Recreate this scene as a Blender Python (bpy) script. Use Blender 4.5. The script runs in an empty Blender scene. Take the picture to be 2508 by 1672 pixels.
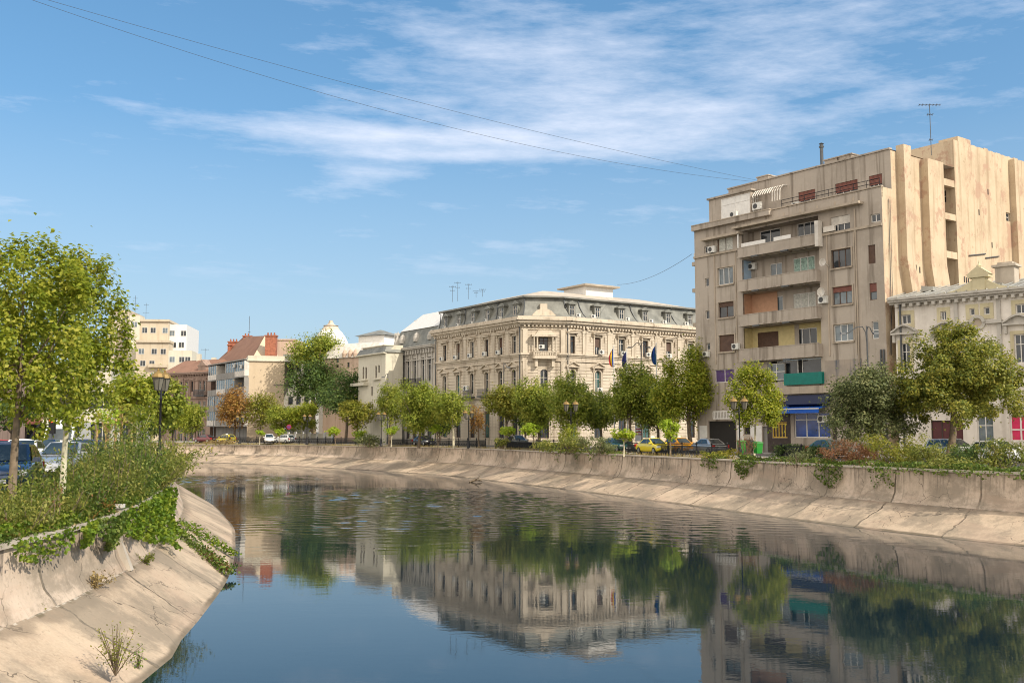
import bpy, math, random
import numpy as np
from mathutils import Vector, Matrix
rnd = random.Random(11)
sc = bpy.context.scene
COL = sc.collection
# ---------------------------------------------------------------- survey of the photograph (2508 px wide)
F, CX, CY, HY, E = 2450.0, 1254.0, 836.0, 1055.0, 5.5
PIT = math.atan((HY - CY) / F)
GZ = 3.25          # street level, right bank
LZ = 3.6           # street level, left bank
def ray(px, py):
    a, b = (px - CX) / F, (CY - py) / F
    return (a, math.cos(PIT) - b * math.sin(PIT), math.sin(PIT) + b * math.cos(PIT))
def atz(px, py, z):
    r = ray(px, py); t = (z - E) / r[2]
    return (r[0] * t, r[1] * t)
def atd(px, py, y):
    r = ray(px, py); t = y / r[1]
    return (r[0] * t, E + r[2] * t)
def X(px, y):
    return (px - CX) / F * y * 1.0
class Fr:
    """a facade plane: u to the right, z up, w outwards"""
    def __init__(s, O, T):
        n = math.hypot(*T); s.O = O; s.T = (T[0] / n, T[1] / n); s.N = (s.T[1], -s.T[0])
    def p(s, u, w, z):
        return (s.O[0] + s.T[0] * u + s.N[0] * w, s.O[1] + s.T[1] * u + s.N[1] * w, z)
    def un(s, px, py, w=0.0):
        r = ray(px, py)
        ox, oy = s.O[0] + s.N[0] * w, s.O[1] + s.N[1] * w
        t = (ox * s.N[0] + oy * s.N[1]) / (r[0] * s.N[0] + r[1] * s.N[1])
        x, y = r[0] * t, r[1] * t
        return ((x - ox) * s.T[0] + (y - oy) * s.T[1], E + r[2] * t)
    def rect(s, x0, y0, x1, y1, w=0.0):
        """pixel rectangle -> ua, ub, za, zb"""
        ym, xm = (y0 + y1) / 2, (x0 + x1) / 2
        return (s.un(x0, ym, w)[0], s.un(x1, ym, w)[0], s.un(xm, y1, w)[1], s.un(xm, y0, w)[1])
# ---------------------------------------------------------------- meshes
class MB:
    def __init__(s): s.v = []; s.f = []; s.m = []
    def face(s, pts, m=0):
        i = len(s.v); s.v.extend(pts); s.f.append(tuple(range(i, i + len(pts)))); s.m.append(m)
    def mesh(s, vs, fs, m=0):
        i = len(s.v); s.v.extend(vs)
        for f in fs: s.f.append(tuple(i + k for k in f)); s.m.append(m)
    def box(s, x0, x1, y0, y1, z0, z1, m=0, fr=None, tf=None):
        """with fr: x=u, y=w"""
        P = [(x, y, z) for z in (z0, z1) for y in (y0, y1) for x in (x0, x1)]
        if fr: P = [fr.p(*q) for q in P]
        if tf: P = [tf(q) for q in P]
        fs = [(0, 2, 3, 1), (4, 5, 7, 6), (0, 1, 5, 4), (2, 6, 7, 3), (0, 4, 6, 2), (1, 3, 7, 5)]
        if fr: fs = [f[::-1] for f in fs]
        s.mesh(P, fs, m)
    def prism(s, poly, w0, w1, fr, m=0):
        """poly in (u,z), extruded from w0 to w1 (outer)"""
        n = len(poly); P = [fr.p(u, w0, z) for u, z in poly] + [fr.p(u, w1, z) for u, z in poly]
        fs = [tuple(range(n, 2 * n)), tuple(range(n - 1, -1, -1))]
        for i in range(n): j = (i + 1) % n; fs.append((i, j, n + j, n + i))
        s.mesh(P, fs, m)
    def tube(s, pts, rad, seg=6, m=0, caps=True):
        pts = [Vector(p) for p in pts]
        if not hasattr(rad, '__len__'): rad = [rad] * len(pts)
        V = []; fs = []
        for i, p in enumerate(pts):
            d = (pts[min(i + 1, len(pts) - 1)] - pts[max(i - 1, 0)])
            if d.length < 1e-9: d = Vector((0, 0, 1))
            d.normalize()
            a = d.cross(Vector((0, 0, 1)) if abs(d.z) < .95 else Vector((1, 0, 0))).normalized(); b = d.cross(a)
            for k in range(seg):
                t = 2 * math.pi * k / seg
                V.append(tuple(p + (a * math.cos(t) + b * math.sin(t)) * rad[i]))
        for i in range(len(pts) - 1):
            for k in range(seg):
                k2 = (k + 1) % seg
                fs.append((i * seg + k, i * seg + k2, (i + 1) * seg + k2, (i + 1) * seg + k))
        if caps:
            fs.append(tuple(range(seg))); fs.append(tuple(range((len(pts) - 1) * seg, len(pts) * seg)))
        s.mesh(V, fs, m)
    def lathe(s, prof, c=(0, 0, 0), seg=12, m=0, sq=1.0):
        V = []; fs = []
        for r, z in prof:
            for k in range(seg):
                t = 2 * math.pi * (k + .5) / seg
                V.append((c[0] + r * math.cos(t), c[1] + r * math.sin(t) * sq, c[2] + z))
        n = len(prof)
        for i in range(n - 1):
            for k in range(seg):
                k2 = (k + 1) % seg
                fs.append((i * seg + k, i * seg + k2, (i + 1) * seg + k2, (i + 1) * seg + k))
        fs.append(tuple(range(seg - 1, -1, -1))); fs.append(tuple(range((n - 1) * seg, n * seg)))
        s.mesh(V, fs, m)
    def build(s, name, mats, parent=None, smooth=False):
        me = bpy.data.meshes.new(name)
        me.from_pydata([tuple(map(float, q)) for q in s.v], [], s.f)
        if not isinstance(mats, (list, tuple)): mats = [mats]
        for q in mats: me.materials.append(q)
        if len(mats) > 1: me.polygons.foreach_set('material_index', s.m)
        if smooth: me.polygons.foreach_set('use_smooth', [True] * len(s.f))
        me.update()
        return link(name, me, parent)
def link(name, me, parent=None):
    o = bpy.data.objects.new(name, me); COL.objects.link(o)
    if parent is not None: adopt(o, parent)
    return o
def adopt(o, parent, local=False):
    o.parent = parent
    if parent.parent is None and not parent.get('_local'):
        o.matrix_parent_inverse = Matrix.Translation(-Vector(parent.location))
def tag(o, label, cat, group=None, kind=None):
    o['label'] = label; o['category'] = cat
    if group: o['group'] = group
    if kind: o['kind'] = kind
    return o
def thing(name, label, cat, loc=(0, 0, 0), rz=0.0, group=None, local=False):
    """an Empty at the base; children built in world space unless local"""
    o = bpy.data.objects.new(name, None); COL.objects.link(o)
    o.empty_display_size = .2; o.location = loc; o.rotation_euler = (0, 0, rz)
    tag(o, label, cat, group)
    if local: o['_local'] = 1
    return o
def structure(o):
    o['kind'] = 'structure'; return o
def dup(root, loc, rz, label, group=None, scale=None, swap=None):
    r = root.copy(); COL.objects.link(r); r.location = loc; r.rotation_euler = (0, 0, rz)
    r['label'] = label
    if group: r['group'] = group
    if scale: r.scale = scale if hasattr(scale, '__len__') else (scale,) * 3
    for ch in list(root.children):
        c = ch.copy(); COL.objects.link(c); c.parent = r
        for g in list(ch.children):
            d = g.copy(); COL.objects.link(d); d.parent = c
            if swap and g.get('paint'): _swap(d, swap)
        if swap and ch.get('paint'): _swap(c, swap)
    return r
def _swap(o, m):
    o.material_slots[0].link = 'OBJECT'; o.material_slots[0].material = m
# ---------------------------------------------------------------- materials
class NT:
    def __init__(s, m):
        m.use_nodes = True; s.t = m.node_tree; s.n = s.t.nodes; s.n.clear()
    def add(s, typ, **kw):
        n = s.n.new('ShaderNode' + typ)
        for k, v in kw.items():
            if k.startswith('_'): setattr(n, k[1:], v)
        for k, v in kw.items():
            if k.startswith('_'): continue
            k = k.replace('__', ' ')
            inp = n.inputs[int(k[1:])] if k[0] == 'i' and k[1:].isdigit() else n.inputs[k]
            if hasattr(v, 'is_output'): s.t.links.new(v, inp)
            else: inp.default_value = v if not (isinstance(v, tuple) and len(v) == 3 and inp.type == 'RGBA') else (*v, 1)
        return n
    def mix(s, f, a, b, blend='MIX'):
        return s.add('Mix', _data_type='RGBA', _blend_type=blend, i0=f, i6=a, i7=b).outputs[2]
    def math(s, op, a, b=0.0, c=0.0):
        return s.add('Math', _operation=op, i0=a, i1=b, i2=c).outputs[0]
    def rng(s, v, a, b, c=0.0, d=1.0, smooth=True):
        return s.add('MapRange', _interpolation_type='SMOOTHSTEP' if smooth else 'LINEAR', i0=v, i1=a, i2=b, i3=c, i4=d).outputs[0]
    def noise(s, vec, scale, detail=4.0, rough=.55):
        return s.add('TexNoise', Vector=vec, Scale=scale, Detail=detail, Roughness=rough).outputs[0]
    def scl(s, vec, x, y, z):
        return s.add('VectorMath', _operation='MULTIPLY', i0=vec, i1=(x, y, z)).outputs[0]
    def out(s, shader, disp=None):
        o = s.n.new('ShaderNodeOutputMaterial'); s.t.links.new(shader, o.inputs[0])
def newm(name):
    m = bpy.data.materials.new(name); return m, NT(m)
def plain(name, c, rough=.6, metal=0.0, var=.12, scale=3.0, bump=0.0, spec=.4, coat=0.0):
    m, t = newm(name)
    pos = t.add('NewGeometry').outputs['Position']
    n = t.noise(pos, scale, 5)
    k = t.rng(n, .3, .7, 1 - var, 1 + var, False)
    col = t.mix(1.0, (*c, 1), t.add('CombineColor', i0=k, i1=k, i2=k).outputs[0], 'MULTIPLY')
    b = t.add('BsdfPrincipled', Base__Color=col, Roughness=rough, Metallic=metal, Specular__IOR__Level=spec, Coat__Weight=coat, Coat__Roughness=.06)
    if bump:
        t.t.links.new(t.add('Bump', Strength=bump, Distance=.02, Height=t.noise(pos, scale * 12, 3)).outputs[0], b.inputs['Normal'])
    t.out(b.outputs[0]); return m
def stucco(name, c, dark, streak=.5, big=.25, patch=None, rough=.9, fine=1.0, lines=None, pthr=.62):
    """weathered render: blotches, rain streaks, optional bare patches, optional coursing (period in m)"""
    m, t = newm(name)
    pos = t.add('NewGeometry').outputs['Position']
    n1 = t.noise(pos, big, 6, .6); n2 = t.noise(pos, 2.2 * fine, 5, .65)
    st = t.noise(t.scl(pos, 1.6, 1.6, .09), 1.0, 6, .6)
    col = t.mix(t.rng(n1, .38, .68, 0, .75), (*c, 1), (*[.55 * a + .45 * b for a, b in zip(c, dark)], 1))
    col = t.mix(t.rng(n2, .45, .8, 0, .55), col, (*[min(1, a * 1.12) for a in c], 1))
    col = t.mix(t.math('MULTIPLY', t.rng(st, .5, .7, 0, 1), min(1, streak * 1.35)), col, (*dark, 1))
    dr = t.noise(t.scl(pos, 5.5, 5.5, .16), 1.0, 3, .5); sm = t.noise(pos, .55, 4, .6)
    col = t.mix(t.math('MULTIPLY', t.math('MULTIPLY', t.rng(dr, .6, .72), t.rng(sm, .45, .65)), .7 * streak), col, (*[.6 * q for q in dark], 1))
    h = n2
    if patch:
        pn = t.noise(t.scl(pos, 1, 1, .8), .55, 9, .74)
        col = t.mix(t.rng(pn, pthr, pthr + .07, 0, .8), col, (*patch, 1))
        sp = t.noise(t.scl(pos, 1, 1, .4), 2.6, 4, .7)
        col = t.mix(t.rng(sp, .64, .69, 0, .7), col, (*dark, 1))
    if lines:
        z = t.add('SeparateXYZ', Vector=pos).outputs[2]
        fr = t.math('FRACT', t.math('DIVIDE', z, lines))
        ln = t.rng(t.math('ABSOLUTE', t.math('SUBTRACT', fr, .5)), .42, .47, 0, 1)
        col = t.mix(t.math('MULTIPLY', ln, .7), col, (*[.5 * a for a in dark], 1))
    b = t.add('BsdfPrincipled', Base__Color=col, Roughness=rough, Specular__IOR__Level=.2)
    t.t.links.new(t.add('Bump', Strength=.35, Distance=.03, Height=t.math('ADD', n2, t.math('MULTIPLY', st, .4))).outputs[0], b.inputs['Normal'])
    t.out(b.outputs[0]); return m
def leafm(name, a, b, c, trans=.35, clump=.6, rough=.55):
    m, t = newm(name)
    g = t.add('NewGeometry'); r = g.outputs['Random Per Island']
    n = t.noise(g.outputs['Position'], clump, 3)
    col = t.mix(t.rng(r, 0, .75, 0, 1, False), (*a, 1), (*b, 1))
    col = t.mix(t.math('MULTIPLY', t.rng(t.math('ADD', n, t.math('MULTIPLY', r, .35)), .62, .9, 0, 1), .75), col, (*c, 1))
    d = t.add('BsdfPrincipled', Base__Color=col, Roughness=rough, Specular__IOR__Level=.3)
    tr = t.add('BsdfTranslucent', Color=t.mix(.5, col, (*[min(1, q * 1.5) for q in b], 1)))
    t.out(t.add('MixShader', i0=trans, i1=d.outputs[0], i2=tr.outputs[0]).outputs[0]); return m
def glassm(name, c, rough=.06, spec=.6, var=.5):
    m, t = newm(name)
    pos = t.add('NewGeometry').outputs['Position']
    col = t.mix(t.rng(t.noise(pos, .9, 3), .4, .65, 0, var), (*c, 1), (*[min(1, q * 2.2 + .02) for q in c], 1))
    b = t.add('BsdfPrincipled', Base__Color=col, Roughness=rough, Specular__IOR__Level=spec)
    t.t.links.new(t.add('Bump', Strength=.04, Distance=.05, Height=t.noise(pos, 1.3, 2)).outputs[0], b.inputs['Normal'])
    t.out(b.outputs[0]); return m
M = {}
M['white'] = plain('white_paint', (.72, .7, .66), .55, var=.08)
M['offwhite'] = plain('old_white_paint', (.6, .56, .5), .7, var=.2, scale=1.5)
M['glass'] = glassm('window_glass', (.025, .03, .035))
M['glassb'] = glassm('window_glass_pale', (.10, .125, .14), .08)
M['glassg'] = glassm('window_glass_green', (.04, .09, .085))
M['dark'] = plain('dark_interior', (.02, .018, .016), .8)
M['brownwood'] = plain('brown_shutter', (.10, .055, .035), .6, var=.2)
M['redwood'] = plain('red_shutter', (.19, .07, .05), .6, var=.2)
M['curtain'] = plain('curtain_cloth', (.5, .5, .45), .9, var=.3, scale=6)
M['curtaing'] = plain('green_curtain_cloth', (.3, .42, .36), .9, var=.5, scale=5)
M['acw'] = plain('air_conditioner_shell', (.66, .65, .6), .45, var=.1)
M['acf'] = plain('fan_grille', (.06, .06, .06), .5)
M['iron'] = plain('black_iron', (.018, .018, .02), .45, .3, var=.2, scale=8)
M['greyiron'] = plain('grey_painted_steel', (.09, .095, .1), .45, .4)
M['zinc'] = plain('zinc_sheet', (.30, .295, .265), .5, .1, var=.25, scale=.7)
M['slate'] = plain('slate_sheet', (.20, .20, .175), .6, 0, var=.35, scale=.8)
M['copper'] = plain('lantern_roof', (.26, .17, .055), .45, .3)
M['lamp_glass'] = plain('lantern_glass', (.16, .15, .12), .15)
M['bark'] = plain('bark', (.16, .12, .08), .9, var=.4, scale=5, bump=.5)
M['palebark'] = plain('pale_bark', (.42, .38, .27), .85, var=.4, scale=4, bump=.3)
M['limewash'] = plain('limewashed_trunk', (.5, .46, .33), .85, var=.2, scale=5)
M['wood'] = plain('wooden_stake', (.42, .28, .12), .8, var=.3, scale=6)
M['redbrick'] = plain('red_brick', (.33, .12, .07), .85, var=.35, scale=2, bump=.4)
M['terracotta'] = stucco('roof_tiles', (.27, .155, .11), (.13, .075, .05), .2, .5, fine=2.2)
M['main'] = stucco('palace_stone', (.57, .495, .395), (.25, .2, .145), .6, .2, lines=.42)
M['maintrim'] = stucco('palace_trim', (.61, .53, .42), (.25, .2, .145), .5, .3)
M['apt'] = stucco('apartment_render', (.43, .375, .315), (.17, .14, .11), .62, .16)
M['apttrim'] = stucco('apartment_trim', (.45, .38, .30), (.19, .16, .125), .5, .3)
M['side'] = stucco('firewall_render', (.54, .435, .305), (.29, .2, .125), .42, .35, patch=(.41, .265, .19), pthr=.535, fine=1.6)
M['wwall'] = stucco('white_townhouse_render', (.75, .70, .63), (.4, .35, .3), .3, .25)
M['cream'] = stucco('cream_trim', (.56, .5, .33), (.3, .25, .16), .25, .4)
M['ornate'] = stucco('grey_townhouse_render', (.5, .47, .42), (.25, .23, .2), .4, .4)
M['whitebld'] = stucco('lime_render', (.62, .58, .47), (.4, .36, .28), .25, .2)
M['beige'] = stucco('beige_firewall', (.56, .45, .32), (.46, .36, .24), .25, .1)
M['greyblock'] = stucco('grey_block_render', (.30, .29, .27), (.14, .13, .12), .4, .4)
M['brownold'] = stucco('brown_townhouse_render', (.36, .26, .21), (.16, .11, .09), .5, .4)
M['creamhigh'] = stucco('cream_tower_render', (.55, .47, .36), (.38, .3, .2), .35, .15)
M['pink'] = stucco('pink_render', (.56, .42, .32), (.36, .24, .18), .3, .2)
M['blue'] = plain('blue_paint', (.35, .48, .62), .8, var=.1)
M['orange'] = plain('orange_paint', (.5, .29, .18), .8, var=.1)
M['yellow'] = plain('yellow_paint', (.58, .48, .24), .8, var=.1)
M['teal'] = plain('teal_sheet', (.0, .16, .13), .5, var=.15)
M['navy'] = plain('navy_sign', (.008, .013, .05), .4, var=.1)
M['awning'] = plain('blue_awning', (.01, .10, .5), .6, var=.1)
M['shopblue'] = glassm('shop_window_blue', (.008, .04, .2), .12)
M['gold'] = plain('gold_paint', (.6, .4, .06), .5)
M['darkshop'] = plain('dark_shopfront', (.05, .035, .03), .6, var=.3)
M['mural'] = stucco('faded_advert', (.38, .32, .26), (.10, .11, .13), .9, .5)
M['pinkglass'] = plain('pink_window_film', (.62, .04, .12), .3)
M['darkred'] = plain('dark_red_shutter', (.09, .025, .028), .6)
M['purple'] = plain('purple_curtain', (.10, .06, .17), .8)
SUN_E, SKY_E, EXPO = 2.35, .15, 1.02
SKY_H, SKY_S, SKY_T, CL_C, CLOFF, SKY_G = .495, 1.28, (.66, .76, .84), (3.0, 3.2, 3.7), (5.2, 1.3, 0), .72
FILL_CLOUD_C = (5.8, 5.3, 4.7)  # colour of the cloud added out of view to brighten shaded walls
HAZE_C = (1.6, 2.05, 2.5)
WAVE = .0031
# ---------------------------------------------------------------- river, banks, ground
def catmull(P, n):
    P = [Vector(p) for p in P]; Q = [P[0] * 2 - P[1]] + P + [P[-1] * 2 - P[-2]]
    out = []
    for i in range(len(P) - 1):
        a, b, c, d = Q[i:i + 4]
        k = max(2, int(n * (c - b).length))
        for j in range(k):
            t = j / k
            out.append(.5 * ((2 * b) + (c - a) * t + (2 * a - 5 * b + 4 * c - d) * t * t + (3 * b - a - 3 * c + d) * t ** 3))
    out.append(P[-1]); return out
def pairs(L, dens=.45):
    """list of (capx,capy,capz, wx,wy) -> resampled caps, waters"""
    V = [(a[0], a[1], a[2]) for a in L]; W = [(a[3], a[4], 0.0) for a in L]
    P = [Vector(p) for p in V]
    ks = [max(2, int(dens * (P[i + 1] - P[i]).length)) for i in range(len(P) - 1)]
    def cr(P):
        P = [Vector(p) for p in P]; Q = [P[0] * 2 - P[1]] + P + [P[-1] * 2 - P[-2]]; o = []
        for i, k in enumerate(ks):
            a, b, c, d = Q[i:i + 4]
            for j in range(k):
                t = j / k
                o.append(.5 * ((2 * b) + (c - a) * t + (2 * a - 5 * b + 4 * c - d) * t * t + (3 * b - a - 3 * c + d) * t ** 3))
        o.append(P[-1]); return o
    return cr(V), cr(W)
RB = [(72, -22, 3.2, 66, -24), (47, 22, 3.2, 42.5, 19), (33.5, 43, 3.2, 29.6, 40.3), (27.2, 52.5, 3.2, 24, 49.6), (23.9, 58.5, 3.2, 20.6, 56),
      (20.4, 67, 3.2, 16.9, 64.5), (16.3, 79, 3.2, 12.5, 76.5), (12, 90, 3.2, 8.2, 87.3), (7.3, 101.5, 3.2, 3.6, 98.6), (2.6, 112, 3.2, -1.2, 109),
      (-4, 128, 3.18, -7.8, 124), (-10.5, 138.5, 3.15, -14.5, 133.5), (-18.5, 149.5, 3.1, -22, 144), (-26.5, 159.5, 3.05, -30, 153),
      (-40, 174, 2.98, -42.5, 166.5), (-62, 189, 2.9, -63, 181), (-95, 203, 2.9, -95, 194), (-150, 214, 2.9, -150, 204), (-420, 235, 2.9, -420, 225)]
LB = [(-11, -30, 2.95, -8, -30), (-11, 5, 2.95, -8, 5), (-11.1, 22.5, 2.95, -8.1, 22.5), (-11.5, 27.4, 2.95, -8.7, 27), (-12.2, 32.2, 2.95, -9.4, 31.5),
      (-14, 39.6, 2.95, -10.8, 39), (-17, 50.6, 2.95, -13.6, 50), (-21.2, 63, 2.95, -17.4, 62.3), (-30, 86.5, 2.95, -26.9, 85.6), (-45, 110, 2.95, -42, 108),
      (-70, 135, 2.95, -68, 132), (-120, 155, 2.95, -119, 151), (-420, 172, 2.95, -420, 167)]
rc, rw = pairs(RB); lc, lw = pairs(LB, .7)
def bankmat(name, slab):
    m, t = newm(name)
    uv = t.add('TexCoord').outputs['UV']; pos = t.add('NewGeometry').outputs['Position']
    sx = t.add('SeparateXYZ', Vector=uv); s, a = sx.outputs[0], sx.outputs[1]
    wob = t.noise(pos, .9, 5)
    n1 = t.noise(t.scl(pos, 1, 1, .5), .22, 6, .65); n2 = t.noise(pos, 1.6, 6, .7); n3 = t.noise(pos, 14, 3)
    c = ((.54, .42, .30), (.36, .275, .195)) if slab else ((.60, .48, .375), (.41, .325, .245))
    col = t.mix(t.rng(n1, .36, .66), (*c[0], 1), (*c[1], 1))
    col = t.mix(t.rng(n2, .5, .75, 0, .6), col, (.48, .38, .28, 1))
    # wash marks running across the slab / streaks under the coping
    stv = t.add('CombineXYZ', i0=t.math('MULTIPLY', t.math('ADD', s, t.math('MULTIPLY', a, .35 if slab else 0.0)), .9 if slab else 2.2), i1=t.math('MULTIPLY', a, .12), i2=0.0).outputs[0]
    st = t.noise(stv, 1.0, 6, .7)
    col = t.mix(t.rng(st, .52, .72, 0, .65 if slab else .8), col, (.26, .215, .165, 1))
    # grain
    col = t.mix(t.rng(n3, .35, .7, 0, .35), col, (.60, .48, .35, 1))
    # joints between the cast bays
    sj = t.math('ADD', s, t.math('MULTIPLY', t.math('SUBTRACT', wob, .5), .9 if slab else .35))
    fr = t.math('ABSOLUTE', t.math('SUBTRACT', t.math('FRACT', t.math('DIVIDE', sj, 6.0)), .5))
    j = t.rng(fr, .486, .494)
    col = t.mix(t.math('MULTIPLY', j, t.rng(wob, .3, .5, .35, .95)), col, (.10, .08, .055, 1))
    if slab:
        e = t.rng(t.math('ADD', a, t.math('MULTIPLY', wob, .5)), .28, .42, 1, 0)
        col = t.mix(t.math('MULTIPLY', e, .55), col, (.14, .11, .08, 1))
        wl = t.rng(t.math('ADD', a, t.math('MULTIPLY', wob, .09)), .95, 1.0)   # wet tide mark at the waterline
        col = t.mix(t.math('MULTIPLY', wl, .8), col, (.09, .075, .05, 1))
    big = t.noise(t.add('CombineXYZ', i0=t.math('MULTIPLY', s, .30), i1=t.math('MULTIPLY', a, .8), i2=4.0).outputs[0], 1.0, 7, .7)
    col = t.mix(t.rng(big, .46, .6, 0, .72), col, (.235, .195, .145, 1))                       # grey silt and mould
    spk = t.noise(pos, 5.5, 5, .75)
    col = t.mix(t.rng(spk, .57, .68, 0, .6), col, (.22, .18, .13, 1))
    pk = t.noise(t.add('CombineXYZ', i0=t.math('MULTIPLY', s, .22), i1=t.math('MULTIPLY', a, 1.6), i2=9.0).outputs[0], 1.0, 5, .6)
    col = t.mix(t.rng(pk, .5, .64, 0, .35), col, (.48, .345, .25, 1))
    vo = t.add('TexVoronoi', _feature='DISTANCE_TO_EDGE', Vector=t.add('VectorMath', _operation='ADD', i0=pos, i1=t.scl(t.add('TexNoise', Vector=pos, Scale=1.2, Detail=4.0).outputs[1], 1.6, 1.6, 1.6)).outputs[0], Scale=.42)
    ck = t.math('MULTIPLY', t.rng(vo.outputs[0], .012, .004), t.rng(n1, .42, .56))
    col = t.mix(t.math('MULTIPLY', ck, .8), col, (.10, .08, .06, 1))
    if slab:
        sm_ = t.math('MULTIPLY', t.rng(t.math('ADD', a, t.math('MULTIPLY', wob, .03)), .03, .02), t.rng(t.noise(pos, 5.0, 5), .40, .62)); col = t.mix(t.math('MULTIPLY', sm_, .7), col, (.58, .52, .43, 1))
        sm2 = t.math('MULTIPLY', t.rng(a, .045, .025), t.rng(t.noise(pos, 2.2, 4), .5, .62)); col = t.mix(t.math('MULTIPLY', sm2, .7), col, (.12, .10, .06, 1))
    if not slab:
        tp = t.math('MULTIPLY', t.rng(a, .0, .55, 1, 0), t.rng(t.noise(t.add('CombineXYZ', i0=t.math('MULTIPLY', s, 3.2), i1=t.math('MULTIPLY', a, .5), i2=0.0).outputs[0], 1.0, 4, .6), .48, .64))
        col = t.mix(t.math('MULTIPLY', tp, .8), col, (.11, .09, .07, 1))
    b = t.add('BsdfPrincipled', Base__Color=col, Roughness=.9, Specular__IOR__Level=.2)
    hh = t.math('SUBTRACT', t.math('ADD', n2, t.math('MULTIPLY', n3, .3)), j)
    t.t.links.new(t.add('Bump', Strength=.5, Distance=.05, Height=hh).outputs[0], b.inputs['Normal'])
    t.out(b.outputs[0]); return m
def loft(name, rows, mat, parent=None, uvt=None, smooth=True):
    """rows: list of point rows (same length)"""
    n = len(rows[0]); V = [tuple(p) for r in rows for p in r]
    S = [0.0]
    for i in range(1, n): S.append(S[-1] + (Vector(rows[0][i]) - Vector(rows[0][i - 1])).length)
    fs = []; uv = []
    uvt = uvt or [k / (len(rows) - 1) for k in range(len(rows))]
    for k in range(len(rows) - 1):
        for i in range(n - 1):
            fs.append((k * n + i, k * n + i + 1, (k + 1) * n + i + 1, (k + 1) * n + i))
            uv += [(S[i], uvt[k]), (S[i + 1], uvt[k]), (S[i + 1], uvt[k + 1]), (S[i], uvt[k + 1])]
    me = bpy.data.meshes.new(name); me.from_pydata(V, [], fs); me.materials.append(mat)
    l = me.uv_layers.new(name='UVMap'); l.data.foreach_set('uv', [q for p in uv for q in p])
    if smooth: me.polygons.foreach_set('use_smooth', [True] * len(fs))
    me.update(); return link(name, me, parent)
MW, MS = bankmat('embankment_wall_concrete', False), bankmat('embankment_slab_concrete', True)
M['coping'] = stucco('coping_stone', (.5, .44, .36), (.25, .21, .17), .3, .6)
def bank(label, caps, wats, prof, base, cop=(-.1, .4, .12)):
    t = thing('river_embankment', label, 'embankment', base)
    def at(k, z, dz=0):
        return [c.lerp(w, k).xy.to_3d() + Vector((0, 0, (c.z if z is None else z) + dz)) for c, w in zip(caps, wats)]
    rows = [at(k, z) for k, z in prof['wall']]
    loft('retaining_wall', rows, MW, t)
    rows = [at(k, z) for k, z in prof['slab']]
    loft('sloping_slab', rows, MS, t, [0, .05, .53, 1.0, 1.18])
    nrm = [(c - w).xy.normalized().to_3d() for c, w in zip(caps, wats)]
    A = [c + n * cop[0] for c, n in zip(caps, nrm)]; B = [c + n * cop[1] for c, n in zip(caps, nrm)]
    up = Vector((0, 0, cop[2]))
    loft('coping', [A, [p + up for p in A], [p + up for p in B], [p - up for p in B]], M['coping'], t, smooth=False)
    return t, nrm
_, rn = bank('long sunlit concrete river bank curving round the far side under the railings', rc, rw,
             {'wall': [(0, None), (.012, 2.5), (.04, 1.9), (.085, 1.52), (.14, 1.3)], 'slab': [(.14, 1.3), (.17, 1.24), (.6, .56), (1.0, -.02), (1.15, -.35)]}, (20.4, 67, 0))
_, ln = bank('near left concrete bank sloping into the water below the overgrown shrubs', lc, lw,
             {'wall': [(0, None), (.0, 2.3), (.05, 1.8), (.14, 1.4)], 'slab': [(.14, 1.4), (.2, 1.3), (.6, .64), (1.0, -.02), (1.15, -.35)]}, (-11.5, 27, 0))
# ground: one sheet each side of the channel, out to the horizon
def rows_out(caps, nrm, off, z):
    return [Vector((c.x + n.x * off, c.y + n.y * off, z if not callable(z) else z(c))) for c, n in zip(caps, nrm)]
M['ground'] = plain('bare_earth', (.20, .165, .12), .95, var=.3, scale=.6)
M['asphalt'] = plain('asphalt', (.055, .054, .053), .9, var=.25, scale=.5, bump=.3)
M['paving'] = plain('paving_slabs', (.30, .275, .245), .9, var=.18, scale=.8)
M['verge'] = plain('dry_verge_soil', (.22, .19, .10), .95, var=.4, scale=.9, bump=.5)
M['kerb'] = plain('kerb_stone', (.36, .34, .31), .85, var=.15)
mb = MB()
g = rows_out(rc, rn, .3, 2.88)
mb.face([tuple(p) for p in g] + [(-1500, 235, 2.88), (-1500, 1500, 2.88), (1500, 1500, 2.88), (1500, -30, 2.88)])
g = rows_out(lc, ln, .3, 2.84)
mb.face([tuple(p) for p in g] + [(-1500, 172, 2.84), (-1500, -200, 2.84), (-11, -200, 2.84)])
structure(mb.build('ground', M['ground']))
structure(loft('verge', [rows_out(rc, rn, .4, lambda c: c.z + .02), rows_out(rc, rn, 1.4, lambda c: .5 * c.z + 1.63), rows_out(rc, rn, 2.8, 3.24)], M['verge']))
structure(loft('footpath', [rows_out(rc, rn, 2.8, 3.24), rows_out(rc, rn, 2.8, 3.29), rows_out(rc, rn, 4.5, 3.46)], M['paving'], smooth=False))
structure(loft('kerb', [rows_out(rc, rn, 4.5, 3.47), rows_out(rc, rn, 4.7, 3.47), rows_out(rc, rn, 4.7, 3.0)], M['kerb'], smooth=False))
structure(loft('road', [rows_out(rc, rn, 4.7, 3.36), rows_out(rc, rn, 10.2, 3.36)], M['asphalt'], smooth=False))
structure(loft('pavement', [rows_out(rc, rn, 10.2, 2.9), rows_out(rc, rn, 10.2, 3.48), rows_out(rc, rn, 16.5, 3.48), rows_out(rc, rn, 16.5, 2.8)], M['paving'], smooth=False))
nl = [i for i, c in enumerate(lc) if c.y < 128]
lc2, ln2 = [lc[i] for i in nl], [ln[i] for i in nl]
structure(loft('verge', [rows_out(lc2, ln2, .35, 2.97), rows_out(lc2, ln2, 1.6, 3.2), rows_out(lc2, ln2, 3.2, LZ)], M['verge']))
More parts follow.
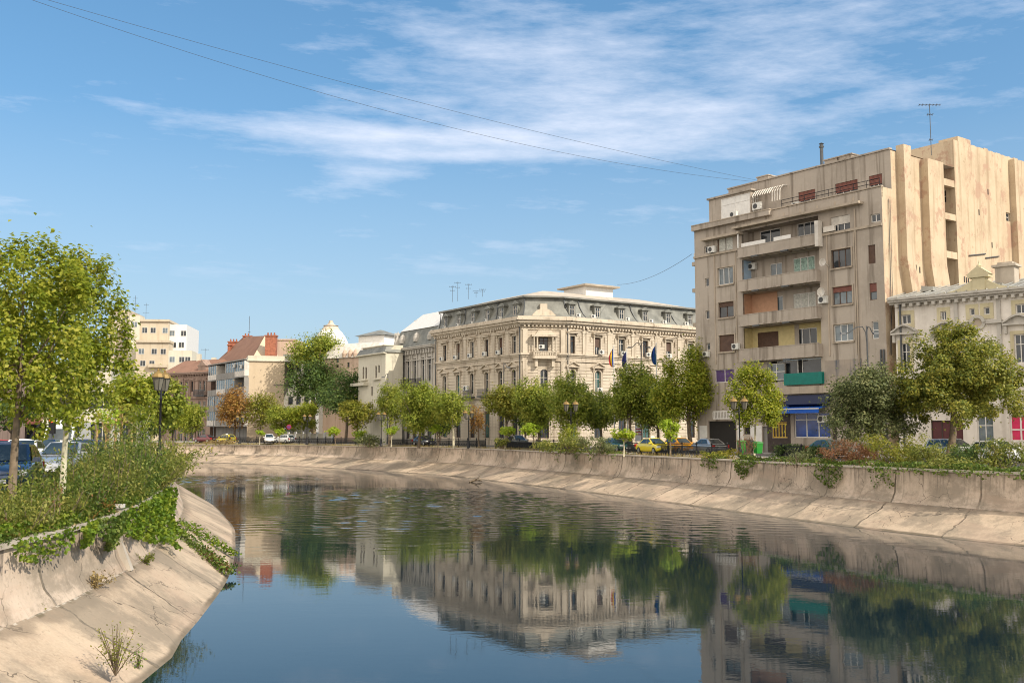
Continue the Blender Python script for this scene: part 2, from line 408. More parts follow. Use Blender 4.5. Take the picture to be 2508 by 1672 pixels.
structure(loft('road', [rows_out(lc2, ln2, 3.2, LZ - .02), rows_out(lc2, ln2, 19, LZ - .02), rows_out(lc2, ln2, 19, 2.8)], M['asphalt'], smooth=False))
mb = MB()                                                            # painted parking line on the left road
loftp = rows_out(lc2, ln2, 9.0, LZ - .012); loftq = rows_out(lc2, ln2, 9.15, LZ - .012)
for i in range(0, len(loftp) - 1, 3): mb.face([tuple(loftp[i]), tuple(loftp[i + 1]), tuple(loftq[i + 1]), tuple(loftq[i])])
structure(mb.build('road_marking', M['white']))
# water
m, t = newm('river_water')
pos = t.add('NewGeometry').outputs['Position']
sep = t.add('SeparateXYZ', Vector=pos)
pat = t.noise(t.scl(pos, .05, .11, 0), 1.0, 4, .6)
def patch(x0, y0, rx, ry):
    dx = t.math('DIVIDE', t.math('SUBTRACT', sep.outputs[0], x0), rx); dy = t.math('DIVIDE', t.math('SUBTRACT', sep.outputs[1], y0), ry)
    q = t.math('ADD', t.math('MULTIPLY', dx, dx), t.math('MULTIPLY', dy, dy))
    return t.rng(t.math('ADD', q, t.math('MULTIPLY', t.math('SUBTRACT', pat, .5), 3.0)), .55, 1.15, 1, 0)
wind = t.math('MAXIMUM', t.math('MAXIMUM', patch(-7, 76, 15, 24), patch(-34, 116, 15, 20)), t.math('MULTIPLY', patch(10, 60, 9, 12), .45))
amp = t.math('ADD', t.math('MULTIPLY', wind, .004), t.math('ADD', .0009, t.math('MULTIPLY', t.rng(pat, .45, .7), .0009)))
r1 = t.noise(t.scl(pos, .7, 1.15, 0), 2.6, 3, .55)
r2 = t.noise(t.scl(pos, .9, 1.3, 0), 7.5, 2, .5)
r3 = t.noise(t.scl(pos, .5, 1.0, 0), .55, 2, .5)
r4 = t.noise(t.scl(pos, .14, .62, 0), 1.0, 4, .6)
h = t.math('ADD', t.math('ADD', r1, t.math('MULTIPLY', r2, .35)), t.math('ADD', t.math('MULTIPLY', r3, .9), t.math('MULTIPLY', r4, 1.6)))
bp = t.add('Bump', Strength=1.0, Distance=1.0, Height=t.math('MULTIPLY', h, amp))
b = t.add('BsdfPrincipled', Base__Color=(.007, .019, .028, 1), Roughness=.012, IOR=1.47, Specular__IOR__Level=.5, Normal=bp.outputs[0])
t.out(b.outputs[0]); M['water'] = m
def water_mesh():
    xs = np.arange(-62, 42.01, .24); ys = np.arange(44, 144.01, .24)
    Xg, Yg = np.meshgrid(xs, ys, indexing='ij'); Z = np.zeros_like(Xg); r = np.random.default_rng(5)
    for k in range(30):
        lam = r.uniform(.62, 1.7); th = r.normal() * .75 + math.pi / 2 * .9; kx, ky = math.cos(th) * 6.283 / lam, math.sin(th) * 6.283 / lam
        Z += lam * np.sin(kx * Xg + ky * Yg + r.uniform(0, 6.3) + .6 * np.sin(.21 * Xg + .17 * Yg + k))
    low = sum(np.sin(r.uniform(.05, .22) * Xg * s0 + r.uniform(.05, .2) * Yg + r.uniform(0, 6)) for s0 in (1, -1, 1, -1)) / 4
    def el(x0, y0, rx, ry): return np.clip(1.25 - ((Xg - x0) / rx) ** 2 - ((Yg - y0) / ry) ** 2 + low * .7, 0, 1)
    A = np.maximum(np.maximum(el(-6, 77, 15, 23), el(-36, 118, 14, 18)), .5 * el(10, 62, 9, 13)) ** 1.3; A = np.maximum(A, .06 + .05 * low)
    ed = np.minimum(np.minimum(Xg + 62, 42 - Xg), np.minimum(Yg - 44, 144 - Yg)); A *= np.clip(ed / 4, 0, 1)
    Z *= A * WAVE
    nx, ny = Xg.shape; V = np.stack([Xg, Yg, Z], -1).reshape(-1, 3)
    ii, jj = np.meshgrid(np.arange(nx - 1), np.arange(ny - 1), indexing='ij'); a = (ii * ny + jj).ravel()
    Q = np.stack([a, a + ny, a + ny + 1, a + 1], 1)
    x0, x1, y0, y1 = xs[0], xs[-1], ys[0], ys[-1]; n0 = len(V)
    ex = np.array([(-420, -60, 0), (110, -60, 0), (110, y0, 0), (-420, y0, 0), (-420, y1, 0), (110, y1, 0), (110, 260, 0), (-420, 260, 0), (x0, y0, 0), (x1, y0, 0), (x1, y1, 0), (x0, y1, 0)], float)
    V = np.concatenate([V, ex]); o = n0
    Q = np.concatenate([Q, np.array([(o, o + 1, o + 2, o + 3), (o + 4, o + 5, o + 6, o + 7), (o + 3, o + 8, o + 11, o + 4), (o + 9, o + 2, o + 5, o + 10)])])
    me = bpy.data.meshes.new('river_water'); me.vertices.add(len(V)); me.vertices.foreach_set('co', V.ravel()); me.loops.add(len(Q) * 4); me.loops.foreach_set('vertex_index', Q.ravel().astype(np.int32))
    me.polygons.add(len(Q)); me.polygons.foreach_set('loop_start', np.arange(0, len(Q) * 4, 4, dtype=np.int32)); me.polygons.foreach_set('loop_total', np.full(len(Q), 4, dtype=np.int32)); me.polygons.foreach_set('use_smooth', np.ones(len(Q), bool))
    me.update(calc_edges=True); me.materials.append(M['water']); return link('river_water', me)
structure(water_mesh())
def near(curve, nrm, x, y):
    i = min(range(len(curve)), key=lambda k: (curve[k].x - x) ** 2 + (curve[k].y - y) ** 2)
    j = min(i + 1, len(curve) - 1); k = max(j - 1, 0)
    d = curve[j] - curve[k]
    return curve[i], nrm[i], math.atan2(d.y, d.x)
# ---------------------------------------------------------------- facades
def wall(mb, fr, u0, u1, z0, z1, ops=(), depth=.25, w=0.0, m=0, mr=None):
    """wall sheet with real openings and reveals"""
    mr = m if mr is None else mr
    us = sorted({u0, u1, *[a for o in ops for a in o[:2] if u0 < a < u1]})
    zs = sorted({z0, z1, *[a for o in ops for a in o[2:4] if z0 < a < z1]})
    for i in range(len(us) - 1):
        k = 0
        while k < len(zs) - 1:
            uc = (us[i] + us[i + 1]) / 2
            def solid(k):
                zc = (zs[k] + zs[k + 1]) / 2
                return not any(o[0] < uc < o[1] and o[2] < zc < o[3] for o in ops)
            if not solid(k): k += 1; continue
            k2 = k
            while k2 + 1 < len(zs) - 1 and solid(k2 + 1): k2 += 1
            a, b, c, d = us[i], us[i + 1], zs[k], zs[k2 + 1]
            mb.face([fr.p(a, w, c), fr.p(b, w, c), fr.p(b, w, d), fr.p(a, w, d)], m)
            k = k2 + 1
    if depth:
        for o in ops:
            a, b, c, d = o[:4]
            for (p, q) in (((a, c), (a, d)), ((b, d), (b, c)), ((a, d), (b, d)), ((b, c), (a, c))):
                mb.face([fr.p(p[0], w, p[1]), fr.p(q[0], w, q[1]), fr.p(q[0], w - depth, q[1]), fr.p(p[0], w - depth, p[1])], mr)
def arch(mb, fr, a, b, zt, w=0.0, m=0, n=8, depth=.25):
    """fills the corners above a round arch whose top touches zt"""
    r = (b - a) / 2; c = (a + b) / 2; zs = zt - r
    pt = lambda t: (c + r * math.cos(t), zs + r * math.sin(t))
    for i in range(n):
        t0, t1 = math.pi * i / n, math.pi * (i + 1) / n
        p, q = pt(t0), pt(t1); k = (b, zt) if i < n / 2 else (a, zt)
        mb.face([fr.p(p[0], w, p[1]), fr.p(k[0], w, k[1]), fr.p(q[0], w, q[1])], m)
        mb.face([fr.p(p[0], w, p[1]), fr.p(q[0], w, q[1]), fr.p(q[0], w - depth, q[1]), fr.p(p[0], w - depth, p[1])], m)
    mb.face([fr.p(a, w, zt), fr.p(c, w, zt), fr.p(c, w, zt - .001)], m)
def win(par, fr, o, w=-.22, glass='glass', frame='white', bars=1, tr=None, name='window', fw=.07, shut=0.0, shutm='brownwood', sill=False, blind=None):
    """window in opening o at plane w: frame part with pane sub-part; shut = share covered by a shutter from the top"""
    a, b, c, d = o[:4]
    mb = MB(); dp = .06
    mb.box(a, a + fw, w, w + dp, c, d, 0, fr); mb.box(b - fw, b, w, w + dp, c, d, 0, fr)
    mb.box(a + fw, b - fw, w, w + dp, c, c + fw, 0, fr); mb.box(a + fw, b - fw, w, w + dp, d - fw, d, 0, fr)
    for i in range(bars):
        x = a + (b - a) * (i + 1) / (bars + 1)
        mb.box(x - fw * .5, x + fw * .5, w, w + dp, c + fw, d - fw, 0, fr)
    if tr: z = c + (d - c) * tr; mb.box(a + fw, b - fw, w + .003, w + dp + .006, z - fw * .45, z + fw * .45, 0, fr)
    if sill: mb.box(a - .1, b + .1, w + dp + .01, .14, c - .1, c - .004, 0, fr)
    f = mb.build(name, M[frame], par)
    g = MB(); g.face([fr.p(a, w + .02, c), fr.p(b, w + .02, c), fr.p(b, w + .02, d), fr.p(a, w + .02, d)])
    g.build('pane', M[glass], f)
    if shut:
        g = MB(); zz = d - (d - c) * shut
        n = max(3, int((d - zz) / .09)); hh = (d - zz) / n
        for i in range(n):
            z0 = zz + i * hh
            mb2 = g; mb2.face([fr.p(a + .02, w + dp + .05, z0), fr.p(b - .02, w + dp + .05, z0), fr.p(b - .02, w + dp + .02, z0 + hh), fr.p(a + .02, w + dp + .02, z0 + hh)])
            mb2.face([fr.p(a + .02, w + dp + .02, z0 + hh), fr.p(b - .02, w + dp + .02, z0 + hh), fr.p(b - .02, w + dp + .05, z0 + hh), fr.p(a + .02, w + dp + .05, z0 + hh)])
        g.build('roller_shutter', M[shutm], f)
    if blind:
        g = MB()
        n = 10
        for i in range(n):
            x0, x1 = a + fw + (b - a - 2 * fw) * i / n, a + fw + (b - a - 2 * fw) * (i + 1) / n
            k = .012 if i % 2 else 0
            g.face([fr.p(x0, w + .026 + k, c + fw), fr.p(x1, w + .026 + .012 - k, c + fw), fr.p(x1, w + .026 + .012 - k, d - fw), fr.p(x0, w + .026 + k, d - fw)])
        g.build('curtain', M[blind], f)
    return f
def acunit(par, fr, u, z, w=.02, s=1.0):
    mb = MB(); hw, h = .42 * s, .58 * s
    mb.box(u - hw, u + hw, w + .06, w + .36, z, z + h, 0, fr)
    mb.box(u - hw * .8, u - hw * .7, w - .05, w + .38, z - .05, z - .005, 0, fr); mb.box(u + hw * .7, u + hw * .8, w - .05, w + .38, z - .05, z - .005, 0, fr)
    mb.box(u + hw * .3, u + hw * .92, w + .362, w + .37, z + h * .15, z + h * .85, 0, fr)
    a = mb.build('air_conditioner', M['acw'], par)
    g = MB(); r = .22 * s; c = u - hw * .3
    g.prism([(c + r * math.cos(2 * math.pi * i / 14), z + h / 2 + r * math.sin(2 * math.pi * i / 14)) for i in range(14)], w + .361, w + .375, fr)
    g.build('fan', M['acf'], a)
def dish(par, fr, u, z, w, r):
    mb = MB(); n = 14
    ring = lambda k, q: [fr.p(u + q * r * math.cos(2 * math.pi * i / n), w + k, z + q * r * math.sin(2 * math.pi * i / n)) for i in range(n)]
    for (k0, q0), (k1, q1) in (((0, .01), (.05, .5)), ((.05, .5), (.16, 1.0))):
        A, B = ring(k0, q0), ring(k1, q1)
        for i in range(n): mb.face([A[i], A[(i + 1) % n], B[(i + 1) % n], B[i]])
    mb.tube([fr.p(u, w, z), fr.p(u, -.05, z - .3)], .04); mb.tube([fr.p(u, w + .12, z - r), fr.p(u, w + .5, z)], .02)
    mb.build('satellite_dish', M['offwhite'], par)
def offs(P, d):
    """inward offset of a closed polygon listed left to right seen from outside (N = (Ty,-Tx))"""
    n = len(P); out = []
    for i in range(n):
        a, b, c = Vector(P[i - 1]), Vector(P[i]), Vector(P[(i + 1) % n])
        t0, t1 = (b - a).normalized(), (c - b).normalized()
        n0, n1 = Vector((-t0.y, t0.x)), Vector((-t1.y, t1.x))
        m = (n0 + n1).normalized(); k = d / max(.3, m.dot(n0))
        out.append((b.x + m.x * k, b.y + m.y * k))
    return out
def ring(mb, P, prof, m=0, cap=True, closed=True):
    """sweep a profile of (inward offset, z) round polygon P"""
    R = [[(*q, z) for q in offs(P, d)] for d, z in prof]
    n = len(P)
    for k in range(len(R) - 1):
        for i in range(n if closed else n - 1):
            j = (i + 1) % n
            mb.face([R[k][i], R[k][j], R[k + 1][j], R[k + 1][i]], m)
    if cap: mb.face(R[-1], m)
def slabs(mb, fr, u0, u1, L, m=0, e=0.0):
    """stack of cornice slabs (z0,z1,proud)"""
    for z0, z1, pr in L: mb.box(u0 - e * pr, u1 + e * pr, -.05, pr, z0, z1, m, fr)
# ================================================================ corner palace
A_, C1, C2, B_ = (-12.2, 159.0), (1.47, 139.03), (7.5, 140.0), (30.1, 154.8)
D_ = (A_[0] + B_[0] - C2[0], A_[1] + B_[1] - C2[1])
FL = Fr(A_, (C1[0] - A_[0], C1[1] - A_[1])); FC = Fr(C1, (C2[0] - C1[0], C2[1] - C1[1])); FR = Fr(C2, (B_[0] - C2[0], B_[1] - C2[1]))
LL, LC, LR = [math.dist(*q) for q in ((A_, C1), (C1, C2), (C2, B_))]
pal = thing('corner_palace', 'ornate cream stone corner palace with grey mansard roof and rows of dormers', 'building', (*C1, GZ))
wm, tm = MB(), MB()
uR = [FR.un(p, 845)[0] for p in (1400.7, 1463.4, 1522.3, 1580.5, 1637.1, 1690.7)]
uL = [FL.un(p, 870)[0] for p in (1090, 1122.7, 1157, 1192.3, 1226.8, 1260)]
Z2, Z1, Z0 = (16.4, 18.85), (11.0, 14.1), (4.5, 8.3)
for fr, us, ln_ in ((FL, uL, LL), (FR, uR, LR), (FC, [LC / 2], LC)):
    o = []
    hw = 1.35 if fr is FC else .53
    for u in us:
        o += [(u - hw, u + hw, *Z2), (u - .55, u + .55, *Z1), (u - .68, u + .68, *Z0)]
    wall(wm, fr, 0, ln_, 2.85, 20.3, o, .3)
    for u in us: arch(wm, fr, u - .55, u + .55, Z1[1], 0.0, depth=.3)
    e = 0
    slabs(tm, fr, 0, ln_, [(2.85, 4.2, .14), (10.1, 10.32, .12), (10.32, 10.75, .32), (15.2, 15.38, .16), (15.86, 16.1, .14), (16.1, 16.36, .3), (19.62, 19.78, .14),
                             (20.3, 20.55, .42), (20.55, 20.9, .72), (20.9, 21.2, .95), (21.2, 21.45, .8)], e=1.0 if fr is FC else .4)
    n = int(ln_ / .55)
    for i in range(n):                                          # dentils and frieze brackets
        u = (i + .5) * ln_ / n; tm.box(u - .14, u + .14, -.05, .4, 20.02, 20.28, 0, fr)
    for i in range(len(us) - 1 if fr is not FC else 0):
        um = (us[i] + us[i + 1]) / 2
        tm.box(um - .42, um + .42, -.05, .11, 16.37, 19.6, 0, fr)     # pilaster
        tm.box(um - .5, um + .5, -.05, .16, 19.3, 19.6, 0, fr)
        for du in (-.35, .35):
            tm.prism([(um + du - .12, 19.8), (um + du + .12, 19.8), (um + du + .12, 20.29), (um + du - .12, 20.29)], 0, .36, fr)
        for du in (-1.0, 1.0): tm.box(um + du * .98 - .05, um + du * .98 + .05, -.05, .16, 18.2, 18.9, 0, fr)
    edges = [0] + [x for u in us for x in (u - .85, u + .85)] + [ln_]
    for i in range(0, len(edges), 2):                            # rusticated courses between the lower windows
        a, b = edges[i], edges[i + 1]
        if b - a < .3: continue
        k = 0
        for z0, z1 in ((4.25, 10.05), (10.8, 15.15)):
            nn = int((z1 - z0) / .46)
            for q in range(nn):
                tm.box(a + .02, b - .02, -.05, .06, z0 + q * .46, z0 + q * .46 + .38, 0, fr)
    for u in (us if fr is not FC else []):
        for s in (-1, 1):
            tm.box(u + s * .62 - .09, u + s * .62 + .09, -.05, .1, Z2[0], Z2[1] + .12, 0, fr)
            tm.box(u + s * .66 - .11, u + s * .66 + .11, -.05, .13, Z1[0], Z1[1] - .3, 0, fr)
            tm.box(u + s * .9 - .1, u + s * .9 + .1, -.05, .32, 14.0, 14.4, 0, fr)
            tm.box(u + s * .78 - .09, u + s * .78 + .09, -.05, .3, 18.9, 19.2, 0, fr)
        tm.box(u - .72, u + .72, -.05, .1, Z2[1] + .005, Z2[1] + .17, 0, fr)
        tm.box(u - .98, u + .98, -.05, .42, 19.2, 19.36, 0, fr); tm.box(u - 1.05, u + 1.05, -.05, .5, 19.36, 19.46, 0, fr)
        tm.box(u - .8, u + .8, -.05, .26, Z1[0] - .2, Z1[0] - .01, 0, fr)
        tm.box(u - 1.2, u + 1.2, -.05, .42, 14.4, 14.55, 0, fr)
        tm.prism([(u - 1.2, 14.56), (u + 1.2, 14.56), (u, 15.18)], -.05, .2, fr)
        for s in (-1, 1):
            tm.prism([(u + s * 1.28, 14.56), (u + s * 1.1, 14.56), (u, 15.12), (u, 15.3)][::s], -.05, .46, fr)
        n = 9; r0, r1 = .56, .74; zc = Z1[1] - .55
        for i in range(n):
            t0, t1 = math.pi * i / n, math.pi * (i + 1) / n
            tm.prism([(u + r0 * math.cos(t0), zc + r0 * math.sin(t0)), (u + r1 * math.cos(t0), zc + r1 * math.sin(t0)), (u + r1 * math.cos(t1), zc + r1 * math.sin(t1)), (u + r0 * math.cos(t1), zc + r0 * math.sin(t1))], -.05, .12, fr)
for fr, u in ((FL, .35), (FL, LL - .4), (FC, .35), (FC, LC - .35), (FR, .4), (FR, LR - .5)):
    tm.box(u - .34, u + .34, -.05, .17, 4.2, 10.1, 0, fr); tm.box(u - .34, u + .34, -.05, .17, 10.76, 15.19, 0, fr); tm.box(u - .34, u + .34, -.05, .17, 16.37, 19.6, 0, fr)
# loggia on the splayed corner
u = LC / 2
tm.box(u - 1.75, u + 1.75, -.05, .9, 15.5, 15.85, 0, FC); tm.box(u - 1.6, u + 1.6, .72, .85, 16.42, 16.55, 0, FC); tm.box(u - 1.6, u + 1.6, .7, .86, 15.86, 15.98, 0, FC)
for k in range(13): tm.lathe([(.06, 0), (.09, .12), (.05, .3), (.06, .43)], FC.p(u - 1.5 + k * .25, .78, 15.98), 6)
for s in (-1, 1):
    tm.box(u + s * 1.6 - .09, u + s * 1.6 + .09, 0, .86, 15.86, 16.55, 0, FC)
    for q in (1.1, 1.55):
        tm.lathe([(.12, 0), (.14, .15), (.09, .25), (.085, 1.7), (.15, 1.85), (.16, 2.0)], FC.p(u + s * q, .78, 16.56), 8)
    tm.prism([(u + s * 1.2 - .2, 14.4), (u + s * 1.2 + .2, 14.4), (u + s * 1.2 + .2, 15.49), (u + s * 1.2 - .2, 15.49)], 0, .6, FC)
tm.box(u - 1.85, u + 1.85, -.05, 1.0, 18.58, 18.9, 0, FC); tm.prism([(u - 1.3, 18.901), (u + 1.3, 18.901), (u + .9, 19.5), (u - .9, 19.5)], -.05, .7, FC)
wm.mesh([FC.p(*q) for q in ((u - 1.35, -.3, 16.4), (u + 1.35, -.3, 16.4), (u + 1.35, -.3, 18.85), (u - 1.35, -.3, 18.85))], [(0, 1, 2, 3)])
for P, Q in ((B_, D_), (D_, A_)):
    f = Fr(P, (Q[0] - P[0], Q[1] - P[1])); wall(wm, f, 0, math.dist(P, Q), 2.85, 21.3)
wm.build('wall', M['main'], pal); tm.build('stone_trim', M['maintrim'], pal)
def hood(fr, us, gl):
    for i, u in enumerate(us):
        dark = i % 3
        win(pal, fr, (u - .53, u + .53, *Z2), -.28, gl[i % len(gl)], 'brownwood' if i in (0, 3) else 'offwhite', 1, .72, shut=.55 if i % 3 == 1 else 0, shutm='brownwood')
        win(pal, fr, (u - .55, u + .55, *Z1), -.28, 'glassg' if i == 1 else 'glass', 'offwhite', 1, .62)
        win(pal, fr, (u - .68, u + .68, *Z0), -.28, 'glassg' if i % 3 == 0 else 'glass', 'brownwood', 1, .7)
hood(FR, uR, ['glass', 'glass', 'glass']); hood(FL, uL, ['glass'])
f = MB(); 
win(pal, FC, (u - .62, u + .62, 16.45, 18.7), -.27, 'glass', 'brownwood', 1, .7)
win(pal, FC, (u - .55, u + .55, *Z1), -.28, 'glass', 'offwhite', 1, .62); win(pal, FC, (u - .68, u + .68, *Z0), -.28, 'glass', 'brownwood', 1)
for fr, us, S in ((FR, uR, (0, .3, -.1, .15, -.35, 0)), (FL, uL, (-.2, -.1, 0, .1, 0, 0))):
    for i, q in enumerate(us):
        if (fr is FR and i in (0, 5)) or (fr is FL and i == 5): continue
        acunit(pal, fr, q + S[i], 16.45, .3, 1.0)
acunit(pal, FR, uR[1], 11.05, .22); acunit(pal, FC, LC / 2 - .5, 16.9, .5, .95)
# iron balconies at first floor
for fr, q in ((FL, uL[2]), (FL, uL[3])):
    mb = MB(); mb.box(q - 1.3, q + 1.3, .3, .95, 10.42, 10.6, 0, fr)
    for i in range(14): x = q - 1.25 + i * 2.5 / 13; mb.box(x - .02, x + .02, .87, .91, 10.6, 11.5, 0, fr)
    mb.box(q - 1.28, q + 1.28, .86, .92, 11.5, 11.56, 0, fr); mb.box(q - 1.28, q + 1.28, .87, .91, 10.95, 11.0, 0, fr)
    mb.build('balcony_railing', M['greyiron'], pal)
acunit(pal, FL, uL[2] - 1.0, 11.5, .3, 1.3)
# mansard
PP = [A_, C1, C2, B_, D_]
mb = MB(); ring(mb, PP, [(-.2, 21.46), (.12, 21.9), (.42, 22.5), (.66, 23.2), (.82, 23.9), (.9, 24.3)], cap=False)
ro = mb.build('mansard_roof', M['slate'], pal)
mb = MB(); ring(mb, PP, [(.95, 24.22), (.35, 24.24), (.3, 24.46), (.55, 24.5), (1.0, 24.48)], cap=False)
mb.build('gutter', M['zinc'], ro)
mb = MB(); ring(mb, PP, [(.9, 24.47), (6.4, 26.0)], cap=True); mb.build('upper_roof', M['coping'], ro)
def dormer(fr, u):
    mb = MB(); w0, w1 = -1.25, -.02; hw = .58
    mb.box(u - hw, u - hw + .16, w0, w1, 21.6, 23.35, 0, fr); mb.box(u + hw - .16, u + hw, w0, w1, 21.6, 23.35, 0, fr)
    mb.box(u - hw + .16, u + hw - .16, w0, w1 - .02, 23.12, 23.35, 0, fr); mb.box(u - hw + .16, u + hw - .16, w0, w1 - .02, 21.5, 21.75, 0, fr)
    mb.box(u - hw - .2, u + hw + .2, w0, w1 + .2, 23.352, 23.47, 0, fr)
    mb.prism([(u - hw - .25, 23.475), (u + hw + .25, 23.475), (u, 23.85)], w0, w1 + .12, fr)
    d = mb.build('dormer', M['slate'], pal)
    g = MB(); a, b = u - hw + .16, u + hw - .16
    g.box(a, a + .07, -.14, -.06, 21.76, 23.11, 0, fr); g.box(b - .07, b, -.14, -.06, 21.76, 23.11, 0, fr); g.box(u - .03, u + .03, -.14, -.06, 21.76, 23.11, 0, fr)
    g.box(a + .07, b - .07, -.14, -.06, 22.6, 22.66, 0, fr)
    g.build('dormer_frame', M['offwhite'], d)
    g = MB(); g.face([fr.p(a, -.12, 21.7), fr.p(b, -.12, 21.7), fr.p(b, -.12, 23.12), fr.p(a, -.12, 23.12)]); g.build('pane', M['glass'], d)
for i, q in enumerate(uR): dormer(FR, q + .1); acunit(pal, FR, q + (1.05 if i in (0, 2, 3) else -.85), 21.6, -.12, .85)
for i, q in enumerate(uL): dormer(FL, q + .1); acunit(pal, FL, q + .1, 21.55, .02, .62) if i < 5 else None
mb = MB(); u = LC / 2                                            # carved attic panel over the corner
mb.box(u - 1.7, u + 1.7, -.5, .1, 21.46, 21.75, 0, FC); mb.prism([(u - 1.6, 21.76), (u + 1.6, 21.76), (u + 1.1, 22.3), (u + .55, 22.55), (u - .55, 22.55), (u - 1.1, 22.3)], -.5, .02, FC)
mb.box(u - .5, u + .5, -.7, -.05, 22.56, 23.3, 0, FC); mb.build('attic_ornament', M['maintrim'], pal)
for fr, q in ((FR, uR[0] + 1.7), (FR, (uR[2] + uR[3]) / 2), (FR, uR[4] + 1.0), (FL, LL - .4), (FL, (uL[3] + uL[4]) / 2), (FL, uL[1] + 1.0), (FL, .5), (FR, .25)):
    mb = MB(); mb.tube([fr.p(q, -.3, 24.2), fr.p(q, -.68, 24.0), fr.p(q + .1, -.55, 23.2), fr.p(q + .45, -.22, 22.2), fr.p(q + .75, .15, 21.55)], .07)
    if q < 1 or q > LL - 1: mb.tube([fr.p(q, .25, 20.2), fr.p(q, .25, 4)], .08)
    mb.build('rain_pipe', M['greyiron'], pal)
# roof house
q = atd(1435, 720, 149); O = (q[0], 149.0)
hT = Fr(O, FR.T); hl = 5.2
P4 = [(O[0] - FL.T[0] * 5.4, O[1] - FL.T[1] * 5.4), O, (O[0] + FR.T[0] * hl, O[1] + FR.T[1] * hl)]; P4.append((P4[0][0] + FR.T[0] * hl, P4[0][1] + FR.T[1] * hl))
mb = MB(); ring(mb, P4, [(0, 25.3), (0, 27.15)], cap=True); hh = mb.build('roof_house', M['white'], pal)
mb = MB(); ring(mb, P4, [(0, 27.16), (-.75, 27.2), (-.8, 27.42), (0, 27.62)], cap=True); mb.build('flat_roof', M['coping'], hh)
# ================================================================ tall grey apartment house
P0 = (24.5 - .596 * 9.1, 96 + .803 * 9.1)
AP = Fr(P0, (.596, -.803)); UB = 22.0
Bc = AP.p(UB, 0, 0)[:2]
SF = Fr(Bc, (.803, .596))
apt = thing('apartment_house', 'tall weathered grey apartment house with stacked balconies and blind sunlit side wall', 'apartment house', (*Bc, GZ))
def c1(x0, y0, x1, y1): return (1690 + x0 / 4.612, 420 + y0 / 4.612, 1690 + x1 / 4.612, 420 + y1 / 4.612)
def c2(x0, y0, x1, y1): return (1690 + x0 / 4.612, 740 + y0 / 4.612, 1690 + x1 / 4.612, 740 + y1 / 4.612)
zat = lambda py: AP.un(1915, py)[1]
bal = [(zat(592.4), zat(617)), (zat(675.5), zat(703)), (zat(763), zat(790.6)), (zat(849.5), zat(880))]   # rail top, underside
zcan = zat(541); zpar = AP.un(2172, 450)[1]; zpl = AP.un(1915, 510)[1]; zpar = (zpar + zpl) / 2
u0 = (AP.un(1817, 600)[0] + AP.un(1822, 880)[0]) / 2; u1 = (AP.un(2004, 600)[0] + AP.un(2014, 860)[0]) / 2
lft = [c1(330, 710, 500, 895), c1(310, 1085, 480, 1275), c1(318, 1475, 490, 1646), c2(322, 370, 500, 555)]
rgt = [c1(1655, 490, 1865, 675), c1(1570, 880, 1800, 1085), c1(1590, 1300, 1812, 1500), c2(1608, 250, 1830, 440)]
far = [c1(2040, 480, 2150, 570), c1(2013, 830, 2093, 1040), c1(2027, 1260, 2110, 1450), c2(2055, 215, 2130, 412)]
tiny = [c1(165, 840, 225, 920), c1(168, 1205, 206, 1300), c2(175, 95, 215, 190), c2(180, 460, 220, 545)]
def al(L):
    R = [list(AP.rect(*q)) for q in L]
    a = sum(r[0] for r in R) / len(R); w_ = sum(r[1] - r[0] for r in R) / len(R)
    for r in R: r[0] = a; r[1] = a + w_
    return [tuple(r) for r in R]
ol, orr, of, ot = al(lft), al(rgt), [AP.rect(*q) for q in far], al(tiny)
lg = []
zc = [zcan - .1] + [b[1] for b in bal]
for i in range(4): lg.append((u0, u1, bal[i][1] + .16, zc[i] - .12))
zme = zat(951); zm0 = zat(948)
mez = [(AP.rect(*c2(280, 755, 495, 905))), (AP.rect(*c2(870, 690, 1070, 880))), (u0 + 3.2, u1 - .1, zm0 + .5, bal[3][1] - .1), (AP.rect(*c2(1540, 660, 1930, 900)))]
z_led = zat(962)
shop = [AP.rect(*c2(1175, 1245, 1585, 1530)), AP.rect(*c2(925, 1350, 1100, 1530)), AP.rect(*c2(210, 1340, 520, 1720)), AP.rect(*c2(610, 1390, 680, 1490)), AP.rect(*c2(820, 1400, 890, 1720)), AP.rect(*c2(1600, 1390, 1660, 1700))]
shop = [(a, b, max(c, 3.12), d) for a, b, c, d in shop]
wm = MB()
wall(wm, AP, 0, UB, z_led, zpl, ol + orr + of + ot + lg + mez, .22, 0, 0)
wall(wm, AP, 0, UB, 2.85, z_led, shop, .25, 0, 0)
wall(wm, AP, u0, u1, zm0, bal[3][1], [], 0, -1.5)
# terrace floor, returns, rear
LS = Fr(AP.p(0, -14, 0)[:2], (AP.N[0], AP.N[1])); wall(wm, LS, 0, 14, 2.85, zpl)
b0 = AP.p(UB, -14, 0)
wm.mesh([AP.p(0, 0, zpl - .9), AP.p(UB, 0, zpl - .9), AP.p(UB, -14, zpl - .9), AP.p(0, -14, zpl - .9)], [(0, 1, 2, 3)])
wm.box(0, u0 + 3.8, -.2, .45, zcan + .75, zpl + .02, 0, AP); wm.box(u0 + 4.9, UB, -.2, -.003, zpl - .9, zpl, 0, AP)
front = wm.build('front_wall', M['apt'], apt)
tm = MB()
tm.box(u0 - .6, AP.un(2115, 500)[0], -.05, .8, zcan, zcan + .22, 0, AP); tm.box(ol[0][0] - 1.7, u0 + .2, -.05, .75, zcan - .55, zcan - .3, 0, AP)
tm.box(-.05, u0 - .05, -.05, .16, ol[0][2] - .22, ol[0][2] - .02, 0, AP); tm.box(u1 + .05, UB, -.05, .16, of[0][2] - .42, of[0][2] - .2, 0, AP)
tm.box(-.03, UB + .03, -.25, .1, zpl + .021, zpl + .12, 0, AP); tm.box(0.02, u0 + 3.85, .1, .5, zpl + .021, zpl + .12, 0, AP)
